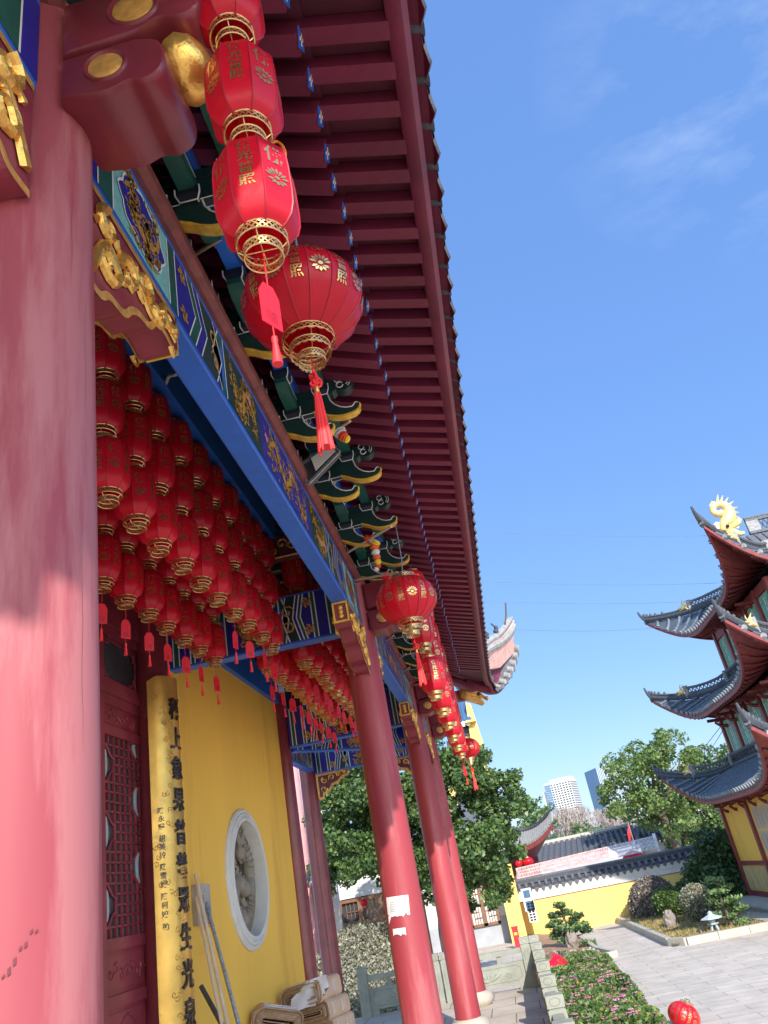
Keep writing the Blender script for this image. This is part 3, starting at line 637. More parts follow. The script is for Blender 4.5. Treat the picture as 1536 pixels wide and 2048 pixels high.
# fan rafters of the corner
for i in range(12):
    t = (i+1)/12.5; p = CRN[int(t*(len(CRN)-10))]; f = MB('maroon2'); q = Vector((-.55+.06*t, 14.25+.35*t, 3.39+.02*t)); d = p-q
    a = q+d*.62; a.z -= .05; f.bar(q, a, .085, .075, 'maroon2'); f.bar(q+d*.55+Vector((0, 0, .03)), p+Vector((-.02, -.02, .02)), .08, .07, 'maroon2')
    o = f.build('fan_rafter', hall)
    w = MB('white'); dn = d.normalized(); w.bar(a+dn*.0005, a+dn*.012, .07, .06, 'white'); w.build('painted_end', o)
# soffit boards
mb = MB('maroondk')
ys = [-2.6+0.4*i for i in range(43)]
for zo, xa, za, xb, zb, k in ((0, -1.15, 3.76, -.06, 3.345, .62), (0, -.36, 3.452, .32, 3.262, 1)):
    vs = []
    for y in ys:
        e = ecurve(min(y, 15.7)); dz = (e.z-3.195)*k; vs += [Vector((xa, y, za+dz*.6)), Vector((xb+(e.x-.276 if k == 1 else 0), y, zb+dz))]
    mb.add(vs, [(2*i, 2*i+1, 2*i+3, 2*i+2) for i in range(len(ys)-1)], 'maroondk')
S0 = Vector((-.55, 14.2, 3.50)); fan = [p for p in ECP if p.y > 14.1]+CRN[1:]
mb.add([S0, Vector((-1.2, 14.2, 3.75)), Vector((-1.2, 15.6, 3.6))]+[p+Vector((.02, .0, .075)) for p in fan], [(0, 3+i, 4+i) for i in range(len(fan)-1)]+[(0, 2, 3+len(fan)-1), (0, 1, 2)], 'maroondk')
mb.build('soffit_board', hall)
# fascia: a timber following the eave and sweeping round the corner
path = [Vector((.276, -2.6, 3.195)), Vector((.276, 4, 3.195))]+list(ECP)+CRN[1:]
mb = MB('maroon2'); vs = []
prof = [(0, 0), (.02, -.022), (.066, -.03), (.094, -.01), (.10, .05), (.09, .10), (0, .11)]
for i, p in enumerate(path):
    d = path[min(i+1, len(path)-1)]-path[max(i-1, 0)]; nx = Vector((d.y, -d.x, 0)).normalized()
    vs += [p+nx*a+Vector((0, 0, b)) for a, b in prof]
k = len(prof)
mb.add(vs, [(i*k+j, i*k+(j+1) % k, (i+1)*k+(j+1) % k, (i+1)*k+j) for i in range(len(path)-1) for j in range(k)], 'maroon2', True)
mb.add([vs[-k+j] for j in range(k)], [tuple(range(k))], 'maroon2')
mb.build('fascia', hall)
# eave tiles: drip tiles and barrel tiles along the eave and round the corner
mb = MB('maroon2', 'tile', 'tilepale')
acc = 0.0; P2 = []; stepT = .242
for a, b in zip(path, path[1:]):
    Lg = (b-a).length
    while acc <= Lg: P2.append((a.lerp(b, acc/Lg), (b-a).normalized())); acc += stepT
    acc -= Lg
for p, d in P2:
    nx = Vector((d.y, -d.x, 0)).normalized(); tw = Vector((d.x, d.y, 0)).normalized(); w = stepT*.5; zt = Vector((0, 0, 1)); tz = zt*0
    def Q(u, n_, z): return p+d*u+nx*n_+zt*z
    # trough (drip) tile, curved across, with a pointed lip
    crossn = 6; rows = []
    lip = [(0.02, .115), (.10, .10), (.145, .08), (.165, .03)]
    for n_, z in lip:
        rows.append([Q(w*(2*j/crossn-1)*(1.0 if n_ < .155 else .62), n_ + (0 if n_ < .155 else -.02*abs(2*j/crossn-1)), z-.028*(1-(2*j/crossn-1)**2)) for j in range(crossn+1)])
    vs = [v for r in rows for v in r]; c = crossn+1
    mb.add(vs, [(i*c+j, i*c+j+1, (i+1)*c+j+1, (i+1)*c+j) for i in range(len(rows)-1) for j in range(crossn)], 'maroon2', True)
    mb.add([v+Vector((0, 0, .016))+nx*.012 for v in vs], [(i*c+j, (i+1)*c+j, (i+1)*c+j+1, i*c+j+1) for i in range(len(rows)-1) for j in range(crossn)], 'tile', True)
    mb.add([rows[-1][j] for j in range(c)]+[rows[-1][j]+Vector((0, 0, .016))+nx*.012 for j in range(c)], [(j, j+1, c+j+1, c+j) for j in range(crossn)], 'tile')
    # barrel tile running up the roof above the joint between troughs
    up = (-nx*.90+zt*.42); o = Q(w, .165, .11); pm = 'tilepale' if p.y > 15.75 else 'tile'
    R_ = .052
    ring = lambda c0: [c0+d*(R_*math.cos(t))+zt*(R_*math.sin(t)) for t in [2*PI*j/10 for j in range(10)]]
    A = ring(o); B = ring(o+up*(.75 if p.y < 15.7 else .35)); mb.add(A+B, [(j, (j+1) % 10, 10+(j+1) % 10, 10+j) for j in range(10)]+[tuple(range(10))[::-1]], pm, True)
mb.build('eave_tiles', hall)
# roof body above
mb = MB('tile')
secs = [(.40, 3.34), (-.6, 3.80), (-1.8, 4.55), (-3.2, 5.6), (-4.6, 7.0), (-4.7, 6.9), (-3.2, 5.3), (-1.6, 4.35), (-1.15, 3.85), (.36, 3.30)]
mb.prism(secs, lambda a, b, t: Vector((a, t, b)), -7, 14.2, 'tile')
end = [(-1.15, 3.85), (-.4, 3.58), (.36, 3.50)]
fan = [p for p in ECP if p.y > 14.0]+CRN[1:]; A_ = Vector((-1.6, 14.2, 4.45)); nf_ = len(fan)
mb.add([A_]+[p+Vector((.08, .0, .17)) for p in fan]+[Vector((-1.6, 15.9, 3.75)), Vector((-4.6, 15.9, 3.75)), Vector((-4.6, 14.2, 7.0))], [(0, 1+i, 2+i) for i in range(nf_-1)]+[(0, nf_, nf_+1), (0, nf_+1, nf_+2, nf_+3)], 'tile')
mb.build('roof', hall)
# the upturned hip at the far corner
h = MB('tilepale', 'pinkpl', 'tiledk')
def rp(*L): return [PX(px, py, y=y) for px, py, y in L]
lowr = spline(rp((940, 1330, 14.7), (978, 1297, 15.6), (996, 1288, 16.0), (1011, 1276, 16.45), (1022, 1262, 16.8), (1025, 1250, 16.9)), 6)
h.tube(lowr, [.085]*len(lowr), 8, 'tilepale')
topr = spline(rp((940, 1318, 14.7), (976, 1284, 15.6), (994, 1272, 16.0), (1008, 1257, 16.45), (1017, 1244, 16.8), (1024, 1235, 16.9)), 6)
h.tube(topr, [.075]*(len(topr)-4)+[.06, .05, .04, .03], 8, 'tilepale')
mid = [a.lerp(b, .5) for a, b in zip(lowr, topr)]; h.tube(mid, .055, 6, 'pinkpl')
pl = rp((972, 1303, 15.5), (996, 1294, 16.0), (1012, 1282, 16.45), (1024, 1264, 16.8), (1026, 1306, 16.9), (1012, 1320, 16.6), (998, 1336, 16.2), (972, 1340, 15.6))
h.add([p+Vector((.03, -.03, 0)) for p in pl]+[p+Vector((-.12, .12, 0)) for p in pl], [(0, 1, 2, 3, 4, 5, 6, 7)[::-1], (8, 9, 10, 11, 12, 13, 14, 15)]+[(i, (i+1) % 8, 8+(i+1) % 8, 8+i) for i in range(8)], 'pinkpl')
c = h.build('hip_ridge', hall)
b_ = MB('tiledk')
for px, py, y, s in ((992, 1264, 16.0, 1.0), (974, 1276, 15.6, .9)):
    o = PX(px, py, y=y); b_.blob(o, (.06*s, .09*s, .07*s), 'tiledk', 8, 6, .2); b_.blob(o+Vector((.02, .0, .09*s)), (.045*s, .05*s, .05*s), 'tiledk', 7, 5, .2); b_.bar(o+Vector((0, -.03, .1)), o+Vector((-.06, 0, .2)), .03, .03, 'tiledk')
b_.build('ridge_beast', c)
s_ = MB('brownwood'); s_.tube(spline(rp((1010, 1248, 16.45), (1012, 1228, 16.45), (1011, 1206, 16.45)), 4), .022, 6, 'bark'); s_.build('lightning_rod', c)
# gilt dragon head on the end of the corner beam
h = MB('maroon'); h.bar((-1.0, 14.94, 3.12), tuple(PX(930, 1391, y=15.6)), .16, .2, 'maroon'); cb = h.build('corner_beam', hall)
g = MB('ochre'); Pp = lambda px, py, dy=0: PX(px, py, y=15.75+dy)
hd = [(934, 1385), (947, 1380), (955, 1378), (963, 1386), (971, 1393), (978, 1396), (976, 1403), (971, 1400), (962, 1396), (970, 1406), (965, 1412), (952, 1408), (940, 1402), (934, 1396)]
vs = [Pp(x, y, -.14) for x, y in hd]+[Pp(x, y, .16) for x, y in hd]; n = len(hd)
g.add(vs, [(i, (i+1) % n, n+(i+1) % n, n+i) for i in range(n)], 'ochre')
g.add(vs, [(0, 1, 2, 3, 8, 11, 12, 13)[::-1], (3, 4, 5, 6, 7, 8)[::-1], (8, 9, 10, 11)[::-1], tuple(n+i for i in (0, 1, 2, 3, 8, 11, 12, 13)), tuple(n+i for i in (3, 4, 5, 6, 7, 8)), tuple(n+i for i in (8, 9, 10, 11))], 'ochre')
for i in range(7):
    pth = [Pp(951-3*(i % 2), 1384+i*3.2, -.22), Pp(938, 1380+i*3.3, -.34), Pp(928-i, 1374+i*3.2, -.36), Pp(908+2.2*i, 1370+i*3.6, -.34)]
    g.tube(spline(pth, 4), [.042-.0027*j for j in range(13)], 6, 'ochre')
for dy in (-.15, .16):
    g.tube(spline([Pp(951, 1382, dy), Pp(946, 1377, dy), Pp(941, 1371, dy)], 4), [.025-.0022*j for j in range(9)], 5, 'ochre')
    g.blob(Pp(958, 1388, dy), .035, 'ink', 8, 6); g.blob(Pp(974, 1396, dy), .04, 'ochre', 8, 6)
g.build('gilt_dragon_head', cb)
# ================================================================== HALL FRONT WALL
WX = -3.17
mb = MB('yellow'); cy, cz, R = 10.05, 0.435, 0.70
ring = [2*PI*i/64 for i in range(64)]
def rect_hit(a):
    dy, dz = math.cos(a), math.sin(a); t = 1e9
    for lim, d, c in ((12.36, dy, cy), (7.66, dy, cy), (3.03, dz, cz), (FZ, dz, cz)):
        if abs(d) > 1e-9:
            q = (lim-c)/d
            if q > 0: t = min(t, q)
    return (WX, cy+dy*t, cz+dz*t)
angs = sorted(set(ring+[math.atan2(z-cz, y-cy) % (2*PI) for y in (7.66, 12.36) for z in (FZ, 3.03)])); n = len(angs)
vs = [(WX, cy+R*math.cos(a), cz+R*math.sin(a)) for a in angs]+[rect_hit(a) for a in angs]
mb.add(vs, [(i, n+i, n+(i+1) % n, (i+1) % n) for i in range(n)], 'yellow')
mb.box((-3.60, 7.66, FZ), (-3.50, 12.36, 3.03))
for y in (7.66, 12.35): mb.box((-3.5, y, FZ), (WX-.002, y+.01, 3.03))
mb.build('yellow_wall', hall)
w = MB('plaster')
prof = [(R+.10, WX), (R+.10, WX+.02), (R+.075, WX+.045), (R+.06, WX+.045), (R+.05, WX+.03), (R+.035, WX+.055), (R+.015, WX+.06), (R+.005, WX+.04), (R-.02, WX+.065), (R-.05, WX+.065), (R-.055, WX+.05), (R-.055, WX-.17)]
prof = [(r, x) for r, x in prof]
w.lathe(prof, (0, cy, cz), 72, 'plaster', axis='x'); fr = w.build('round_window', hall)
# carved stone roundel: a coiling dragon among clouds, worked in deep relief
rnd = random.Random(5); RR = .67; c_ = MB('carve', 'navy')
c_.lathe([(0, WX-.19), (R+.02, WX-.19)], (0, cy, cz), 48, 'carve', axis='x')
c_.lathe([(RR*.80, WX-.19), (RR*.80, WX-.11), (RR*.83, WX-.10), (RR*.93, WX-.10), (RR*.95, WX-.115), (RR*.97, WX-.09), (RR*1.0, WX-.09), (RR*1.0, WX-.19)], (0, cy, cz), 64, 'carve', axis='x')
for i in range(48):
    a0 = 2*PI*i/48; c_.tube([Vector((WX-.098, cy+RR*r_*math.cos(a0+d_), cz+RR*r_*math.sin(a0+d_))) for r_, d_ in ((.84, 0), (.92, 0), (.92, .06), (.87, .06), (.87, .03))], .006, 4, 'carve')
CV = lambda u, v, d: Vector((WX-.16+d, cy+u, cz+v))
body = spline([(-.05, .50, .02), (.18, .42, .06), (.33, .20, .08), (.30, -.05, .07), (.05, -.12, .09), (-.22, -.05, .08), (-.36, -.22, .06), (-.24, -.42, .07), (.02, -.46, .07), (.25, -.36, .06), (.42, -.18, .03)], 7)
c_.tube([CV(p.x, p.y, p.z) for p in body], [.035+.06*math.sin(PI*(i+2)/(len(body)+3)) for i in range(len(body))], 10, 'carve')
for i in range(2, len(body)-2, 2):
    p = body[i]; q = body[i+1]; d_ = (q-p).normalized(); n_ = Vector((-d_.y, d_.x, 0)); c_.tube([CV(p.x+n_.x*k, p.y+n_.y*k, p.z+.075*math.sqrt(max(0, 1-(k/.085)**2))) for k in (-.08, -.05, 0, .05, .08)], .010, 4, 'carve')
for k in range(9): c_.tube([CV(-.08+.02*k, .52-.01*k, .08), CV(-.16+.045*k, .42-.02*abs(k-4), .14), CV(-.14+.04*k, .30, .12)], [.03, .022, .008], 5, 'carve')
c_.blob(CV(-.02, .33, .10), (.07, .13, .12), 'carve', 12, 8, .12)
for s_ in (-1, 1): c_.tube([CV(-.02+s_*.06, .42, .12), CV(-.02+s_*.16, .56, .12), CV(-.02+s_*.12, .66, .08)], [.025, .02, .006], 5, 'carve'); c_.blob(CV(-.02+s_*.055, .36, .19), .022, 'carve', 7, 5)
for i in range(34):
    r_ = RR*.74*math.sqrt(rnd.random()); a0 = rnd.random()*6.28; u, v = r_*math.cos(a0), r_*math.sin(a0); rad = rnd.uniform(.05, .10)
    c_.tube([CV(p, q, .03+.05*j/12) for j, (p, q) in enumerate(spiral(u, v, rad, 1.4, rnd.random()*6, rnd.choice((-1, 1)), 12))], .022, 5, 'carve')
    if i % 3 == 0: c_.tube([CV(u, v, .05), CV(u+.10, v-.05, .05), CV(u+.2, v-.04, .03)], [.035, .025, .01], 5, 'carve')
c_.build('carved_roundel', fr)
ybeam('blue_beam', [(-3.32, 3.03), (-3.10, 3.03), (-3.10, 3.46), (-3.32, 3.46)], 7.75, 12.4, 'blue')
ybeam('upper_board', rect(-3.40, -3.30, 3.42, 5.0), 1.0, 12.6, 'maroondk')
ybeam('upper_board', rect(-3.40, -3.26, 2.75, 3.42), 1.0, 7.5, 'maroon')
# ---- the wooden doors of the central bay
DX = -3.30
def door(y0, y1):
    d = MB('maroon')
    def fr(ya, yb, za, zb, x0=DX-.05, x1=DX, m='maroon'): d.box((x0, ya, za), (x1, yb, zb), m)
    st = .085
    fr(y0+.004, y0+st, FZ+.1, 2.07); fr(y1-st, y1-.004, FZ+.1, 2.07)
    for za, zb in ((1.98, 2.07), (1.70, 1.78), (-.05, .04), (-.46, -.37), (FZ+.1, FZ+.22)): fr(y0+st, y1-st, za, zb, DX-.048, DX-.002)
    for za, zb in ((1.78, 1.98), (-.37, -.05), (FZ+.22, -.46)):
        fr(y0+st, y1-st, za, zb, DX-.035, DX-.028); m_ = .035; fr(y0+st+m_, y1-st-m_, za+m_, zb-m_, DX-.028, DX-.018)
    k = d; FN = lambda u, v: Vector((DX-.014, u, v))
    rnd = random.Random(int(y0*100)); ym = (y0+y1)/2
    for za, zb in ((1.80, 1.96), (-.33, -.09)):
        for i in range(7):
            u = y0+.17+(y1-y0-.34)*i/6; v = (za+zb)/2+.03*math.sin(i*2.2)
            k.tube([Vector((DX-.015, p, q)) for p, q in spiral(u, v, .05, 1.0, i, 1 if i % 2 else -1, 8)], .009, 5, 'maroon')
    k.tube([Vector((DX-.015, ym+.27*math.cos(a), -1.05+.52*math.sin(a))) for a in [2*PI*i/28 for i in range(29)]], .012, 5, 'maroon')
    for i in range(16):
        a = i*.9; r_ = .05+.014*i
        k.tube([Vector((DX-.015, p, q)) for p, q in spiral(ym+r_*math.cos(a)*.9, -1.05+r_*1.6*math.sin(a), .055, 1.1, i*1.3, 1 if i % 2 else -1, 8)], .011, 5, 'maroon')
    o = d.build('door', hall)
    l = MB('maroon'); ya, yb, za, zb = y0+st, y1-st, .04, 1.70; ncol, nrow = 7, 20; xl = DX-.03
    gy = lambda i: ya+(yb-ya)*i/ncol
    gz = lambda j: za+(zb-za)*j/nrow
    arcs = [(0, 3, 1), (0, 10, 1), (0, 17, 1), (ncol, 6.5, -1), (ncol, 13.5, -1), (ncol, 20, -1)]
    for i in range(1, ncol):
        for j in range(nrow):
            if any(abs(i-a) < 1.9 and abs(j+.5-b) < 1.7 for a, b, _ in arcs): continue
            l.bar((xl, gy(i), gz(j)), (xl, gy(i), gz(j+1)), .016, .022, 'maroon', (1, 0, 0))
    for j in range(1, nrow):
        for i in range(ncol):
            if any(abs(i+.5-a) < 1.7 and abs(j-b) < 1.9 for a, b, _ in arcs): continue
            l.bar((xl, gy(i), gz(j)), (xl, gy(i+1), gz(j)), .016, .022, 'maroon', (1, 0, 0))
    cw = (yb-ya)/ncol
    for a, b, s in arcs:
        pth = [(a, b+2), (a+s*.6, b+2), (a+s*1.1, b+1.4), (a+s*1.4, b+1), (a+s*2, b+.6), (a+s*2, b-.6), (a+s*1.4, b-1), (a+s*1.1, b-1.4), (a+s*.6, b-2), (a, b-2)]
        l.tube([(xl, gy(p), min(max(gz(q), za), zb)) for p, q in pth], .0125, 5, 'maroon')
        l.tube([(xl-.012, gy(a+s*.4*(1+math.cos(t))), min(max(gz(b+1.5*math.sin(t)), za), zb)) for t in [-1.4+.28*i for i in range(11)]], .02, 5, 'greywall')
    l.build('lattice', o)
    g = MB('glass'); g.box((DX-.05, y0+st, .04), (DX-.045, y1-st, 1.70)); g.build('door_glass', o)
for i in range(6): door(1.95+.925*i, 1.95+.925*(i+1))
for i in range(6):
    y0, y1 = 1.95+.925*i, 1.95+.925*(i+1); t = MB('maroon'); z0, z1 = 2.13, 2.74
    for a in ((y0, y0+.07, z0, z1), (y1-.07, y1, z0, z1), (y0+.07, y1-.07, z0, z0+.08), (y0+.07, y1-.07, z1-.08, z1)): t.box((DX-.06, a[0], a[2]), (DX+.01, a[1], a[3]))
    for s, yy in ((1, y0+.07), (-1, y1-.07)):
        for sz, zz in ((1, z0+.08), (-1, z1-.08)):
            t.tube([(DX-.03, yy+s*.16, zz), (DX-.03, yy+s*.16, zz+sz*.06), (DX-.03, yy+s*.08, zz+sz*.06), (DX-.03, yy+s*.08, zz+sz*.13), (DX-.03, yy, zz+sz*.13)], .012, 4, 'maroon')
            t.tube([(DX-.03, yy+s*.22, zz), (DX-.03, yy+s*.22, zz+sz*.02), (DX-.03, yy+s*.04, zz+sz*.02), (DX-.03, yy+s*.04, zz+sz*.19)], .010, 4, 'maroon')
    t.box((DX-.04, y0+.07, z0+.10), (DX-.02, y1-.07, z0+.115)); t.box((DX-.04, y0+.07, z1-.115), (DX-.02, y1-.07, z1-.10))
    o = t.build('transom_window', hall); g = MB('glass'); g.box((DX-.055, y0+.07, z0+.08), (DX-.05, y1-.07, z1-.08)); g.build('pane', o)
mb = MB('maroon'); mb.box((DX-.08, 1.85, 2.07), (DX+.03, 7.5, 2.13)); mb.box((DX-.05, 1.85, FZ), (DX+.05, 7.5, FZ+.1)); mb.box((DX-.04, 7.5, FZ), (DX-.01, 7.66, 2.75)); mb.build('door_frame', hall)
mb = MB('maroondk'); mb.box((-3.75, 1.0, FZ), (-3.70, 7.66, 3.42)); mb.build('back_board', hall)
# ---- porch roof seen from inside
ybeam('blue_beam', rect(-1.80, -1.70, 3.60, 3.88), 0.2, 7.5, 'blue'); ybeam('blue_beam', rect(-1.80, -1.70, 3.60, 3.88), 7.8, 14.8, 'blue')
pr = MB('green'); pr.bar((-.42, 0, .40), (.42, 0, -.38), .085, .09, 'green'); prm = pr.mesh('porch_rafter')
for i in range(59): inst('porch_rafter', prm, (-1.44, .2+.245*i, 3.72), hall)
mb = MB('ceilgrey'); mb.add([(-1.02, 0, 3.40), (-1.02, 14.9, 3.40), (-1.86, 14.9, 4.18), (-1.86, 0, 4.18)], [(0, 1, 2, 3)]); mb.build('porch_ceiling', hall)
mb = MB('maroondk'); mb.box((-3.75, 0, 4.20), (-1.86, 14.9, 4.26)); mb.box((-3.75, -.1, 2.9), (-1.06, -.02, 4.2)); mb.build('inner_ceiling', hall)
pr = MB('green'); pr.box((-.82, -.04, -.05), (.60, .04, .05)); prm = pr.mesh('ceiling_joist')
for i in range(35): inst('ceiling_joist', prm, (-2.6, .2+.42*i, 4.14), hall)
mb = MB('brownwood', 'ochre'); mb.box((-3.1, 7.42, 3.35), (-1.2, 7.52, 3.62), 'maroondk')
for i in range(18): mb.tube([Vector((p, 7.41, q)) for p, q in spiral(-3.0+.105*i, 3.48+.05*math.sin(i*2), .07, 1.1, i*1.4, 1 if i % 2 else -1, 9)], .012, 4, 'ochre')
mb.tube([(-3.0, 7.40, 3.36), (-1.25, 7.40, 3.36)], .012, 4, 'ochre'); mb.build('carved_board', hall)
# ---- porch floor, terrace, balustrade
mb = MB('flags'); mb.box((-3.6, -6, FZ-.06), (.22, 16.15, FZ)); tag(mb.build('terrace_floor'), kind='structure')
mb = MB('stone'); mb.box((-3.7, -6, GZ), (.18, 16.1, FZ-.065)); tag(mb.build('terrace_base'), kind='structure')
def balustrade(name, pts, label, top=-1.26, panel=True):
    """stone posts and carved panels between them"""
    t = thing(name, (pts[0][0], pts[0][1], FZ), label, 'balustrade')
    w = .085
    for x, y in pts:
        p = MB('stone'); p.box((x-w, y-w, FZ), (x+w, y+w, top-.03)); p.box((x-w*.85, y-w*.85, top-.03), (x+w*.85, y+w*.85, top-.015)); p.box((x-w, y-w, top-.015), (x+w, y+w, top+.09))
        for s in (-1, 1):
            for u0, v0, hw, hh in ((0, top+.04, .05, .035), (0, top-.28, .045, .2)):
                pa = [(u0+hw*math.cos(a), v0+hh*math.sin(a)) for a in [2*PI*i/16 for i in range(17)]]
                p.tube([Vector((x+s*(w+.001), y+a, b)) for a, b in pa], .005, 4, 'stone'); p.tube([Vector((x+a, y+s*(w+.001), b)) for a, b in pa], .005, 4, 'stone')
        p.build('post', t)
    for (x0, y0), (x1, y1) in zip(pts, pts[1:]):
        a = Vector((x0, y0, 0)); b = Vector((x1, y1, 0)); d = (b-a).normalized(); L_ = (b-a).length-2*w; o = a+d*w; nn = Vector((d.y, -d.x, 0))
        r = MB('stone'); mx = Matrix((( d.x, nn.x, 0, o.x), (d.y, nn.y, 0, o.y), (0, 0, 1, 0), (0, 0, 0, 1)))
        r.box((0, -.055, top-.14), (L_, .055, top-.06), 'stone', mx); r.build('handrail', t)
        q = MB('stone'); q.box((0, -.04, FZ+.10), (L_, .04, top-.26), 'stone', mx)
        q.box((L_*.3, -.03, top-.26), (L_*.36, .03, top-.14), 'stone', mx); q.box((L_*.64, -.03, top-.26), (L_*.70, .03, top-.14), 'stone', mx)
        q.box((0, -.05, FZ), (L_*.12, .05, FZ+.1), 'stone', mx); q.box((L_*.88, -.05, FZ), (L_, .05, FZ+.1), 'stone', mx)
        zc = (FZ+.1+top-.26)/2; hh = (top-.36-FZ)/2-.05; hw = L_/2-.08
        for s in (-1, 1):
            oct_ = [(L_/2+hw*u, zc+hh*v) for u, v in ((-1, -.7), (-.92, -.72), (-.9, -1), (.9, -1), (.92, -.72), (1, -.7), (1, .7), (.92, .72), (.9, 1), (-.9, 1), (-.92, .72), (-1, .7), (-1, -.7))]
            q.tube([mx @ Vector((u, s*.041, v)) for u, v in oct_], .007, 4, 'stone')
            rr = random.Random(int(x0*10+y0*7))
            for k in range(7):
                a0 = .3+.36*k; q.tube([mx @ Vector((L_/2+hw*.5*t_*math.cos(a0), s*.041, zc-hh*.7+hh*1.4*t_*math.sin(a0))) for t_ in (.1, .35, .6, .85, 1)], [.016, .022, .02, .012, .004], 5, 'stone')
            for k in range(3): q.tube([mx @ Vector((p, s*.041, v)) for p, v in spiral(L_/2-hw*.6+k*hw*.55, zc-hh*.3, .06, 1.2, k, 1, 9)], .010, 5, 'stone')
        q.build('carved_panel', t)
    return t
front = [(.145, y) for y in (4.5, 5.95, 7.4, 8.85, 10.3, 11.73, 13.2, 14.46, 15.95)]
balustrade('stone_balustrade', front, 'grey stone balustrade running away along the front edge of the terrace')
balustrade('stone_balustrade', [(-.03, 15.97), (-1.50, 15.97)], 'pale sunlit stone balustrade panel closing the terrace end by the flower bed')
balustrade('stone_balustrade', [(-1.70, 15.97), (-3.05, 15.97)], 'shaded stone balustrade panel at the porch end in front of the clipped purple dome shrub')

# ================================================================== LANTERNS
def ring_filigree(mb, r, z0, z1, n=22, m='fili', w=.0031):
    for z in (z0, z1): mb.lathe([(r, z-.0025), (r+.0025, z), (r, z+.0025), (r-.0025, z), (r, z-.0025)], (0, 0, 0), 28, m)
    for s in (-1, 1):
        for i in range(n):
            a = 2*PI*i/n; b = a+s*2*PI*1.6/n; P_ = [Vector((r*math.cos(a+(b-a)*t), r*math.sin(a+(b-a)*t), z0+(z1-z0)*t)) for t in (0, .5, 1)]
            vs = []
            for p in P_:
                tt = Vector((-p.y, p.x, 0)).normalized()*w; vs += [p-tt, p+tt]
            mb.add(vs, [(0, 1, 3, 2), (2, 3, 5, 4)], m)
def lotus(mb, u, v, s, fn, m):
    for k in range(-3, 4):
        a = PI/2+k*.42; r0, r1 = .16*s, .5*s
        mb.poly([(u+r0*math.cos(a), v+r0*math.sin(a)-.1*s), (u+.75*r1*math.cos(a-.17), v+.75*r1*math.sin(a-.17)-.1*s), (u+r1*math.cos(a), v+r1*math.sin(a)-.1*s), (u+.75*r1*math.cos(a+.17), v+.75*r1*math.sin(a+.17)-.1*s)], fn, m)
    for k in range(5):
        a = -PI*.15-k*PI*.175; mb.poly([(u+.12*s*math.cos(a), v+.12*s*math.sin(a)-.12*s), (u+.32*s*math.cos(a-.25), v+.25*s*math.sin(a-.25)-.12*s), (u+.42*s*math.cos(a), v+.34*s*math.sin(a)-.12*s), (u+.32*s*math.cos(a+.25), v+.25*s*math.sin(a+.25)-.12*s)], fn, m)
    mb.poly([(u+.11*s*math.cos(t), v-.08*s+.09*s*math.sin(t)) for t in [2*PI*i/10 for i in range(10)]], fn, m)
def octa(name):
    root = bpy.data.objects.new(name, None); COL.objects.link(root)
    prof = [(.064, .168), (.090, .160), (.108, .140), (.116, .105), (.1190, .05), (.1190, -.05), (.116, -.095), (.106, -.13), (.089, -.15), (.073, -.160)]
    sh = MB('redlan', 'redrib'); n = 8; ph = PI/8
    vs = []
    for r, z in prof:
        for j in range(n): vs.append((r*math.cos(ph+2*PI*j/n), r*math.sin(ph+2*PI*j/n), z))
    k = len(prof)
    for j in range(n):     # each panel separate so that its folds stay crisp
        pv = []; 
        for i in range(k): pv += [vs[i*n+j], vs[i*n+(j+1) % n]]
        sh.add(pv, [(2*i+1, 2*i, 2*i+2, 2*i+3) for i in range(k-1)], 'redlan', True)
        sh.tube([vs[i*n+j] for i in range(k)], .0030, 5, 'redrib')
    sh.tube([vs[(k-1)*n+j] for j in list(range(n))+[0]], .003, 5, 'redrib'); sh.tube([vs[j] for j in list(range(n))+[0]], .003, 5, 'redrib')
    lt = sh
    for j in range(n):
        a = ph+2*PI*(j+.5)/n; ct = Vector((math.cos(a), math.sin(a), 0)); tg = Vector((-math.sin(a), math.cos(a), 0)); ap = math.cos(PI/8)
        def fn(u, v, ct=ct, tg=tg):
            r = .0; 
            for (ra, za), (rb, zb) in zip(prof, prof[1:]):
                if zb <= v <= za: r = ra+(rb-ra)*(za-v)/(za-zb); break
            return ct*(r*ap+.0018)+tg*u+Vector((0, 0, v))
        if j % 2:
            for q, ch in enumerate('佛光普照'): put_glyph(lt, ch, 0, .100-.049*q, .044, fn, 'lgold', .02, 1.1)
        else:
            put_glyph(lt, '佛', 0, .068, .074, fn, 'lgold', .022, .92); lotus(lt, 0, -.022, .080, fn, 'lgold')
    o = bpy.data.objects.new('lantern_shade', sh.mesh('lantern_shade')); COL.objects.link(o); o.parent = root
    c = MB('fili'); ring_filigree(c, .060, .163, .190, 20); 
    for z in (.18,): c.tube([(-.06, 0, z), (.06, 0, z)], .0018, 4, 'fili'); c.tube([(0, -.06, z), (0, .06, z)], .0018, 4, 'fili')
    c.tube([(0, 0, .19), (0, 0, .25)], .0025, 4, 'wire')
    o = bpy.data.objects.new('gold_collar', c.mesh('gold_collar')); COL.objects.link(o); o.parent = root
    g = MB('fili'); ring_filigree(g, .072, -.190, -.160, 24); ring_filigree(g, .054, -.232, -.203, 20)
    for i in range(4):
        a = i*PI/2; g.tube([(.072*math.cos(a), .072*math.sin(a), -.188), (.054*math.cos(a), .054*math.sin(a), -.206)], .0018, 4, 'fili')
    g.tube([(-.054, 0, -.206), (.054, 0, -.206)], .0018, 4, 'fili'); g.tube([(0, -.054, -.206), (0, .054, -.206)], .0018, 4, 'fili')
    o = bpy.data.objects.new('gold_rings', g.mesh('gold_rings')); COL.objects.link(o); o.parent = root
    return root
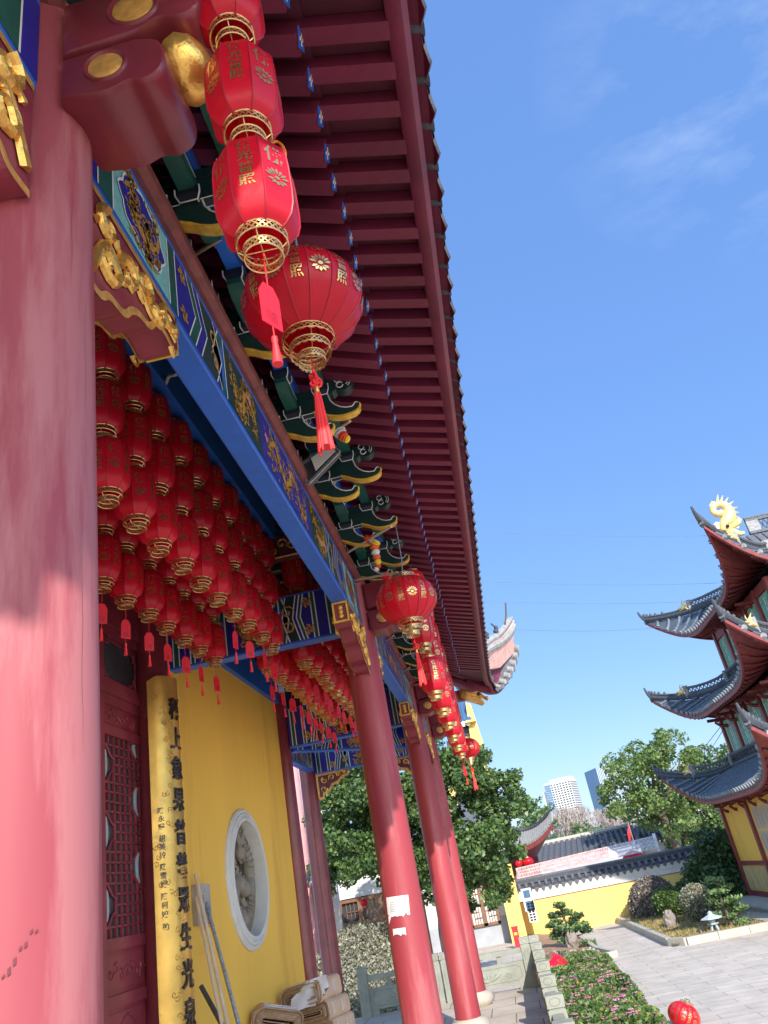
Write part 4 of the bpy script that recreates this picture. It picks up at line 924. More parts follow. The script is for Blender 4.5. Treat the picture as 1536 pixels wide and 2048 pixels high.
def add_tag(root, rz=1.0, ln=.10):
    s = MB('redtag', 'redsilk', 'redrib'); mx = Matrix.Rotation(rz, 4, 'Z')
    s.tube([(0, 0, -.206), (0, 0, -.232-ln)], .0018, 4, 'redsilk')
    z0 = -.232-ln; oc = [(-.018, z0), (.018, z0), (.036, z0-.035), (.036, z0-.145), (-.036, z0-.145), (-.036, z0-.035)]
    s.prism(oc, lambda a, b, t: mx @ Vector((a, t, b)), -.0015, .0015, 'redtag')
    for sg in (-1, 1):
        fn = lambda u, v: mx @ Vector((u*sg, -sg*.0022, v))
        put_glyph(s, '福', 0, z0-.112, .042, fn, 'redrib', .01)
    o = bpy.data.objects.new('paper_tag', s.mesh('paper_tag')); COL.objects.link(o); o.parent = root
    q = MB('redsilk'); q.tube([(0, 0, z0-.145), (0, 0, z0-.18)], .002, 4, 'redsilk')
    q.lathe([(0, z0-.178), (.008, z0-.182), (.009, z0-.195), (.007, z0-.2), (.014, z0-.27), (0, z0-.27)], (0, 0, 0), 9, 'redsilk')
    t = bpy.data.objects.new('tassel', q.mesh('tassel')); COL.objects.link(t); t.parent = o
protoA = octa('octagonal_lantern'); protoB = octa('octagonal_lantern')
# protoB shares the meshes of A and carries a tag
for a, b in zip(protoA.children, protoB.children): b.data = a.data
add_tag(protoB)
TIER = ['lowest', 'middle', 'top']
def ordinal(i): return ['first', 'second', 'third', 'fourth', 'fifth', 'sixth', 'seventh', 'eighth', 'ninth', 'tenth', 'eleventh'][i]
usedA = usedB = False
GLN = 'red lanterns hung in rows inside the porch'; GLO = 'red lantern strings along the eave'
lant = []
def place(proto, loc, label, rz, group, s=1.0):
    global usedA, usedB
    first = (proto is protoA and not usedA) or (proto is protoB and not usedB)
    if proto is protoA: usedA = True
    else: usedB = True
    if first:
        proto.location = loc; proto.rotation_euler = (0, 0, rz); proto.scale = (s,)*3; r = proto
        tag(r, label, 'lantern', group)
    else:
        r = dup(proto, loc, label, rz, s, group)
        tag(r, label, 'lantern', group)
    return r
rl = random.Random(11)
def string(x, y, zb, what, group, s=1.0, tiers=3, pitch=.445, tagged=True, rz0=None):
    for k in range(tiers):
        z = zb+.232*s+pitch*k
        rz = (rz0+rl.uniform(-.06, .06) if rz0 is not None else rl.uniform(-.4, .4))
        o_ = place(protoB if (k == 0 and tagged) else protoA, (x+rl.uniform(-.012, .012), y+rl.uniform(-.012, .012), z+rl.uniform(-.012, .012)), '%s red lantern of %s' % (TIER[k], what), rz, group, s)
        o_.rotation_euler = (rl.uniform(-.035, .035), rl.uniform(-.035, .035), rz)
        if group == GLN: o_.scale = (s*1.07, s*1.07, s*1.0)
for i in range(10):
    for x, row in ((-1.83, 'outer'), (-2.43, 'inner')):
        string(x, 7.23-.387*i, 2.28, 'the %s string this side of the cross beam, %s row' % (ordinal(i), row), GLN, 1.04, 3, .43, row == 'inner' or i < 4)
for i in range(9):
    for x, row in ((-1.66, 'outer'), (-2.06, 'inner')):
        string(x, 8.0+.40*i, 2.28, 'the %s string beyond the cross beam, %s row' % (ordinal(i), row), GLN, 1.06, 3, .43)
# strings along the eave
string(-.292, 1.59, 1.635, 'the nearest big string, beside the carved beam head', GLO, 1.03, 3, .475, True, .05)
for k, y in enumerate([7.66, 8.63, 9.6, 10.56, 11.53, 12.5]):
    string(-.335-.003*k, y, 1.60, 'the %s eave string beyond the second round lantern' % ordinal(k), GLO, 1.05, 3, .475, k == 5)
for o in [o for o in SC.objects if o.get('group') == GLN or o.get('group') == GLO]:
    pass
# round lanterns
def round_lantern(x, y, z, R, label, tassel=True, ground=False, tilt=None):
    root = thing('round_lantern', (x, y, z), label, 'lantern', 'big round lanterns', local=True)
    n = 16; prof = [(R*math.sin(t)*1.0, R*.80*math.cos(t)) for t in [.42+(PI-.84)*i/14 for i in range(15)]]
    sh = MB('redlan', 'redrib')
    for j in range(n):
        vs = []; m_ = 3
        for r, zz in prof:
            for i in range(m_+1):
                a = 2*PI*(j+i/m_)/n; rr = r*(1-.012*math.sin(PI*i/m_)*1.0); vs.append((rr*math.cos(a), rr*math.sin(a), zz))
        c = m_+1
        sh.add(vs, [(i*c+q, (i+1)*c+q, (i+1)*c+q+1, i*c+q+1) for i in range(len(prof)-1) for q in range(m_)], 'redlan', True)
        sh.tube([(r*1.003*math.cos(2*PI*j/n), r*1.003*math.sin(2*PI*j/n), zz) for r, zz in prof], .0035, 5, 'redrib')
    lt = sh
    for j in range(n):
        a0 = 2*PI*(j+.5)/n
        def fn(u, v, a0=a0):
            ct = max(-1, min(1, v/(R*.80))); t = math.acos(ct); r = R*math.sin(t)+.0035; a = a0+u/max(r, .05)
            return Vector((r*math.cos(a), r*math.sin(a), v))
        if j % 2:
            for q, ch in enumerate('佛光普照'): put_glyph(lt, ch, 0, R*(.50-.235*q), R*.215, fn, 'lgold', .016)
        else:
            put_glyph(lt, '佛', 0, R*.36, R*.30, fn, 'lgold', .016); lotus(lt, 0, -R*.05, R*.38, fn, 'lgold')
    o = bpy.data.objects.new('lantern_shade', sh.mesh('lantern_shade')); COL.objects.link(o); o.parent = root
    g = MB('fili'); r0 = R*.42; zb = -R*.73
    for i, (r, dz) in enumerate(((r0, 0), (r0*.78, .052*R/.27), (r0*.52, .10*R/.27))):
        ring_filigree(g, r, zb-dz-.03*R/.27, zb-dz, 26)
        for q in range(18):
            a = 2*PI*q/18; b = 2*PI*(q+1)/18; mid_ = (a+b)/2; zz = zb-dz-.03*R/.27
            g.add([(r*1.01*math.cos(a), r*1.01*math.sin(a), zz), (r*1.01*math.cos(b), r*1.01*math.sin(b), zz), (r*1.02*math.cos(mid_+.08), r*1.02*math.sin(mid_+.08), zz-.012), (r*1.02*math.cos(mid_-.08), r*1.02*math.sin(mid_-.08), zz-.012)], [(0, 1, 2, 3)], 'fili')
    for q in range(4):
        a = q*PI/2; g.tube([(r0*math.cos(a), r0*math.sin(a), zb), (r0*.52*math.cos(a), r0*.52*math.sin(a), zb-.1*R/.27)], .002, 4, 'fili')
    g.tube([(-r0*.52, 0, zb-.1*R/.27), (r0*.52, 0, zb-.1*R/.27)], .002, 4, 'fili'); g.tube([(0, -r0*.52, zb-.1*R/.27), (0, r0*.52, zb-.1*R/.27)], .002, 4, 'fili')
    o = bpy.data.objects.new('gold_rings', g.mesh('gold_rings')); COL.objects.link(o); o.parent = root
    g = MB('fili', 'wire'); ring_filigree(g, r0, R*.73, R*.73+.035, 26); g.lathe([(r0*.98, R*.735), (r0*.5, R*.80), (.01, R*.82)], (0, 0, 0), 20, 'fili')
    for q in range(5):
        a = q*1.3; g.tube([(.04*math.cos(a), .04*math.sin(a), R*.80), (.055*math.cos(a+.5), .055*math.sin(a+.5), R*.95), (.02*math.cos(a+1), .02*math.sin(a+1), R*1.0)], .004, 4, 'black')
    o = bpy.data.objects.new('gold_collar', g.mesh('gold_collar')); COL.objects.link(o); o.parent = root
    if tassel:
        q = MB('redsilk', 'gold'); z0 = -R*.73-.1*R/.27; q.tube([(0, 0, z0+.02), (0, 0, z0-.10)], .003, 4, 'redsilk')
        rr = random.Random(3)
        for i in range(16): 
            a = rr.random()*6; h = z0-.10-.06*rr.random(); q.tube([Vector((p, 0, q_)) @ Matrix.Rotation(a, 3, 'Z') for p, q_ in spiral(.012, h, .020, 1, i, 1, 8)], .006, 5, 'redsilk')
        q.lathe([(.011, z0-.17), (.012, z0-.2), (.011, z0-.205)], (0, 0, 0), 10, 'gold')
        q.lathe([(0, z0-.165), (.010, z0-.17), (.015, z0-.25), (.026, z0-.43), (.028, z0-.47), (0, z0-.47)], (0, 0, 0), 14, 'redsilk')
        for i in range(14):
            a = rr.random()*6; q.tube([(.012*math.cos(a), .012*math.sin(a), z0-.2), (.022*math.cos(a), .022*math.sin(a), z0-.34), (.034*math.cos(a), .034*math.sin(a), z0-.48-.02*rr.random())], .003, 4, 'redsilk')
        o = bpy.data.objects.new('silk_tassel', q.mesh('silk_tassel')); COL.objects.link(o); o.parent = root
    return root
_ = PX(605, 607, x=-.352); ra = round_lantern(_.x, _.y, _.z, .275, 'big round red lantern hanging in front of the nearest octagonal string'); ra.rotation_euler = (0, 0, .32)
_ = PX(813, 1200, x=-.379); rb = round_lantern(_.x, _.y, _.z, .278, 'round red lantern hanging before the head of the middle porch column'); rb.rotation_euler = (0, 0, .1)
_ = PX(935, 1497, y=15.0); rc = round_lantern(_.x, _.y, _.z, .235, 'small far round red lantern at the end of the eave beside the tree'); rc.rotation_euler = (0, 0, .2)
for nm, r_, tip in (('lantern_cord', ra, (-.33, 2.62, 3.10)), ('lantern_cord', rb, (-.34, 6.65, 3.10)), ('lantern_cord', rc, (-.28, 15.0, 3.2))):
    m_ = MB('wire'); l = Vector(r_.location); m_.tube([l+Vector((0, 0, .2)), l.lerp(Vector(tip), .5)+Vector((.01, 0, 0)), tip], .005, 5, 'wire')
    tag(m_.build('lantern_cord'), 'thin cord holding up %s' % {0: 'the biggest round lantern', 1: 'the round lantern by the middle column', 2: 'the far round lantern at the end of the eave'}[(ra, rb, rc).index(r_)], 'cord')
# ================================================================== SMALL THINGS ON THE PORCH
bc = Vector((-3.2, 7.52, 0)); BR = .245
t = thing('couplet_board', (-3.0, 7.5, FZ), 'tall curved gilt board with black carved characters on the dark red inner column', 'sign')
mb = MB('gold'); 
g_ = bpy.data.materials.new('gilt_board'); M['gilt'] = mat('gilt_board', (0.70, 0.42, 0.10), 0.33, metal=0.6, var=0.22, scale=3, bump=0.12, bscale=14, stain=(0.42, 0.26, 0.09), stain_scale=3.5, stain_at=0.60); bpy.data.materials.remove(g_)
na = 24; A0, A1 = math.radians(-80), math.radians(58); zt, zbm = 2.33, -1.85
vs = []
for zz in (zbm, zt):
    for r in (BR, BR-.03):
        for i in range(na+1):
            a = A0+(A1-A0)*i/na; lift = -.05*max(0, (abs(i/na-.5)*2)-.7)/.3 if zz == zt else 0
            vs.append(bc+Vector((r*math.cos(a), r*math.sin(a), zz+lift)))
k = na+1
fs = [(i, i+1, 2*k+i+1, 2*k+i) for i in range(na)]+[(k+i+1, k+i, 3*k+i, 3*k+i+1) for i in range(na)]+[(2*k+i, 2*k+i+1, 3*k+i+1, 3*k+i) for i in range(na)]+[(i+1, i, k+i, k+i+1) for i in range(na)]+[(0, 2*k, 3*k, k), (na, k+na, 3*k+na, 2*k+na)]
mb.add(vs, fs, 'gilt', True)
rr = random.Random(8)
def BF(r): return lambda u, v: bc+Vector(((BR+r)*math.cos(u/BR), (BR+r)*math.sin(u/BR), v))
for i in range(26):      # engraved clouds
    z0 = 2.15-.155*i; u0 = BR*math.radians(rr.choice((-62, -40, -30)))+rr.uniform(-.02, .02)
    for q in range(3):
        mb.tube([BF(.0005)(a, b) for a, b in spiral(u0+.03*q-.03, z0+rr.uniform(-.05, .05), .028, 1.1, rr.random()*6, rr.choice((-1, 1)), 9)], .0035, 4, 'gilt')
for i, ch in enumerate('稱上象果普養眾生光泉化無'):
    z0 = 2.0-.293*i
    if z0 < -1.7: break
    for lift, fat in ((.006, .030), (.014, .018)): put_glyph(mb, ch, BR*math.radians(-10), z0, .235, BF(lift), 'ink', fat, .78)
z0 = 1.03
for grp in ('陳永耀', '胡美玲', '陳雪姣', '陳柯姣', '助'):
    for ch in grp: put_glyph(mb, ch, BR*math.radians(-60), z0, .062, BF(.003), 'ink', .02); z0 -= .072
    z0 -= .028
mb.build('gilt_board', t)
def leaning(name, top, bot, r, m, label, cat='pole', n=8):
    q = MB(m); q.tube([top, Vector(top).lerp(Vector(bot), .5), bot], r, n, m); return tag(q.build(name), label, cat)
leaning('wooden_pole', PX(391, 1748, x=-3.11), PX(470, 2120, x=-2.70), .018, 'wood', 'pale wooden pole leaning on the yellow wall, upper of the pair', 'pole')
leaning('wooden_pole', PX(392, 1795, x=-3.10), PX(458, 2120, x=-2.72), .016, 'wood', 'pale wooden pole leaning beside the gilt board, shorter of the pair', 'pole')
p = thing('steel_pipe', tuple(PX(494, 2120, z=FZ)), 'scuffed grey steel pipe leaning on the yellow wall right of the wooden poles', 'pipe')
q = MB('steel'); a = PX(414, 1812, x=-3.11); b = PX(496, 2120, x=-2.68); q.tube([a, b], .019, 10, 'steel'); q.build('pipe', p)
q = MB('steel'); d = (b-a).normalized(); q.tube([a-d*.03, a+d*.06], .028, 10, 'steel'); q.build('clamp', p)
leaning('dark_rod', PX(402, 1972, x=-3.05), PX(466, 2090, x=-2.72), .022, 'darksteel', 'short dark rod slanting down behind the gilt board', 'rod')
t = thing('stone_plaque', tuple(PX(405, 1850, x=-3.12)), 'pale weathered slab with faint red characters set against the yellow wall', 'plaque')
q = MB('paper'); M['slab'] = mat('weathered_slab', (0.40, 0.38, 0.34), 0.85, var=.15, scale=6, stain=(.22, .21, .17), stain_scale=6)
pa, pb_ = PX(391, 1765, x=-3.12), PX(413, 1848, x=-3.12)
q.box((-3.169, pa.y, pb_.z), (-3.12, pa.y+.40, pa.z-.02), 'slab'); q.build('slab', t)
q = MB('redtag')
for ch, u, v in (('浙', .17, .16), ('群', .20, .40), ('谷', .31, .38), ('寺', .18, .62)): put_glyph(q, ch, pa.y+u, pa.z-v, .10, lambda a, b: Vector((-3.118, a, b)), 'redrib', .0)
q.build('red_lettering', t)
# torn notices on the middle column
c0 = Vector((CX, CY[1], 0))
def notice(px0, py0, px1, py1, label, torn):
    q = MB('paper'); pc = PX((px0+px1)/2, (py0+py1)/2, y=7.5)
    def onc(px, py):
        # the ray's hit on the column surface
        d = PX(px, py, y=1.0); cx, cy_ = c0.x, c0.y; r = .1745
        A = d.x*d.x+1; B = d.x*cx+cy_; C = cx*cx+cy_*cy_-r*r; disc = B*B-A*C
        t_ = (B-math.sqrt(max(disc, 0)))/A; return d*t_
    nu, nv = 10, 6; vs = []; rr = random.Random(int(px0))
    for j in range(nv+1):
        for i in range(nu+1):
            u = i/nu; v = j/nv
            px = px0+(px1-px0)*u+(py1-py0)*0.10*v; py = py0+(py1-py0)*v-(px1-px0)*.13*u
            if j == nv: py += torn*(rr.random()-.7)
            p_ = onc(px, py); nrm = Vector((p_.x-c0.x, p_.y-c0.y, 0)).normalized(); vs.append(p_+nrm*.004)
    q.add(vs, [(j*(nu+1)+i, (j+1)*(nu+1)+i, (j+1)*(nu+1)+i+1, j*(nu+1)+i+1) for j in range(nv) for i in range(nu)], 'paper', True)
    def f(u, v): 
        p_ = onc(px0+(px1-px0)*u+(py1-py0)*.10*v, py0+(py1-py0)*v-(px1-px0)*.13*u); nrm = Vector((p_.x-c0.x, p_.y-c0.y, 0)).normalized(); return p_+nrm*.006
    if py1-py0 > 30:
        M['print'] = M.get('print') or mat('grey_print', (.26, .26, .28), .8)
        for j in range(6):
            q.ribbon([(.15+.7*i/12, .28+.09*j) for i in range(int(5+7*rr.random()))], .022, f, 'print')
        q.poly([(.02, .95), (.22, .80), (.02, 1.35)], f, 'paper')
    return tag(q.build('torn_notice'), label, 'notice')
notice(773, 1795, 816, 1835, 'larger torn white notice pasted on the middle red column', 10)
notice(786, 1858, 811, 1872, 'small torn strip of white paper pasted below the bigger notice', 8)
# folded cardboard bundles tied with white bands
def bundle(px, py, y, w, h, L_, yaw, label, tilt=0.0, open_=True, zb=None):
    c = PX(px, py, y=y); t = thing('cardboard_bundle', tuple(c), label, 'cardboard', 'folded cardboard bundles'); mx = Matrix.Translation(c) @ Matrix.Rotation(yaw, 4, 'Z') @ Matrix.Rotation(tilt, 4, 'Y')
    rr = random.Random(int(px)); q = MB('board', 'boarddk')
    for k in range(7):
        f = 1-k*.12; ww, hh = w*(1-.055*k), h*f
        if hh < .03: break
        def loop(s, grow): 
            return [(x+grow*cx_, z+grow*cz_) for x, z, cx_, cz_ in [(-ww/2+hh/2+hh/2*math.cos(a), hh/2*math.sin(a), math.cos(a), math.sin(a)) for a in [PI/2+PI*i/8 for i in range(9)]]+[(ww/2-hh*.3+hh*.3*math.cos(a), -hh/2+hh*.3+hh*.3*math.sin(a), math.cos(a), math.sin(a)) for a in [-PI/2+PI/2*i/3 for i in range(4)]]+[(ww/2-hh*.25+hh*.25*math.cos(a), hh/2-hh*.25+hh*.25*math.sin(a), math.cos(a), math.sin(a)) for a in [PI/2*i/3 for i in range(4)]]]
        Lk = L_/2+rr.uniform(-.03, .02)*(k > 0)
        o = loop(0, 0); i_ = loop(0, -.012); n = len(o)
        for pts, s in ((o, 1), (i_, -1)):
            vs = [mx @ Vector((x, yy, z)) for yy in (-Lk, Lk) for x, z in pts]
            q.add(vs, [((i, (i+1) % n, n+(i+1) % n, n+i) if s < 0 else (n+i, n+(i+1) % n, (i+1) % n, i)) for i in range(n)], 'board' if s > 0 else 'boarddk', True)
        for yy in (-Lk, Lk): 
            vs = [mx @ Vector((x, yy, z)) for x, z in o]+[mx @ Vector((x, yy, z)) for x, z in i_]
            q.add(vs, [(i, (i+1) % n, n+(i+1) % n, n+i) for i in range(n)], 'boarddk')
    for k in range(5):
        z = -h/2+.05+k*(h-.08)/5
        q.box((-w*.30, -L_/2+.03*rr.random(), z), (w*.32-.02*k, L_/2-.03, z+.010), 'boarddk', mx)
    q.build('cardboard', t)
    s = MB('plasticw')
    for yy in (-L_*.30, L_*.12):
        pts = [mx @ Vector((x, yy, z)) for x, z in ((-w/2-.004, -h*.2), (-w/2-.004, h*.2), (-w/2+h/2, h/2+.005), (w/2-h*.25, h/2+.005), (w/2+.005, h*.22), (w/2+.005, -h*.22), (w/2-h*.3, -h/2-.004))]
        s.tube(pts, .006, 5, 'plasticw')
    s.build('plastic_band', t)
    return t
bundle(622, 1985, 10.9, .60, .25, .50, -.32, 'topmost folded cardboard bundle with a white plastic bag tucked in its fold', -.10)
bundle(640, 2022, 10.95, .58, .22, .50, -.34, 'second folded cardboard bundle from the top, in front of the last inner column', -.10)
bundle(650, 2056, 11.0, .58, .18, .50, -.34, 'third cardboard bundle down the stack, its edge just above the frame bottom', -.10)
bundle(552, 2040, 9.9, .55, .26, .55, .35, 'slanting cardboard bundle lying left of the stack against the yellow wall', .30)
for k in range(3): 
    pass
q = MB('plasticw'); c = PX(612, 1982, y=10.6); rr = random.Random(2); vs = []
for j in range(7):
    for i in range(9): vs.append(PX(588+8*i+4*j*(i/9-.4), 1972+9*j-3*i, y=10.60-.02*math.sin(i*1.7+j))+Vector((0, rr.uniform(-.012, .012), rr.uniform(-.006, .006))) if 3 <= i+j <= 11 else PX(600+3*i, 1978+3*j, y=10.64))
q.add(vs, [(j*9+i, (j+1)*9+i, (j+1)*9+i+1, j*9+i+1) for j in range(6) for i in range(8)], 'plasticw', True)
tag(q.build('plastic_bag'), 'crumpled white plastic bag stuffed in the top cardboard bundle', 'bag')
# floodlight clipped on the molding
t = thing('floodlight', tuple(PX(620, 965, y=5.15)), 'dark floodlight with a pale reflector clipped to the red molding under the brackets', 'floodlight')
q = MB('darksteel'); fr_ = [PX(*p, y=5.15) for p in ((600, 930), (664, 886), (679, 903), (616, 968))]
n_ = (fr_[1]-fr_[0]).cross(fr_[3]-fr_[0]).normalized()
if n_.y > 0: n_ = -n_
bk = [p-n_*.07 for p in fr_]; q.add(fr_+bk, [(7, 6, 5, 4), (0, 4, 5, 1), (1, 5, 6, 2), (2, 6, 7, 3), (3, 7, 4, 0)], 'darksteel'); q.add([p-n_*.012 for p in fr_], [(0, 1, 2, 3)], 'glass')
for a, b in ((0, 1), (1, 2), (2, 3), (3, 0)): q.bar(fr_[a], fr_[b], .014, .02, 'steel')
q.bar(fr_[0].lerp(fr_[3], .5)-n_*.05, PX(600, 975, y=5.3), .03, .03, 'darksteel'); q.build('housing', t)
q = MB('paper'); ip = [PX(*p, y=5.13) for p in ((622, 917), (660, 890), (672, 903), (632, 943))]; q.add([p+n_*.006 for p in ip], [(0, 1, 2, 3)], 'paper'); q.build('reflector', t)
# security camera with an orange cable beside the nearest lantern string
t = thing('security_camera', tuple(PX(552, 300, y=2.5)), 'small black security camera under the eave behind the nearest lantern string', 'camera')
q = MB('black'); a = PX(545, 303, y=2.45); q.tube([a, PX(557, 300, y=2.6)], .032, 14, 'black'); q.tube([a+Vector((0, -.004, 0)), a], .024, 14, 'glass'); q.tube([PX(557, 300, y=2.6), PX(560, 285, y=2.7), Vector((-.32, 2.7, 3.1))], .012, 6, 'black'); q.build('camera_body', t)
q = MB('orange'); q.tube(spline([PX(537, 290, y=1.75), PX(552, 283, y=1.8), PX(565, 292, y=1.8), PX(571, 312, y=1.8), PX(564, 330, y=1.85)], 5), .005, 6, 'orange'); q.blob(PX(527, 291, y=1.72), .022, 'paper', 8, 6, .3); q.build('cable', t)
# little flags on poles stuck out from the molding
def flag(a, b, ya, yb, cloth, label):
    A = PX(*a, y=ya); B = PX(*b, y=yb); t = thing('flag_pole', tuple(A), label, 'flag'); q = MB('wood'); q.tube([A, B], .012, 8, 'wood'); q.build('pole', t)
    for i, (pts, cols) in enumerate(cloth):
        c = MB(*cols); P_ = spline([PX(px, py, y=(ya+yb)/2-.02) for px, py in pts], 6); n = len(P_); w = .045
        rr = random.Random(i+3)
        for j in range(n-1):
            r0 = w*(1-.5*j/n)*(1+.25*math.sin(j*2.1)); r1 = w*(1-.5*(j+1)/n)*(1+.25*math.sin((j+1)*2.1)); c.tube([P_[j], P_[j+1]], [max(r0, .008), max(r1, .008)], 9, cols[j*len(cols)//(n-1) if len(cols) > 1 else 0], cap=(j in (0, n-2)))
        c.build('cloth', t)
flag((683, 1112), (782, 1053), 6.9, 6.3, [([(757, 1076), (749, 1092), (753, 1112), (756, 1130), (751, 1142)], ['flagb', 'flagy', 'safety', 'paper', 'safety', 'flagy', 'safety', 'paper']), ([(732, 1082), (740, 1076), (748, 1086), (745, 1092)], ['safety', 'flagr', 'paper', 'safety'])], 'slanting flag pole with a rolled multicoloured flag, near the round lantern at the middle column')
flag((706, 1161), (795, 1145), 7.4, 6.9, [([(768, 1150), (775, 1157), (780, 1164), (784, 1170)], ['flagr', 'flagr'])], 'pale flag pole reaching out level with the top of the middle column')
flag((378, 516), (440, 478), 3.3, 3.0, [([(438, 480), (446, 486), (452, 492)], ['safety', 'flagy'])], 'pinkish flag pole beside the lowest lantern of the nearest string')
flag((655, 870), (700, 842), 5.0, 4.7, [([(678, 862), (684, 870), (690, 876), (697, 880)], ['paper', 'flagr', 'safety', 'flagy'])], 'short flag pole with a red white and yellow cloth above the floodlight')
for a, ya, b, yb in (((770, 1283), 9.9, (786, 1272), 9.6), ((794, 1320), 11, (812, 1308), 10.6), ((804, 1344), 11.7, (818, 1336), 11.4), ((818, 1372), 12.5, (840, 1368), 12.2)):
    flag(a, b, ya, yb, [], 'thin pale pole over the second bay, ' + {9.9: 'the one nearest the middle column', 11: 'second beyond the middle column', 11.7: 'third beyond the middle column', 12.5: 'farthest from the middle column'}[ya])
q = MB('steel'); q.tube([PX(312, 778, y=4.6), PX(330, 772, y=4.5), PX(338, 752, y=4.4), PX(352, 750, y=4.3)], .012, 6, 'plaster'); tag(q.build('conduit'), 'short bent white conduit crossing the porch ceiling', 'pipe')

# ================================================================== COURTYARD
mb = MB('pave'); mb.add([(-400, -200, GZ), (400, -200, GZ), (400, 1500, GZ), (-400, 1500, GZ)], [(0, 1, 2, 3)]); tag(mb.build('courtyard_paving'), kind='structure')
# temple courtyard wall with a tiled coping
t = thing('courtyard_wall', (5, 42, GZ), 'yellow courtyard wall with white band and grey tiled coping', 'wall')
WY = 41.7
mb = MB('yellow2'); mb.box((-.1, WY, GZ), (24, WY+.35, -1.62)); mb.build('yellow_face', t)
mb = MB('plaster'); mb.box((-.1, WY-.03, -1.62), (24, WY+.38, -1.40)); mb.box((-.1, WY-.06, -1.40), (24, WY+.41, -1.17)); mb.build('white_band', t)
mb = MB('molding'); mb.box((-.1, WY-.035, -1.645), (24, WY, -1.622)); mb.build('red_line', t)
mb = MB('tile', 'tiledk'); mb.prism([(WY-.12, -1.13), (WY+.17, -.86), (WY+.6, -1.13)], lambda a, b, u: Vector((u, a, b)), -.1, 24, 'tiledk')
for i in range(74):
    x = -.05+.325*i
    mb.tube([(x, WY-.15, -1.10), (x, WY+.12, -.86)], .085, 8, 'tile')
    mb.add([(x+.05, WY-.14, -1.12), (x+.275, WY-.14, -1.12), (x+.24, WY-.15, -1.22), (x+.1625, WY-.16, -1.30), (x+.085, WY-.15, -1.22)], [(0, 1, 2, 3, 4)[::-1]], 'tile')
mb.box((-.1, WY+.03, -.90), (24, WY+.31, -.74), 'tiledk'); mb.tube([(-.1, WY+.17, -.70), (24, WY+.17, -.70)], .08, 8, 'tile'); mb.build('tiled_coping', t)
mb = MB('yellow2'); mb.box((-.62, WY-.7, GZ), (.12, WY+.35, .1)); tag(mb.build('yellow_pier'), 'narrow sunlit yellow pier standing between the white house and the courtyard wall', 'pier')
# air conditioners on the pier
t = thing('air_conditioner', tuple(PX(1052, 1790, y=40.9)), 'tall white outdoor unit with dark blue-green panels on the pier, above the grilled one', 'air conditioner')
def acbox(c, w, h, t_, parent, kind):
    x, y, z = c; q = MB('plaster'); q.box((x-w/2, y-.18, z-h/2), (x+w/2, y+.18, z+h/2)); q.build('casing', parent)
    g = MB('bluetile' if kind else 'black')
    if kind:
        for s in (-1, 1): g.box((x-w*.33, y-.186, z+s*h*.25-h*.17), (x+w*.33, y-.181, z+s*h*.25+h*.17), 'bluetile')
    else:
        for i in range(2):
            for j in range(7): g.box((x-w*.36+w*.38*i, y-.186, z-h*.44+h*.128*j), (x-w*.36+w*.38*i+w*.28, y-.181, z-h*.44+h*.128*j+h*.085))
    g.build('panel' if kind else 'grille', parent)
a = PX(1056, 1800, y=40.6); acbox((a.x, 40.6, a.z+.02), .46, .95, 0, t, True)
t = thing('air_conditioner', tuple(PX(1066, 1845, y=40.6)), 'white outdoor unit with a black grid grille low on the yellow pier', 'air conditioner')
a = PX(1063, 1820, y=40.6); acbox((a.x, 40.6, a.z-.05), .40, .88, 0, t, False)
# white house with a lattice window behind the tree
t = thing('white_house', (-4, 42.2, GZ), 'white and grey plastered house with a brown lattice window behind the big tree', 'house')
q = MB('plaster'); q.box((-9, 42.2, -2.05), (-.62, 47, 1.6)); q.build('wall', t); q = MB('greywall'); q.box((-9, 42.17, GZ), (-.62, 42.2, -2.05)); q.build('grey_dado', t)
wa, wb = PX(938, 1815, y=42.1), PX(1005, 1855, y=42.1)
x0, x1, z0, z1 = wa.x-.05, wb.x-.02, -2.35, -.55
q = MB('brownwood'); 
for a in ((x0, x0+.12, z0, z1), (x1-.12, x1, z0, z1), ((x0+x1)/2-.1, (x0+x1)/2+.1, z0, z1), (x0, x1, z0, z0+.12), (x0, x1, z1-.12, z1)): q.box((a[0], 42.05, a[2]), (a[1], 42.16, a[3]))
for s in (0, 1):
    xa = x0+.12+s*((x1-x0)/2-.02); xb = xa+(x1-x0)/2-.22
    for i in range(1, 4): q.bar((xa+(xb-xa)*i/4, 42.1, z0+.12), (xa+(xb-xa)*i/4, 42.1, z1-.12), .03, .03, 'brownwood')
    for j in range(1, 6): q.bar((xa+(xb-xa)*(.25 if j % 2 else 0), 42.1, z0+.12+(z1-z0-.24)*j/6), (xa+(xb-xa)*(1 if j % 2 else .75), 42.1, z0+.12+(z1-z0-.24)*j/6), .03, .03, 'brownwood')
w_ = q.build('lattice_window', t); q = MB('greywall'); q.box((x0+.1, 42.13, z0+.1), (x1-.1, 42.15, z1-.1), 'plaster'); q.build('pane', w_)
q = MB('tile'); q.prism([(41.4, 1.55), (44.6, 3.4), (47.8, 1.55)], lambda a, b, u: Vector((u, a, b)), -9.3, -.4, 'tile'); q.build('roof', t)
q = MB('redplastic'); a = PX(1037, 1893, y=38.5); q.box((a.x-.13, a.y-.12, GZ), (a.x+.13, a.y+.12, a.z+.72)); q.box((a.x-.15, a.y-.14, a.z+.72), (a.x+.15, a.y+.14, a.z+.78)); o = q.build('red_post_box'); tag(o, 'upright red box at the foot of the yellow pier', 'box')
q = MB('flagy'); q.box((a.x-.07, a.y-.126, a.z+.45), (a.x+.07, a.y-.121, a.z+.55)); q.build('yellow_label', o)
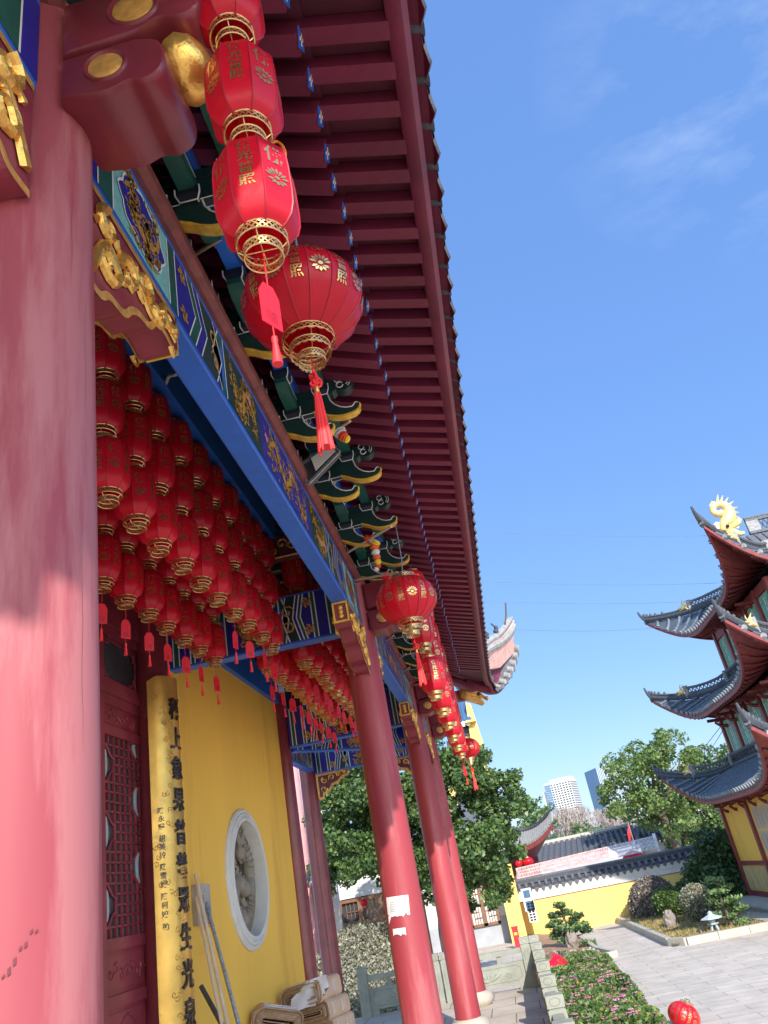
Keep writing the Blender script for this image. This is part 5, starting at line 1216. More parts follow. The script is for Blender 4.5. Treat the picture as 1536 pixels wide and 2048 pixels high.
# planted bed on the right with its kerb
def kerb(path, w=.16, h=.2, top=None, label='', seg=1.0):
    t = thing('stone_kerb', tuple(path[0]), label, 'kerb')
    for a, b in zip(path, path[1:]):
        a = Vector(a); b = Vector(b); d = b-a; n = max(1, round(d.length/seg))
        for i in range(n):
            q = MB('stonepale'); p0 = a.lerp(b, i/n); p1 = a.lerp(b, (i+1)/n); dd = d.normalized()*.008
            q.bar(p0+dd+Vector((0, 0, h/2)), p1-dd+Vector((0, 0, h/2)), w, h, 'stonepale'); q.build('kerb_stone', t)
    return t
kerb([(4.45, 41.6, GZ), (4.58, 29.6, GZ), (5.0, 28.95, GZ), (20, 29.6, GZ)], .2, .22, label='pale stone kerb edging the dry grass bed on the right')
mb = MB('grass')
nx, ny = 60, 50; vs = []; rr = random.Random(4)
for j in range(ny+1):
    for i in range(nx+1):
        x = 4.6+14*i/nx; y = 29.05+12.5*j/ny; vs.append((x, y, GZ+.12+.10*math.sin(x*1.3+y*.8)*math.sin(y*.5)*(.3+min(1, (y-29)/4))+rr.uniform(-.015, .015)))
mb.add(vs, [(j*(nx+1)+i, j*(nx+1)+i+1, (j+1)*(nx+1)+i+1, (j+1)*(nx+1)+i) for j in range(ny) for i in range(nx)], 'grass', True)
for i in range(9000):
    x = rr.uniform(4.7, 10); y = rr.uniform(29.1, 41); z = GZ+.12+.10*math.sin(x*1.3+y*.8)*math.sin(y*.5)*(.3+min(1, (y-29)/4)); h = rr.uniform(.05, .13); a = rr.random()*6
    mb.add([(x-.02*math.cos(a), y-.02*math.sin(a), z), (x+.02*math.cos(a), y+.02*math.sin(a), z), (x+rr.uniform(-.05, .05), y+rr.uniform(-.05, .05), z+h)], [(0, 1, 2)], 'grass')
tag(mb.build('dry_lawn'), 'patchy dry grass inside the kerbed bed', 'grass', kind='stuff')
# bed on the left with soil
kerb([(2.15, 40.5, GZ), (2.35, 31.6, GZ), (2.75, 29.4, GZ), (.2, 28.6, GZ)], .16, .18, label='low stone kerb round the soil bed of the miniature tree')
mb = MB('soil'); vs = []
for j in range(21):
    for i in range(13): x = .15+2.1*i/12; y = 28.7+12.9*j/20; vs.append((x, y, GZ+.13+.09*math.sin(x*3+y)*math.sin(y*.7)+rr.uniform(-.02, .02)))
mb.add(vs, [(j*13+i, j*13+i+1, (j+1)*13+i+1, (j+1)*13+i) for j in range(20) for i in range(12)], 'soil', True); tag(mb.build('soil_bed'), kind='structure')
# ---- leaves
def leafquads(mb, pts, size, mats, rr, droop=.0, aspect=2.2):
    mi = [mb.mi(m) for m in mats]
    for (x, y, z), wsel in pts:
        a = rr.random()*2*PI; e = rr.uniform(-.9, .6)-droop; s = size*rr.uniform(.5, 1.5)
        d = Vector((math.cos(a)*math.cos(e), math.sin(a)*math.cos(e), math.sin(e))); r_ = d.orthogonal(); r_.rotate(Matrix.Rotation(rr.random()*PI, 3, d)); r_ = r_*(s/aspect)
        p = Vector((x, y, z)); b = len(mb.v)
        q1 = p+d*s*.5; q2 = p+d*s
        mb.v += [tuple(p), tuple(q1-r_), tuple(q2), tuple(q1+r_)]
        mb.f.append((b, b+1, b+2, b+3)); mb.m.append(mi[wsel]); mb.sm.append(False)
def cluster(rr, c, r, n, hollow=.55, top=None, nm=3):
    """points in an ellipsoid, denser towards the shell; leaf kinds picked at random"""
    out_ = []
    for _ in range(n):
        while True:
            u = Vector((rr.uniform(-1, 1), rr.uniform(-1, 1), rr.uniform(-1, 1)))
            if .05 < u.length <= 1: break
        u = u.normalized()*(hollow+(1-hollow)*rr.random()**.6)
        p = (c[0]+u.x*r[0], c[1]+u.y*r[1], c[2]+u.z*r[2]); q = rr.random()
        out_.append((p, 0 if q < .45 else (1 if q < .82 else 2)))
    return out_
def tree(name, base, trunk, limbs, clumps, leaf, n_each, mats, label, seed, cat='tree', group=None, tr=.2, hollow=.4, droop=.2):
    rr = random.Random(seed); t = thing(name, base, label, cat, group)
    q = MB('bark'); P_ = spline(trunk, 5); q.tube(P_, [tr*(1-.6*i/len(P_)) for i in range(len(P_))], 9, 'bark')
    for L_ in limbs:
        S = spline(L_, 5); q.tube(S, [tr*.45*(1-.8*i/len(S))+.012 for i in range(len(S))], 6, 'bark')
    q.build('trunk', t); c = MB(*mats)
    for cc, r in clumps: leafquads(c, cluster(rr, cc, r, int(n_each*(r[0]*r[2])), hollow), leaf, mats, rr, droop, 2.7)
    c.build('crown', t); return t
def clumps_px(L_, y, spread, rr, sub=7):
    """clumps of leaves round points seen at given pixels, at distance y; each broken into smaller tufts"""
    out_ = []
    for px, py, r in L_:
        for k in range(sub):
            yy = y+rr.uniform(-spread, spread); c = PX(px, py, y=yy); ppm = FPX/(c.dot(_f)); R_ = r/ppm
            o = Vector((rr.gauss(0, .42), 0, rr.gauss(0, .42)))*R_; s = R_*rr.uniform(.35, .62)
            out_.append(((c.x+o.x, c.y, c.z+o.z), (s, s*1.1, s*.78)))
    return out_
LM = ['leafA', 'leafB', 'leafC']
rr = random.Random(21)
# big evergreen behind the porch
Yt = 27.0
cl = clumps_px([(690, 1560, 55), (760, 1540, 55), (680, 1640, 60), (750, 1640, 70), (800, 1600, 60), (700, 1720, 55), (770, 1720, 60), (840, 1560, 50), (880, 1540, 55), (940, 1545, 50), (985, 1560, 45), (1015, 1590, 40), (900, 1620, 60), (960, 1630, 60), (1005, 1660, 40), (890, 1700, 55), (950, 1720, 50), (1000, 1735, 40), (1030, 1690, 25), (840, 1680, 60), (820, 1760, 40), (930, 1790, 35), (985, 1785, 30), (870, 1770, 40), (1035, 1600, 22), (1010, 1780, 22), (905, 1500, 35), (650, 1750, 30), (960, 1530, 40), (900, 1560, 50), (860, 1620, 55), (920, 1680, 50), (840, 1730, 50), (800, 1680, 50), (740, 1590, 50), (660, 1590, 40), (880, 1660, 50), (990, 1690, 35), (970, 1590, 45), (670, 1690, 45), (900, 1750, 40), (720, 1520, 40), (655, 1650, 40)], Yt, 2.0, rr, 8)
b0 = PX(905, 1950, y=27); 
tree('evergreen_tree', (b0.x, 27, GZ), [(b0.x, 27, GZ), (b0.x-.05, 27, -1.5), tuple(PX(880, 1800, y=27)), tuple(PX(850, 1680, y=27)), tuple(PX(845, 1580, y=27))],
     [[tuple(PX(*p, y=27)) for p in L_] for L_ in ([(880, 1790), (920, 1720), (960, 1680), (1000, 1640)], [(876, 1780), (930, 1760), (990, 1730)], [(870, 1760), (800, 1700), (740, 1650), (700, 1600)], [(860, 1700), (900, 1620), (930, 1560)], [(872, 1770), (790, 1760), (720, 1720)])],
     cl, .105, 2100, LM, 'big dense evergreen tree with drooping leaves standing beyond the porch end', 31, tr=.17)
# tree group behind the yellow wall on the right
cl = clumps_px([(1290, 1520, 45), (1340, 1500, 45), (1250, 1560, 45), (1215, 1575, 28), (1300, 1580, 55), (1360, 1550, 50), (1250, 1620, 35), (1310, 1640, 45), (1380, 1600, 45), (1285, 1600, 40), (1350, 1620, 40), (1205, 1590, 20), (1320, 1490, 30), (1230, 1530, 25)], 62, 3.5, rr, 8)
t1b = PX(1352, 1690, y=62)
tree('camphor_tree', (t1b.x, 62, GZ), [(t1b.x+.6, 62, GZ), tuple(PX(1352, 1690, y=62)), tuple(PX(1330, 1640, y=62)), tuple(PX(1310, 1570, y=62)), tuple(PX(1305, 1520, y=62))], [[tuple(PX(*p, y=62)) for p in L_] for L_ in ([(1332, 1640), (1280, 1600), (1240, 1570)], [(1325, 1610), (1350, 1560), (1360, 1520)])],
     cl, .20, 330, ['leafB', 'leafC', 'leafC'], 'tall light green camphor tree rising behind the yellow wall left of the pagoda', 32, tr=.34)
cl = clumps_px([(1400, 1530, 40), (1440, 1520, 35), (1460, 1560, 40), (1400, 1640, 40), (1440, 1640, 40), (1410, 1580, 45), (1300, 1700, 30), (1340, 1690, 26), (1270, 1690, 22), (1470, 1660, 30), (1380, 1670, 30), (1400, 1700, 22)], 66, 3, rr, 8)
t2b = PX(1371, 1695, y=66)
tree('camphor_tree', (t2b.x, 66, GZ), [(t2b.x, 66, GZ), tuple(PX(1370, 1680, y=66)), tuple(PX(1368, 1640, y=66)), tuple(PX(1362, 1600, y=66)), tuple(PX(1380, 1560, y=66))], [[tuple(PX(*p, y=66)) for p in L_] for L_ in ([(1366, 1630), (1410, 1590), (1440, 1560)], [(1368, 1650), (1400, 1650), (1430, 1640)])],
     cl, .20, 330, LM, 'camphor tree with a pale gnarled trunk partly hidden by the pagoda roof', 33, tr=.36)
# far wooded rise with bare and evergreen trees
for (L_, y, mats, nm, lab, sz, den) in (
    ([(1070, 1640, 30), (1060, 1665, 30), (1045, 1650, 22), (1090, 1620, 20)], 95, LM, 'evergreen_tree', 'olive green tree behind the small pavilion corner', .3, 110),
    ([(1180, 1665, 22), (1160, 1680, 20), (1195, 1660, 16), (1150, 1650, 16)], 98, LM, 'evergreen_tree', 'dark bushy tree at the right end of the bare thicket', .3, 110)):
    cl = clumps_px(L_, y, 4, rr, 7); c = PX(L_[0][0], L_[0][1]+20, y=y)
    tree(nm, (c.x, y, GZ), [(c.x, y, GZ), tuple(c), tuple(PX(L_[0][0], L_[0][1]-10, y=y))], [], cl, sz, den, mats, lab, 40+int(y), tr=.3)
def bare(px, py, w, h, y, label, seed):
    rr = random.Random(seed); c = PX(px, py, y=y); ppm = FPX/c.dot(_f); t = thing('bare_tree', (c.x, y, GZ), label, 'tree', 'bare winter trees on the rise'); q = MB('twig')
    q.tube([(c.x, y, GZ), (c.x, y, c.z-h/ppm*.4)], .14, 5, 'twig'); q.build('trunk', t); q = MB('twig')
    for i in range(170):
        a = rr.random()*2*PI; p = Vector((c.x+rr.gauss(0, .35)*w/ppm, y+rr.gauss(0, 1.2), c.z+rr.uniform(-.45, .25)*h/ppm)); L_ = rr.uniform(.25, .5)*h/ppm
        p2 = p+Vector((math.cos(a)*.35, math.sin(a)*.35, .9))*L_; pm_ = p.lerp(p2, .5)+Vector((rr.uniform(-.1, .1), 0, 0))*L_
        q.tube([p, pm_, p2], [.055, .04, .018], 3, 'twig', cap=False)
        for k in range(3): 
            b = rr.random()*6; q.tube([pm_, pm_+Vector((math.cos(b), math.sin(b), .8))*L_*.4], [.03, .012], 3, 'twig', cap=False)
    q.build('crown', t)
bare(1120, 1650, 60, 55, 100, 'leafless pale tree just right of the pavilion roof corner', 1); bare(1150, 1640, 50, 45, 104, 'leafless pale tree in front of the white tower block', 2); bare(1235, 1648, 60, 35, 110, 'leafless thicket under the blue glass tower', 3); bare(1210, 1640, 50, 40, 112, 'leafless pale tree between the two far towers', 4)
hl = MB('leafA'); vs = []
for i in range(25):
    x = -60+8*i; vs += [(x, 120, GZ), (x, 130, 1.2+1.6*math.sin(i*.9)+rr.random())]
hl.add(vs, [(2*i, 2*i+2, 2*i+3, 2*i+1) for i in range(24)]+[], 'leafA'); 
vs2 = [(v[0], 160, GZ) for v in vs[::2]]
hl.add([v for p in zip(vs[1::2], vs2) for v in p], [(2*i, 2*i+2, 2*i+3, 2*i+1) for i in range(24)], 'leafA'); tag(hl.build('wooded_hill'), kind='structure')
# ================================================================== SHRUBS
def shrub(name, c, r, n, leaf, mats, label, seed, stems=None, base=None, lumpy=.0, hollow=.82, cat='shrub'):
    rr = random.Random(seed); b = base or (c[0], c[1], GZ+.1); t = thing(name, b, label, cat)
    q = MB('bark')
    for i in range(stems or 4):
        a = rr.random()*6; q.tube([Vector(b)+Vector((.08*math.cos(a), .08*math.sin(a), -.05)), Vector(b).lerp(Vector(c), .5)+Vector((r[0]*.25*math.cos(a), r[1]*.25*math.sin(a), 0)), Vector(c)+Vector((r[0]*.5*math.cos(a), r[1]*.5*math.sin(a), 0))], [.06, .045, .02], 6, 'bark')
    q.build('stem', t)
    k = MB(*mats); k.blob(c, (r[0]*.86, r[1]*.86, r[2]*.86), mats[0], 20, 12)
    pts = [p for p in cluster(rr, c, r, n, hollow) if p[0][2] > c[2]-r[2]*.93 and p[0][2] > GZ+.05]
    leafquads(k, pts, leaf, mats, rr, -.3, 2.0); k.build('foliage', t); return t
def PR(px, py, y, rpx): c = PX(px, py, y=y); return c, rpx/FPX*c.dot(_f)
# clipped dome behind the porch end
c, r = PR(735, 1970, 27.5, 118); shrub('dome_shrub', (c.x, c.y, c.z), (r, r*.8, r*.95), 46000, .055, ['domeA', 'domeB', 'domeC'], 'big clipped dome shrub with greyish leaves beyond the porch end balustrade', 5, base=(c.x, c.y, GZ))
c, r = PR(1312, 1815, 40.0, 52); shrub('dome_shrub', (c.x, c.y, c.z), (r*1.0, r, r*1.12), 20000, .06, ['leafP', 'leafP', 'leafG'], 'tall purple brown clipped dome half in shade against the yellow wall', 6)
c, r = PR(1338, 1803, 36.5, 33); shrub('multi_stem_shrub', (c.x, c.y, c.z), (r, r, r*.8), 8000, .06, ['leafA', 'leafB', 'leafC'], 'olive green shrub on many thin stems behind the big rock', 7, stems=9, base=(c.x+.25, c.y, GZ+.1))
c, r = PR(1372, 1790, 37.5, 20); shrub('dark_shrub', (c.x, c.y, c.z), (r, r, r*1.3), 1800, .08, ['pine', 'leafA', 'leafB'], 'dark upright bush between the olive shrub and the grey ball shrub', 8)
c, r = PR(1395, 1803, 33.5, 33); shrub('ball_shrub', (c.x, c.y, c.z), (r, r, r*.98), 11000, .05, ['leafP', 'leafG', 'leafC'], 'grey green ball shrub on a short trunk in the dry grass', 9, stems=3, base=(c.x+.15, c.y, GZ+.1))
for i, (px, py, s) in enumerate(((1425, 1700, 40), (1455, 1740, 42), (1465, 1690, 34), (1400, 1745, 30), (1475, 1775, 34), (1430, 1770, 34), (1490, 1790, 22))):
    if i == 0: t = thing('bamboo_clump', tuple(PX(1450, 1830, y=38.6)), 'dark shaded bamboo clump filling the corner behind the pines beside the pagoda', 'bamboo'); k = MB('pine', 'leafA', 'leafB'); st = MB('leafB'); rb_ = random.Random(12)
    c, r = PR(px, py, 39.0-.2*i, s); leafquads(k, cluster(rb_, c, (r*1.1, r*.9, r*1.1), 1500, .1), .16, ['pine', 'leafA', 'leafB'], rb_, .3, 3.2)
    for q in range(6): a = Vector((c.x+rb_.uniform(-r, r)*.7, c.y, GZ)); st.tube([a, a.lerp(c, .6), c+Vector((rb_.uniform(-.4, .4), 0, r))], [.03, .025, .01], 5, 'leafB')
k.build('foliage', t); st.build('culm', t)
# cloud-pruned pines
def pine(base, trunk, pads, label, seed, y, n=420, mats=('pine', 'pine', 'pinel'), name='cloud_pruned_pine'):
    rr = random.Random(seed); t = thing(name, base, label, 'pine'); q = MB('bark'); S = spline(trunk, 6); q.tube(S, [.075*(1-.65*i/len(S)) for i in range(len(S))], 8, 'bark')
    for px, py, w, h in pads:
        c = PX(px, py, y=y); o = min(S, key=lambda p: (p-c).length+.5*max(0, p.z-c.z+.1)); q.tube([o, o.lerp(c, .5)+Vector((0, 0, -.04)), c+Vector((0, 0, -.05))], [.03, .024, .012], 5, 'bark')
    q.build('trunk', t)
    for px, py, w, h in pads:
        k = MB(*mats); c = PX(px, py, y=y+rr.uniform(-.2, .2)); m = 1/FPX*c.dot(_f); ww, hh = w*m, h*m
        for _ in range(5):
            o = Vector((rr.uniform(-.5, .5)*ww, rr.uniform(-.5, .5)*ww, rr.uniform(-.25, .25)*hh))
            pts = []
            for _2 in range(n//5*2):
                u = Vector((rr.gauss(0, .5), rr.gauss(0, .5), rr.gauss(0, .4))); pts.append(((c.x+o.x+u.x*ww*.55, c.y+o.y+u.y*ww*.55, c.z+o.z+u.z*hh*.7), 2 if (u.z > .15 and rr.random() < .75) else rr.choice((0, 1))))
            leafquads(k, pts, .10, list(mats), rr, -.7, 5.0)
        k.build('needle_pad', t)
    return t
b = PX(1150, 1900, y=33.6)
pine((b.x, 33.6, GZ), [(b.x, 33.6, GZ+.2), tuple(PX(1145, 1870, y=33.6)), tuple(PX(1135, 1850, y=33.6)), tuple(PX(1125, 1830, y=33.6)), tuple(PX(1120, 1812, y=33.6))],
     [(1120, 1812, 14, 7), (1130, 1826, 16, 8), (1108, 1832, 11, 6), (1158, 1832, 13, 6), (1112, 1846, 13, 7), (1145, 1845, 14, 8), (1104, 1851, 11, 4), (1122, 1858, 16, 8), (1162, 1853, 16, 8), (1110, 1868, 12, 7), (1140, 1868, 14, 8), (1172, 1862, 12, 7), (1132, 1880, 14, 6), (1150, 1858, 14, 8), (1180, 1888, 14, 6), (1168, 1891, 9, 5)],
     'cloud pruned miniature pine rising from a rock in the left soil bed', 51, 33.6, 380, name='cloud_pruned_pine')
b = PX(1467, 1866, y=30.2)
pine((b.x, 30.2, GZ), [(b.x, 30.2, GZ+.1), tuple(PX(1460, 1840, y=30.2)), tuple(PX(1448, 1815, y=30.2)), tuple(PX(1440, 1790, y=30.2)), tuple(PX(1436, 1760, y=30.2))],
     [(1428, 1762, 20, 8), (1452, 1775, 14, 6), (1440, 1785, 20, 6), (1465, 1800, 17, 5), (1450, 1815, 20, 8), (1425, 1803, 16, 8), (1482, 1818, 14, 6), (1484, 1845, 18, 5), (1466, 1834, 10, 4), (1432, 1832, 8, 4)],
     'taller layered pine with flat needle pads in front of the pagoda steps', 52, 30.2, 420, ('pine', 'pinel', 'pinel'))
def rock(c, r, label, seed, name='rock'):
    rr = random.Random(seed); q = MB('rock'); n, k = 12, 8; vs = []
    off = [[rr.uniform(.72, 1.12) for _ in range(n)] for _ in range(k+1)]
    for i in range(k+1):
        th = PI*i/k
        for j in range(n):
            a = 2*PI*j/n; s = off[i][j] if 0 < i < k else 1; vs.append((c[0]+r[0]*s*math.sin(th)*math.cos(a), c[1]+r[1]*s*math.sin(th)*math.sin(a), c[2]+r[2]*s*math.cos(th)))
    q.add(vs, [(i*n+j, (i+1)*n+j, (i+1)*n+(j+1) % n, i*n+(j+1) % n) for i in range(k) for j in range(n)], 'rock'); return tag(q.build(name), label, 'rock')
c, r = PR(1343, 1845, 34.2, 15); rock((c.x, c.y, GZ+.35), (r*.95, r*.8, r*1.15), 'big upright brown grey boulder in front of the olive shrub', 1)
c, r = PR(1407, 1871, 30.6, 11); rock((c.x, c.y, GZ+.15), (r, r*.7, r*.7), 'low pinkish boulder lying left of the small stone lantern', 2)
b = PX(1147, 1893, y=33.3); rock((b.x, 33.5, GZ+.30), (.24, .22, .42), 'pale standing rock that carries the miniature pine', 3, 'standing_rock')
c, r = PR(1125, 1908, 31.2, 12); rock((c.x, c.y, GZ+.15), (r, r, r*.6), 'small pale rock at the corner of the soil bed', 4)
# small stone lantern on the kerb
b = PX(1433, 1868, y=30.0); t = thing('stone_lantern', (b.x, 30.0, GZ+.1), 'small pale blue grey stone lantern standing on the grass by the kerb', 'stone lantern')
M['lstone'] = mat('blue_grey_stone', (.42, .48, .55), .8, var=.12, scale=9)
q = MB('lstone')
for a in range(4): q.bar((b.x+.16*math.cos(a*PI/2+.6), 30+.16*math.sin(a*PI/2+.6), GZ+.1), (b.x+.09*math.cos(a*PI/2+.6), 30+.09*math.sin(a*PI/2+.6), GZ+.33), .05, .05, 'lstone')
q.build('leg', t); q = MB('lstone'); z = GZ+.33; q.lathe([(0, z), (.18, z), (.2, z+.04), (.1, z+.06), (.11, z+.16), (.36, z+.17), (.33, z+.21), (.14, z+.27), (.08, z+.30), (.07, z+.36), (.02, z+.40), (0, z+.40)], (b.x, 30, 0), 6, 'lstone', False); q.build('roof_cap', t)
b = PX(1130, 1888, y=34.6); t = thing('stone_table', (b.x, 34.6, GZ+.1), 'little white stone table left of the miniature pine', 'table'); q = MB('plaster'); q.lathe([(0, GZ+.42), (.22, GZ+.42), (.22, GZ+.49), (0, GZ+.49)], (b.x, 34.6, 0), 12, 'plaster'); q.build('top', t); q = MB('plaster'); q.lathe([(.08, GZ+.05), (.06, GZ+.42)], (b.x, 34.6, 0), 10, 'plaster'); q.build('leg', t)
# low bright hedge along the wall foot
k = MB('leafB', 'leafC', 'leafC'); rr = random.Random(60)
for px, py in ((1082, 1900), (1090, 1893), (1100, 1888), (1112, 1884), (1122, 1882)):
    c, r = PR(px, py, 38.0, 11); leafquads(k, cluster(rr, c, (r, r, r*.8), 500, .3), .11, ['leafB', 'leafC', 'leafC'], rr)
tag(k.build('low_hedge'), 'bright yellow green low hedge at the foot of the sunny yellow wall', 'hedge')
# azalea hedge in the foreground
t = thing('azalea_hedge', (1.3, 24, GZ), 'long clipped azalea hedge dotted with pink flowers below the terrace', 'hedge')
HX = lambda y: (.42, 1.86+.02*(y-15)); rr = random.Random(61)
k = MB('leafA', 'leafB', 'leafC', 'leafD'); k.box((.46, 12, GZ), (1.80, 25.6, -2.74), 'leafA')
def hz(x, y): return -2.62+.05*math.sin(x*4+y*1.3)+.04*math.sin(y*3.1-x*2)
pts = []
for _ in range(52000):
    y = 12+13.8*rr.random(); x0, x1 = HX(y); side = rr.random()
    if side < .72: x = rr.uniform(x0, x1); z = hz(x, y)-.16*rr.random()**2
    else: x = x1+rr.uniform(-.08, .04); z = rr.uniform(GZ, hz(x, y))
    q = rr.random(); pts.append(((x, y, z), 0 if q < .25 else 1 if q < .62 else 2 if q < .93 else 3))
leafquads(k, pts, .052, ['leafA', 'leafB', 'leafC', 'leafD'], rr, -.5, 2.1); k.build('foliage', t)
k = MB('flower', 'flowerl')
for _ in range(170):
    y = 12.5+12.8*rr.random(); x0, x1 = HX(y); x = rr.uniform(x0+.05, x1); z = hz(x, y)+.03; s = rr.uniform(.03, .062)
    for a in range(5):
        b = a*2*PI/5+rr.random(); k.add([(x, y, z), (x+s*math.cos(b-.4), y+s*math.sin(b-.4), z+s*.5), (x+s*1.3*math.cos(b), y+s*1.3*math.sin(b), z+s*.35), (x+s*math.cos(b+.4), y+s*math.sin(b+.4), z+s*.5)], [(0, 1, 2, 3)], 'flower' if _ % 3 else 'flowerl')
tag(k.build('pink_flowers', t), kind='stuff')
k = MB('leafP', 'leafB', 'leafG'); pts = []
for _ in range(6000): x = rr.uniform(.5, 2.0); y = rr.uniform(25.8, 28.3); pts.append(((x, y, -2.72+.08*math.sin(x*3+y*2)-.3*rr.random()**2), rr.choice((0, 1, 2))))
leafquads(k, pts, .08, ['leafP', 'leafB', 'leafG'], rr, -.4); k.box((.5, 25.9, GZ), (1.95, 28.2, -2.9), 'leafP'); tag(k.build('grey_green_hedge'), 'darker grey green hedge patch at the far end of the azaleas', 'hedge')
# lanterns lying on the court
p = PX(1368, 2032, y=17.6); g1 = round_lantern(p.x, p.y, p.z, .29, 'round red lantern standing on the paving at the corner of the azalea hedge', False); g1.rotation_euler = (.5, .25, 1.2)
p = PX(1102, 1944, y=24.5); g2 = round_lantern(p.x, p.y, p.z, .52, 'large faded red lantern lying in the hedge behind the stone balustrade', False); g2.rotation_euler = (.25, -.35, .4)
k = MB('flagr'); c = PX(1148, 1942, y=26.5); rr = random.Random(70)
for i in range(26):
    a = rr.random()*6; k.tube([c, c+Vector((.22*math.cos(a), .1*math.sin(a), .08*rr.random())), c+Vector((.34*math.cos(a+.5), .14*math.sin(a), .02))], [.03, .045, .01], 5, 'flagr')
tag(k.build('red_ribbon_bow'), 'crumpled red ribbon bow lying on the hedge', 'ribbon')

# ================================================================== PAGODA
PC = (14.6, 31.45); pag = thing('pagoda', (PC[0], PC[1], GZ), 'three tiered pagoda with upturned dark tiled roofs and yellow ground floor at the right edge', 'pagoda')
M['pagtile'] = mat('sky_tinted_pan_tile', (.07, .088, .115), .5, var=.3, scale=7); M['pagrib'] = mat('sky_tinted_barrel_tile', (.11, .135, .17), .5, var=.3, scale=9, bump=.15)  # grey tiles; the blue of reflected sky is put into both base colours
M['pagraf'] = mat('pagoda_rafter_red', (.15, .026, .028), .55, var=.25, scale=6)
def roof(name, cx, cy, ix, iy, zi, hx, hy, ze, lift, flare, seed, npitch=.34):
    """a skirt roof: inner rectangle half sizes ix,iy at height zi, eave half sizes hx,hy at ze, corners lifted and flared"""
    t_ = MB('pagtile', 'pagrib', 'tilepale', 'pagred')
    def pt(side, a, t, dz=0.0, lift_on=True):
        # side 0:-y 1:+x 2:+y 3:-x ; a lateral coordinate in metres, t from eave (0) to body (1)
        H = (hx, hy, hx, hy)[side]; I = (ix, iy, ix, iy)[side]; E = (hy, hx, hy, hx)[side]; F = (iy, ix, iy, ix)[side]
        wid = H+(I-H)*t; s = min(1.0, abs(a)/max(wid, .01)); k = s**5*(1-t)**1.5
        d = E+(F-E)*t+flare*k; z = ze+(zi-ze)*(t**1.35)+lift*k+dz; aa = a+math.copysign(flare*k*1.0, a)
        return Vector(((cx+aa, cy-d, z), (cx+d, cy+aa, z), (cx-aa, cy+d, z), (cx-d, cy-aa, z))[side])
    for side in range(4):
        H = (hx, hy, hx, hy)[side]; I = (ix, iy, ix, iy)[side]; nu, nt_ = 40, 8
        for dz, m, flip in ((0, 'pagtile', False), (-.16, 'pagred', True)):
            vs = [pt(side, (2*u/nu-1)*(H+(I-H)*t/nt_), t/nt_, dz) for t in range(nt_+1) for u in range(nu+1)]; c = nu+1
            t_.add(vs, [(i*c+j, i*c+j+1, (i+1)*c+j+1, (i+1)*c+j) if not flip else (i*c+j+1, i*c+j, (i+1)*c+j, (i+1)*c+j+1) for i in range(nt_) for j in range(nu)], m, True)
        e0 = [pt(side, (2*u/nu-1)*H, 0, 0) for u in range(nu+1)]; e1 = [pt(side, (2*u/nu-1)*H, 0, -.20+.08*abs(2*u/nu-1)**4) for u in range(nu+1)]; e2 = [pt(side, (2*u/nu-1)*H*.985, .04, -.22) for u in range(nu+1)]
        t_.add(e0+e1+e2, [(j, j+nu+1, j+nu+2, j+1)[::-1] for j in range(nu)]+[(nu+1+j, 2*nu+2+j, 2*nu+3+j, nu+2+j)[::-1] for j in range(nu)], 'pagred', True)
        n = int(2*H/npitch)
        for i in range(n+1):
            a = -H+2*H*i/n; tm = 1.0 if abs(a) < I else max(.03, (H-abs(a))/max(.01, (H-I)))
            P_ = [pt(side, a if abs(a) <= H+(I-H)*t else math.copysign(H+(I-H)*t, a), t, .05) for t in [tm*q/5 for q in range(6)]]
            t_.tube(P_, .075, 5, 'pagrib', True)
            o = P_[0]; d = (P_[0]-P_[1]).normalized(); t_.tube([o, o+d*.035], .105, 8, 'tilepale'); t_.tube([o-Vector((0, 0, .10))-d*.03, o-Vector((0, 0, .10))+d*.02], .085, 6, 'tile')
    for side in range(4):      # rafters on the underside
        H = (hx, hy, hx, hy)[side]; I = (ix, iy, ix, iy)[side]; n = int(2*H/.36)
        for i in range(1, n):
            f = 2*i/n-1; P_ = [pt(side, f*(H+(I-H)*t)*(1 if abs(f) < .7 else .995), t, -.23) for t in (.06, .2, .4, .65, .9)]
            t_.tube(P_, .055, 4, 'pagraf')
    r = t_.build(name, pag)
    # hip ridges with upturned tips and small beasts
    for side in range(4):
        hr = MB('tiledk', 'tilepale', 'plaster')
        H = (hx, hy, hx, hy)[side]; I = (ix, iy, ix, iy)[side]
        P_ = [pt(side, (H+(I-H)*t)*.999, t, .14) for t in (0, .04, .1, .2, .3, .45, .6, .8, 1)]
        tip = P_[0]+(P_[0]-P_[2])*.32+Vector((0, 0, .20)); tip2 = tip+(tip-P_[0])*.5+Vector((0, 0, .12))
        S = spline([tip2, tip]+P_, 3); hr.tube(S, [.035+.085*min(1, i/8) for i in range(len(S))], 7, 'tiledk')
        S2 = [p+Vector((0, 0, .17)) for p in S[5:]]; hr.tube(S2, .055, 6, 'tile')
        vs = [p+Vector((0, 0, .02)) for p in S[3:12]]+[pt(side, (H+(I-H)*t)*.999, t, -.1) for t in [0+.2*q/8 for q in range(9)]]
        hr.add(vs, [(j, j+1, 10+j, 9+j) for j in range(8)], 'plaster')
        for i in range(5): hr.blob(S[6+2*i]+Vector((0, 0, .22)), (.06, .06, .10), 'tiledk', 6, 5, .2)
        hr.build('hip_ridge', r)
    # lattice ridge band round the body and down to the hips
    lr = MB('tiledk', 'tile', 'tilepale')
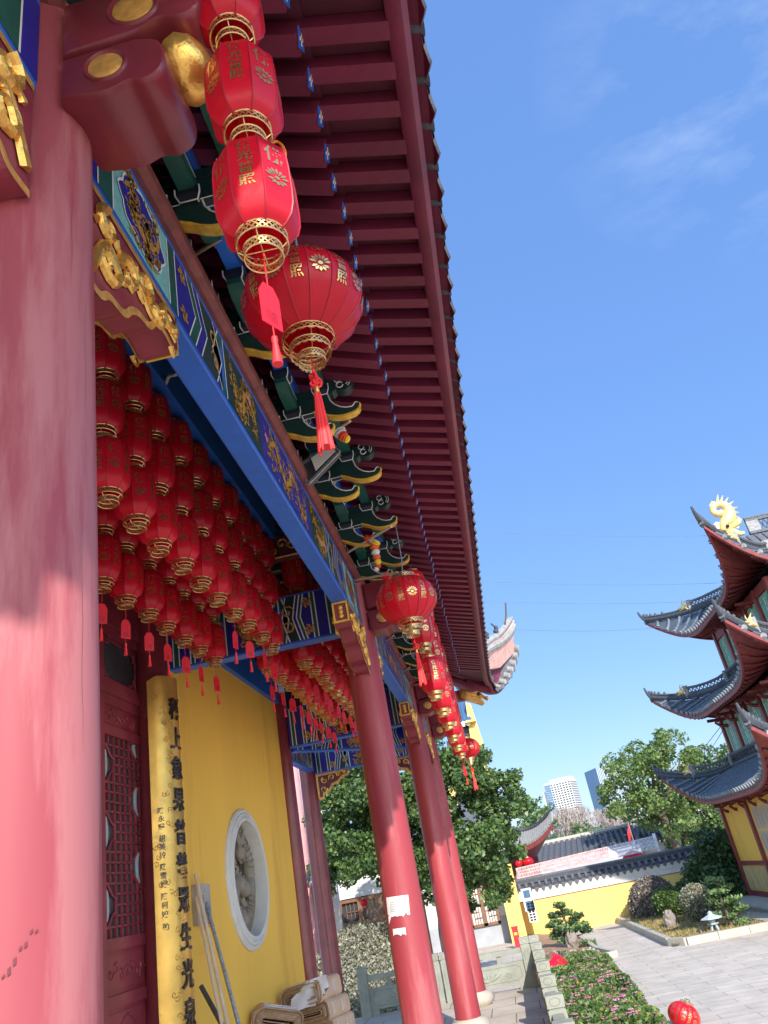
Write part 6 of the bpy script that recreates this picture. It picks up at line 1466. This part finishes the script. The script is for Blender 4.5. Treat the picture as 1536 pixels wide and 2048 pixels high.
    for side in range(4):
        H = (hx, hy, hx, hy)[side]; I = (ix, iy, ix, iy)[side]
        base = [pt(side, -I+2*I*u/10, 1, .1)+Vector(((0, -.06, 0), (.06, 0, 0), (0, .06, 0), (-.06, 0, 0))[side]) for u in range(11)]
        hip1 = [pt(side, -(H+(I-H)*t)*.999, t, .1) for t in (.42, .55, .7, .85)]; hip2 = [pt(side, (H+(I-H)*t)*.999, t, .1) for t in (.85, .7, .55, .42)]
        path = hip1+base+hip2
        hts = [.42]*4+[.40]*11+[.42]*4
        for lo, rad, m in ((0.02, .07, 'tile'), (1, .065, 'tile')): lr.tube([p+Vector((0, 0, .02+h*lo)) for p, h in zip(path, hts)], rad, 6, m)
        for p, q, h in zip(path, path[1:], hts):
            n = max(1, int((q-p).length/.16))
            for i in range(n):
                a = p.lerp(q, i/n); b = p.lerp(q, (i+1)/n); lr.bar(a+Vector((0, 0, .05)), b+Vector((0, 0, h-.02)), .03, .03, 'tiledk'); lr.bar(a+Vector((0, 0, h-.02)), b+Vector((0, 0, .05)), .03, .03, 'tiledk')
        for p, h in ((path[0], .42), (path[-1], .42), (path[4], .4), (path[-5], .4)): lr.box((p.x-.09, p.y-.09, p.z), (p.x+.09, p.y+.09, p.z+h+.12), 'tilepale')
    lr.build('lattice_ridge', r)
    for side in range(4):
        dr = MB('dragon'); H = (hx, hy, hx, hy)[side]; I = (ix, iy, ix, iy)[side]; p = pt(side, (H+(I-H)*.36)*.999, .36, .38); d = (pt(side, H*.999, 0, 0)-p); d.z = 0; d.normalize(); sd_ = Vector((-d.y, d.x, 0))
        dr.blob(p, (.13, .13, .12), 'dragon', 9, 7); dr.blob(p+d*.17+Vector((0, 0, .02)), (.12, .12, .06), 'dragon', 8, 6); dr.blob(p+d*.14-Vector((0, 0, .09)), (.10, .10, .04), 'dragon', 8, 6)
        for s in (-1, 1):
            dr.tube([p+Vector((0, 0, .08)), p+sd_*s*.08-d*.05+Vector((0, 0, .22)), p+sd_*s*.11-d*.14+Vector((0, 0, .34))], [.04, .03, .01], 5, 'dragon')
            dr.tube([p-d*.05, p-d*.2+sd_*s*.1-Vector((0, 0, .08)), p-d*.3+sd_*s*.05-Vector((0, 0, .22))], [.06, .05, .02], 5, 'dragon')
        for k in range(3): dr.tube([p-d*.05, p-d*.22+Vector((0, 0, .06*k-.05)), p-d*.36+Vector((0, 0, .12*k))], [.05, .035, .01], 5, 'dragon')
        dr.build('dragon_ornament', r)
    # brackets under the eave
    for side in range(4):
        I = (ix, iy, ix, iy)[side]; F = (iy, ix, iy, ix)[side]; E = (hy, hx, hy, hx)[side]
        n = max(3, int(2*I/1.3))
        for i in range(n+1):
            a = -I+2*I*i/n
            bk = MB('pagred')
            def W_(d, z): return Vector(((cx+a, cy-d, z), (cx+d, cy+a, z), (cx+a, cy+d, z), (cx-d, cy+a, z))[side])
            L_ = (E-F)*.62
            bk.tube([W_(F, ze-.55), W_(F+L_*.5, ze-.58), W_(F+L_*.85, ze-.50), W_(F+L_, ze-.34), W_(F+L_*.95, ze-.28), W_(F+L_*.88, ze-.33)], [.09, .085, .07, .05, .045, .03], 6, 'pagred')
            bk.tube([W_(F, ze-.28), W_(F+L_*1.25, ze-.22)], .07, 5, 'pagred')
            bk.build('eave_bracket', r)
    return pt
T1 = dict(hx=5.1, hy=5.55); 
# storey bodies
M['tabletp'] = mat('faded_tablet_paper', (.60, .47, .32), .8, var=.1, scale=3)
def storey(z0, z1, hx, hy, kind):
    cx, cy = PC
    b = MB('yellow' if kind == 0 else 'pagred'); b.box((cx-hx, cy-hy, z0), (cx+hx, cy+hy, z1)); bo = b.build('storey_wall', pag)
    p = MB('pagred')
    n = 5 if kind else 3
    for sy in (-1, 1):
        for i in range(n+1):
            for axis in (0, 1):
                if axis: x, y = cx+sy*(hx+.01), cy-hy+2*hy*i/n
                else: x, y = cx-hx+2*hx*i/n, cy+sy*(hy+.01)
                p.box((x-.11, y-.11, z0), (x+.11, y+.11, z1))
    H = z1-z0
    for f in ((.0, .05), (.30, .34), (.90, .95)) if kind == 0 else ((.0, .1), (.86, 1)):
        p.box((cx-hx-.06, cy-hy-.06, z0+H*f[0]), (cx+hx+.06, cy+hy+.06, z0+H*f[1]))
    p.build('timber_frame', pag)
    for i in range(n):
        for axis in (0, 1):
            half = hy if axis else hx; a0 = -half+2*half*i/n+.14; a1 = -half+2*half*(i+1)/n-.14
            F = (lambda u, v, d: Vector((cx-hx-d, cy-u, v))) if axis else (lambda u, v, d: Vector((cx+u, cy-hy-d, v)))
            if kind:
                w = MB('winggreen', 'glass'); zz0, zz1 = z0+H*.13, z0+H*.84
                pts = [(a0, zz0), (a1, zz0), (a1, zz1), (a0, zz1)]; w.poly(pts, lambda u, v: F(u, v, .02), 'winggreen')
                m_ = (a0+a1)/2
                for s0, s1 in ((a0+.1, m_-.06), (m_+.06, a1-.1)):
                    w.poly([(s0, zz0+.15), (s1, zz0+.15), (s1, zz1-.1), (s0, zz1-.1)], lambda u, v: F(u, v, .028), 'plaster')
                    for q in range(1, 4): w.bar(F(s0+(s1-s0)*q/4, zz0+.15, .035), F(s0+(s1-s0)*q/4, zz1-.1, .035), .06, .03, 'winggreen')
                    for q in range(1, 9): 
                        v = zz0+.15+(zz1-zz0-.25)*q/9; w.bar(F(s0+(s1-s0)*(.25 if q % 2 else 0), v, .035), F(s0+(s1-s0)*(1 if q % 2 else .75), v, .035), .05, .03, 'winggreen')
                w.build('lattice_window', pag)
            else:
                w = MB('dirtboard'); zz0, zz1 = z0+H*.06, z0+H*.29
                w.poly([(a0, zz0), (a1, zz0), (a1, zz1), (a0, zz1)], lambda u, v: F(u, v, .015), 'dirtboard')
                nb = 5
                for q in range(nb): w.poly([(a0+(a1-a0)*q/nb+.015, zz0+.03), (a0+(a1-a0)*(q+1)/nb-.015, zz0+.03), (a0+(a1-a0)*(q+1)/nb-.015, zz1-.03), (a0+(a1-a0)*q/nb+.015, zz1-.03)], lambda u, v: F(u, v, .03), 'dirtboard')
                w.build('board_panel', pag)
                if i > 0:
                    w = MB('pagred'); zz0, zz1 = z0+H*.37, z0+H*.86; w.poly([(a0+.1, zz0), (a1-.1, zz0), (a1-.1, zz1), (a0+.1, zz1)], lambda u, v: F(u, v, .012), 'yellow2')
                    for r_ in range(2):
                        for q in range(7):
                            b0, b1 = a0+.2+(a1-a0-.4)*q/7+.02, a0+.2+(a1-a0-.4)*(q+1)/7-.02; c0, c1 = zz0+.1+(zz1-zz0-.2)*r_/2+.04, zz0+.1+(zz1-zz0-.2)*(r_+1)/2-.04
                            w.poly([(b0, c0), (b1, c0), (b1, c1), (b0, c1)], lambda u, v: F(u, v, .022), 'tabletp')
                            for e in range(4): w.poly([(b0+(b1-b0)*(.3+.12*e), c0+.1), (b0+(b1-b0)*(.35+.12*e), c0+.1), (b0+(b1-b0)*(.35+.12*e), c1-.1), (b0+(b1-b0)*(.3+.12*e), c1-.1)], lambda u, v: F(u, v, .025), 'greywall')
                    w.build('tablet_board', pag)
q = MB('stonepale', 'stone'); q.box((PC[0]-6.2, PC[1]-6.6, GZ), (PC[0]+6.2, PC[1]+6.6, -2.86), 'stone'); q.box((PC[0]-6.25, PC[1]-6.65, -2.86), (PC[0]+6.25, PC[1]+6.65, -2.78), 'stonepale'); q.box((PC[0]-6.9, PC[1]-5, GZ), (PC[0]-6.2, PC[1]+2, -3.0), 'stonepale'); q.build('stone_platform', pag)
storey(-2.78, 1.05, 5.1, 5.55, 0); storey(1.9, 4.35, 4.1, 4.6, 1); storey(5.2, 7.6, 3.3, 3.75, 1)
roof('tiled_roof', *PC, 4.2, 4.7, 2.05, 6.05, 6.5, .95, 1.5, .85, 1)
roof('tiled_roof', *PC, 3.4, 3.85, 5.35, 5.35, 5.8, 4.25, 1.55, .9, 2)
roof('tiled_roof', *PC, 1.9, 1.6, 9.0, 4.5, 4.95, 7.6, 1.7, 1.0, 3)
# gable roof on top, its ridge running away to the right with a gilt fish dragon at the end
cx, cy = PC; gx = 2.55; q = MB('tile', 'tiledk', 'tilepale')
q.prism([(-1.75, 8.85), (-1.2, 9.25), (-.6, 9.85), (0, 10.5), (.6, 9.85), (1.2, 9.25), (1.75, 8.85)], lambda a, b, u: Vector((u, cy+a, b)), cx-gx, cx+gx, 'tile', mcap='bluetile')
for s in (-1, 1):
    for i in range(16):
        x = cx-gx+.1+2*(gx-.1)*i/15; q.tube([(x, cy+s*1.8, 8.88), (x, cy+s*1.2, 9.30), (x, cy+s*.6, 9.90), (x, cy, 10.5)], .07, 5, 'tile')
    for u in (cx-gx-.05, cx+gx+.05): q.tube(spline([(u, cy+s*2.0, 8.95), (u, cy+s*1.2, 9.35), (u, cy+s*.6, 9.98), (u, cy, 10.75)], 4), .10, 7, 'tiledk'); q.tube(spline([(u, cy+s*1.8, 8.7), (u, cy+s*1.1, 9.1), (u, cy+s*.55, 9.7), (u, cy, 10.35)], 4), .07, 6, 'tile')
q.build('gable_roof', pag)
q = MB('tiledk', 'tilepale'); q.box((cx-gx+.9, cy-.09, 10.55), (cx+gx, cy+.09, 10.66), 'tile'); q.box((cx-gx+.9, cy-.07, 11.12), (cx+gx, cy+.07, 11.22), 'tile'); q.box((cx-gx+.9, cy-.08, 10.66), (cx-gx+1.4, cy+.08, 11.12), 'tilepale')
for i in range(18):
    a = cx-gx+1.45+.2*i; q.bar((a, cy, 10.68), (a+.2, cy, 11.1), .05, .04, 'tiledk'); q.bar((a, cy, 11.1), (a+.2, cy, 10.68), .05, .04, 'tiledk')
q.tube([(cx-gx+.9, cy, 11.27), (cx+gx, cy, 11.27)], .07, 6, 'tile'); q.build('main_ridge', pag)
q = MB('dragon'); D = lambda px, py, dy=0: PX(px, py, y=cy+dy)
S = spline([D(1448, 1063), D(1449, 1050), D(1456, 1040), D(1458, 1027), D(1454, 1015), D(1443, 1008), D(1432, 1006)], 6); q.tube(S, [.15+.15*math.sin(PI*min(1, i/26)) if i < 26 else .18-.010*(i-26) for i in range(len(S))], 10, 'dragon')
ci = D(1436, 1019); m = 1/FPX*ci.dot(_f); dxv = (D(1437, 1019)-ci); dzv = (D(1436, 1018)-ci)
q.tube([ci+dxv*11*math.cos(a)+dzv*9.5*math.sin(a)+Vector((0, -.02, 0)) for a in [-.6-.33*i for i in range(17)]], [.145]*14+[.12, .09, .05], 9, 'dragon')
for k in range(5): q.tube([D(1428, 1006), D(1423-k, 1003+k*2.2)], [.07, .02], 5, 'dragon')
for i in range(4, len(S)-2, 3):
    n_ = (S[i+1]-S[i-1]).cross(Vector((0, 1, 0))).normalized()
    if n_.x < 0: n_ = -n_
    q.tube([S[i], S[i]+n_*.42], [.07, .012], 5, 'dragon')
for k in range(5): q.tube([D(1440, 1048+2*k), D(1432-k, 1046+3*k), D(1427, 1050+3.4*k)], [.07, .05, .015], 5, 'dragon')
q.tube(spline([D(1452, 1054), D(1464, 1051), D(1474, 1046), D(1479, 1038)], 4), [.2, .2, .19, .18, .17, .16, .15, .15, .15, .14, .13, .12, .10], 8, 'dragon')
q.tube(spline([D(1452, 1062), D(1466, 1063), D(1478, 1067), D(1488, 1066)], 4), [.16-.006*i for i in range(13)], 8, 'dragon')
for k in range(5): q.tube([D(1464+3*k, 1052), D(1465+3*k, 1057)], [.05, .01], 4, 'plaster')
q.blob(D(1455, 1052, -.22), .08, 'ink', 7, 5); q.build('gilt_fish_dragon', pag)

# ================================================================== BEYOND THE WALL
def slab_roof(name, pts, y0, depth, label, m='tile', pitch=.42):
    """grey tiled single slope seen over the wall: pts = eave left, eave right, ridge right, ridge left in pixels"""
    t = thing(name, tuple(PX(*pts[0], y=y0)), label, 'house'); a, b = PX(*pts[0], y=y0), PX(*pts[1], y=y0); d, c = PX(*pts[3], y=y0+depth), PX(*pts[2], y=y0+depth)
    q = MB(m, 'tilepale'); back = [Vector((p.x, p.y+depth, a.z)) for p in (d, c)]
    q.add([a, b, c, d], [(0, 1, 2, 3)], m)
    n = int((b-a).length/pitch)
    for i in range(n+1): q.tube([a.lerp(b, i/n)+Vector((0, 0, .05)), d.lerp(c, i/n)+Vector((0, 0, .05))], .13, 5, m)
    for k in range(1, 9):
        for i in range(n): p0 = a.lerp(d, k/9).lerp(b.lerp(c, k/9), (i+.2)/n); p1 = a.lerp(d, k/9).lerp(b.lerp(c, k/9), (i+.8)/n); q.bar(p0+Vector((0, 0, .04)), p1+Vector((0, 0, .04)), .05, .08, 'tiledk')
    q.build('tiled_roof', t); q = MB('stonepale'); q.tube([d+Vector((0, 0, .12)), c+Vector((0, 0, .12))], .20, 7, 'stonepale'); q.build('ridge', t)
    q = MB('greywall'); q.add([Vector((p.x, p.y, z)) for p, z in ((a, a.z-.05), (b, b.z-.05), (b, GZ), (a, GZ))], [(3, 2, 1, 0)], 'greywall'); e = [Vector((d.x, d.y, d.z-.05)), Vector((c.x, c.y, c.z-.05)), Vector((c.x, c.y, GZ)), Vector((d.x, d.y, GZ))]; q.add(e, [(0, 1, 2, 3)], 'greywall')
    q.add([a, d, Vector((d.x, d.y, GZ)), Vector((a.x, a.y, GZ))], [(0, 1, 2, 3)], 'greywall'); q.add([b, c, Vector((c.x, c.y, GZ)), Vector((b.x, b.y, GZ))], [(3, 2, 1, 0)], 'greywall'); q.build('wall', t)
slab_roof('tiled_house', [(1078, 1724), (1278, 1685), (1262, 1654), (1082, 1692)], 62, 5, 'long low house with a grey tiled slope beyond the wall, ridge pale')
slab_roof('tiled_house', [(1268, 1690), (1330, 1677), (1300, 1646), (1266, 1652)], 66, 5, 'second tiled roof end right of the red flag, partly under the trees')
# pavilion with an upturned corner at the left
t = thing('pavilion', tuple(PX(1070, 1740, y=52)), 'small dark tiled pavilion whose upturned roof corner sticks out right of the big tree', 'pavilion')
q = MB('tile', 'tiledk', 'pagred', 'tilepale'); V_ = lambda px, py, y=52: PX(px, py, y=y)
ea = spline([V_(1020, 1704), V_(1045, 1694), V_(1070, 1682), V_(1090, 1664), V_(1104, 1645)], 5); ri = spline([V_(1020, 1665, 54), V_(1050, 1663, 54), V_(1072, 1655, 53.6), V_(1090, 1640, 53), V_(1103, 1624, 52.3)], 5)
n = len(ea); q.add(ea+ri, [(i, i+1, n+i+1, n+i) for i in range(n-1)], 'tile', True)
for i in range(0, n, 1): q.tube([ea[i]+Vector((0, -.05, .04)), ri[i]], .085, 5, 'tilepale')
q.tube([p+Vector((0, 0, .08)) for p in ri]+[V_(1106, 1615, 52.2)], [.16]*(n-3)+[.12, .09, .06, .03], 6, 'tiledk')
lo = [p+Vector((0, .1, -.28)) for p in ea]; q.add(ea+lo, [(i, n+i, n+i+1, i+1) for i in range(n-1)], 'pagred'); inn = [V_(1020, 1735, 54), V_(1045, 1730, 54), V_(1065, 1722, 54), V_(1078, 1705, 53.5), V_(1096, 1668, 52.5)]; inn = spline(inn, 5); q.add(lo+inn, [(i, i+1, n+i+1, n+i)[::-1] for i in range(n-1)], 'maroondk'); q.build('tiled_roof', t)
q = MB('maroondk'); a = V_(1030, 1740, 54); q.box((a.x-2, 54, GZ), (V_(1082, 1740, 54).x, 56, a.z+.6)); q.build('wall', t)
def small_lantern(px, py, y, r, label, flat=1.0):
    c = PX(px, py, y=y); m = r/FPX*c.dot(_f); t = thing('red_lantern', tuple(c), label, 'lantern'); q = MB('redlan', 'redrib'); q.blob(c, (m, m, m*flat), 'redlan', 16, 9)
    for j in range(8): q.tube([c+Vector((m*1.01*math.sin(th)*math.cos(j*PI/4), m*1.01*math.sin(th)*math.sin(j*PI/4), m*flat*math.cos(th))) for th in [.4+.29*i for i in range(9)]], m*.02, 4, 'redrib')
    q.build('lantern_shade', t); q = MB('fili'); q.lathe([(m*.4, -m*flat*1.0), (m*.42, -m*flat*.86)], c, 14, 'fili'); q.build('gold_ring', t); q = MB('fili'); q.lathe([(m*.4, m*flat*1.0), (m*.42, m*flat*.86)], c, 14, 'fili'); q.build('gold_collar', t)
small_lantern(1056, 1723, 51, 11, 'squat red lantern hanging under the pavilion eave, right one', .75); small_lantern(1038, 1727, 51, 7, 'smaller red lantern left of the squat one, half behind leaves', .9)
small_lantern(728, 1805, 30, 7, 'tiny red lantern hanging before the brown lattice windows below the tree', 1.2)
# bamboo railing frame (pale pink lattice) on the wall, a red flag and a red umbrella
t = thing('lattice_frame', tuple(PX(1170, 1740, y=46)), 'long pale pink lattice frame of thin bars standing just above the wall coping', 'trellis'); q = MB('railpink', 'white')
top = [PX(1034, 1737, y=46), PX(1308, 1672, y=47.5)]; bot = [PX(1034, 1757, y=45), PX(1314, 1697, y=46)]
M['railw'] = mat('white_bars', (.66, .62, .60), .7)
for f in (0, .35, .65, 1): q.bar(top[0].lerp(bot[0], f), top[1].lerp(bot[1], f), .05, .05, 'railpink')
for i in range(110):
    f = i/109; a = top[0].lerp(top[1], f); b = bot[0].lerp(bot[1], f); q.bar(a, b, .032, .032, 'railpink' if f < .66 else 'railw')
    if i % 2 == 0 and f < .7: g = min(1, f+.03); q.bar(a, bot[0].lerp(bot[1], g), .024, .024, 'railpink')
q.bar(top[1]+Vector((0, 0, .1)), Vector((bot[1].x+.1, bot[1].y, GZ)), .16, .16, 'plaster'); q.bar(top[0], Vector((bot[0].x, bot[0].y, GZ)), .12, .12, 'plaster'); q.build('bars', t)
t = thing('red_flag', tuple(PX(1262, 1690, y=58)), 'narrow red flag hanging before the tiled roof beyond the wall', 'flag'); q = MB('flagr'); q.add([PX(1256, 1645, y=58), PX(1262, 1665, y=57.9), PX(1262, 1680, y=58.1), PX(1258, 1684, y=58), PX(1255, 1668, y=57.9)], [(0, 1, 2, 3, 4)], 'flagr'); q.add([PX(1256, 1645, y=58.06), PX(1262, 1665, y=57.96), PX(1262, 1680, y=58.16), PX(1258, 1684, y=58.06), PX(1255, 1668, y=57.96)], [(4, 3, 2, 1, 0)], 'flagr'); q.build('cloth', t)
q = MB('steel'); a = PX(1255.5, 1643, y=58.03); q.tube([a, (a.x, 58.03, GZ)], .03, 6, 'steel'); q.build('pole', t)
t = thing('red_umbrella', tuple(PX(1265, 1712, y=48)), 'open red umbrella showing above the wall coping under the lattice frame', 'umbrella'); c = PX(1266, 1713, y=48); q = MB('flagr'); q.lathe([(.02, .32), (.25, .26), (.5, .12), (.62, -.05)], c, 10, 'flagr', False); q.build('canopy', t); q = MB('steel'); q.tube([c+Vector((0, 0, .3)), (c.x, c.y, GZ)], .02, 6, 'steel'); q.build('pole', t)
# tower blocks
def tower_block(px0, px1, ptop, pbot, y, label, glass):
    a = PX(px0, ptop, y=y); b = PX(px1, ptop, y=y); z1 = a.z; w = abs(b.x-a.x); xc = (a.x+b.x)/2; t = thing('tower_block', (xc, y+w*.4, GZ), label, 'tower block'); zb = GZ; H = z1-zb
    q = MB('towerglass' if glass else 'tower'); d = w*.8
    rz = Matrix.Translation((xc, y+d/2, 0)) @ Matrix.Rotation(-.35 if not glass else .3, 4, 'Z'); ww = w*.40
    q.box((-ww, -ww*.9, zb), (ww, ww*.9, z1), 0, rz)
    if not glass: q.box((-ww*1.35, -ww*.6, zb), (-ww, ww*.6, z1-H*.10), 0, rz); q.box((-ww*.5, -ww*.92, z1), (ww, ww*.5, z1+H*.03), 0, rz)
    q.build('shaft', t); g = MB('glass', 'towerglass', 'tower'); nf = 40; nc = 9; FL = 4.1*y/FPX
    if not glass:
        for f in range(nf):
            zz = z1-H*.02-(f+1)*FL
            if zz < zb+10: break
            for c in range(nc):
                u0 = -ww+2*ww*(c+.18)/nc; u1 = -ww+2*ww*(c+.82)/nc
                if c in (0, 1): g.box((u0-.3, -ww*.9-.15, zz), (u1+.3, -ww*.9-.05, zz+FL*.8), 'towerglass', rz)
                else: g.box((u0, -ww*.9-.10, zz), (u1, -ww*.9-.02, zz+FL*.55), 'glass', rz)
                v0 = -ww*.9+1.8*ww*(c+.2)/nc; g.box((ww+.02, v0, zz), (ww+.1, v0+1.8*ww*.5/nc, zz+FL*.55), 'glass', rz); g.box((-ww*1.35-.1, v0*.6, zz-H*.1), (-ww*1.35-.02, (v0+1.8*ww*.5/nc)*.6, zz-H*.1+FL*.55), 'glass', rz)
    else:
        for c in range(22): u = -ww+2*ww*c/21; g.box((u-.16, -ww*.9-.35, zb), (u+.16, -ww*.9, z1), 'tower', rz); v = -ww*.9+1.8*ww*c/21; g.box((ww, v-.16, zb), (ww+.35, v+.16, z1), 'tower', rz)
        for f in range(40):
            zz = z1-f*FL*.9
            if zz < zb: break
            g.box((-ww, -ww*.9-.12, zz-.5), (ww, -ww*.9-.01, zz), 'bluetile', rz)
    tag(g.build('windows', t), kind='stuff'); return t
tower_block(1088, 1158, 1567, 1640, 420, 'pale concrete tower block far off between the pavilion and the blue tower', False)
tower_block(1172, 1262, 1540, 1640, 520, 'tall blue glass tower far off, partly hidden by the camphor tree', True)
# yellow gable building with blue glazed tiles left of the eave corner
t = thing('yellow_gable_house', tuple(PX(950, 1500, y=48)), 'yellow gable wall with blue glazed roof tiles seen between the eave strings and the sky', 'house')
q = MB('yellow2'); A = [PX(*p, y=48) for p in ((931, 1404), (941, 1408), (975, 1512), (975, 1650), (945, 1650), (944, 1500))]
q.add(A+[p+Vector((0, 1.2, 0)) for p in A], [(0, 1, 2, 3, 4, 5)[::-1], (6, 7, 8, 9, 10, 11)]+[(i, (i+1) % 6, 6+(i+1) % 6, 6+i) for i in range(6)], 'yellow2'); q.box((A[4].x-6, 48.6, GZ), (A[3].x, 54, PX(950, 1560, y=48).z), 'yellow2'); q.build('gable_wall', t)
q = MB('yellow2'); a = PX(942, 1441, y=47.8); q.box((a.x-.35, 47.5, a.z-.12), (a.x+.28, 48, a.z)); q.build('ledge', t)
q = MB('bluetile', 'plaster'); 
for i in range(9): q.tube([PX(932-4.5*i, 1406+1*i, y=49.2), PX(940-4.5*i, 1442+1*i, y=47.9)], .10 if i % 2 else .16, 6, 'bluetile')
for i in range(5): c = PX(936-9*i, 1446+2*i, y=47.8); q.lathe([(0, 47.72), (.17, 47.72), (.17, 47.8)], (c.x, 0, c.z), 12, 'plaster', axis='y')
q.add([PX(938, 1445, y=48.2), PX(890, 1455, y=48.2), PX(880, 1410, y=49.6), PX(930, 1402, y=49.6)], [(0, 1, 2, 3)], 'bluetile'); q.build('glazed_roof', t)
q = MB('navy'); q.add([PX(895, 1452, y=48.3), PX(942, 1448, y=48.3), PX(950, 1520, y=48.3), PX(900, 1520, y=48.3)], [(3, 2, 1, 0)], 'navy'); q.box((PX(900, 1520, y=48.3).x, 48.3, GZ), (PX(948, 1520, y=48.3).x, 48.9, PX(930, 1475, y=48.3).z), 'navy'); q.build('navy_eave', t)  # navy sheet and box below the glazed roof edge
# timber house and pink columned hall seen under the tree
t = thing('timber_house', tuple(PX(720, 1860, y=36)), 'brown timber house front with lattice windows under the big tree', 'house')
q = MB('brownwood', 'glass', 'plaster'); xl, xr = PX(655, 1850, y=36).x, PX(800, 1830, y=36).x; zt_ = PX(720, 1793, y=36).z
q.box((xl-2, 36.1, GZ), (xr+1, 36.3, zt_), 'glass'); q.box((xl-2, 36, zt_), (xr+1, 36.4, zt_+1.4), 'plaster')
n = 7
for i in range(n+1): x = xl-2+(xr-xl+3)*i/n; q.box((x-.10, 35.95, GZ), (x+.10, 36.1, zt_))
for z in (zt_-.1, zt_-.95, zt_-1.1, GZ+.7): q.box((xl-2, 35.96, z-.06), (xr+1, 36.09, z+.06))
for i in range(n):
    x0 = xl-2+(xr-xl+3)*i/n+.1; x1 = xl-2+(xr-xl+3)*(i+1)/n-.1
    for zz0, zz1 in ((zt_-.9, zt_-.15), (GZ+.75, zt_-1.15)):
        for k in range(1, 4): q.bar((x0+(x1-x0)*k/4, 36.04, zz0), (x0+(x1-x0)*k/4, 36.04, zz1), .03, .03, 'brownwood')
        m_ = max(2, int((zz1-zz0)/.28))
        for k in range(1, m_): q.bar((x0+(x1-x0)*(.25 if k % 2 else 0), 36.04, zz0+(zz1-zz0)*k/m_), (x0+(x1-x0)*(1 if k % 2 else .75), 36.04, zz0+(zz1-zz0)*k/m_), .03, .03, 'brownwood')
q.build('timber_front', t); q = MB('tile'); q.prism([(35.2, zt_+1.35), (38, zt_+2.8), (41, zt_+1.35)], lambda a, b, u: Vector((u, a, b)), xl-2.2, xr+1.2, 'tile'); q.build('roof', t)
M['pinkcol'] = mat('faded_pink_column', (.62, .27, .27), .6, var=.08)
t = thing('pink_columned_hall', tuple(PX(615, 1850, y=31)), 'hall with faded pink columns glimpsed between the wall end and the last inner porch column', 'hall')
for px, py in ((606, 1700), (560, 1700)): 
    a = PX(px, py, y=31); q = MB('pinkcol'); q.lathe([(.2, GZ), (.19, 6)], (a.x, 31, 0), 20, 'pinkcol'); q.build('column', t)
a0, a1 = PX(590, 1790, y=32), PX(655, 1790, y=32); q = MB('plaster'); q.box((a0.x-4, 33, GZ), (a1.x+.2, 33.2, 7)); q.build('wall', t)
q = MB('tilepale'); z = PX(612, 1750, y=30.5).z
for i in range(22): q.tube([(a0.x-3+.24*i, 30.3, z-.35), (a0.x-3+.24*i, 31.6, z+.45)], .08, 6, 'tilepale')
q.build('pent_roof', t); q = MB('maroondk'); q.box((a0.x-3, 31.3, z-1.2), (a1.x, 32, z-.3)); q.build('beam', t)
q = MB('redtag'); c = PX(632, 1878, y=32.5); q.box((c.x-.35, 32.45, c.z-.55), (c.x+.25, 32.5, c.z+.6)); 
for i, ch in enumerate('佛光'): put_glyph(q, ch, c.x-.05, c.z+.3-.5*i, .4, lambda u, v: Vector((u, 32.445, v)), 'gold', .02)
q.build('red_banner', t)
# cables across the sky
for i, (a, ya, b, yb) in enumerate((((960, 1064), 24, (1460, 1070), 34), ((962, 1163), 24, (1455, 1165), 35), ((968, 1203), 24, (1440, 1200), 35), ((975, 1257), 24, (1310, 1256), 37))):
    q = MB('wire'); A = PX(*a, y=ya); B = PX(*b, y=yb); q.tube([A.lerp(B, f)-Vector((0, 0, .12*math.sin(PI*f))) for f in [j/10 for j in range(11)]], .008, 4, 'wire'); tag(q.build('overhead_cable'), 'thin overhead cable crossing the sky to the pagoda, %s from the top' % ordinal(i), 'cable')
for a, b in (((1440, 1455), (1395, 1512)), ((1445, 1462), (1418, 1505))):
    q = MB('wire'); q.tube([PX(*a, y=37.5), PX(*b, y=60)], .02, 4, 'wire'); tag(q.build('stay_wire'), 'slanting stay wire from the pagoda eave down to the trees, %s of the two' % ('upper' if a[0] == 1440 else 'lower'), 'cable')
bpy.data.objects.remove(_to)
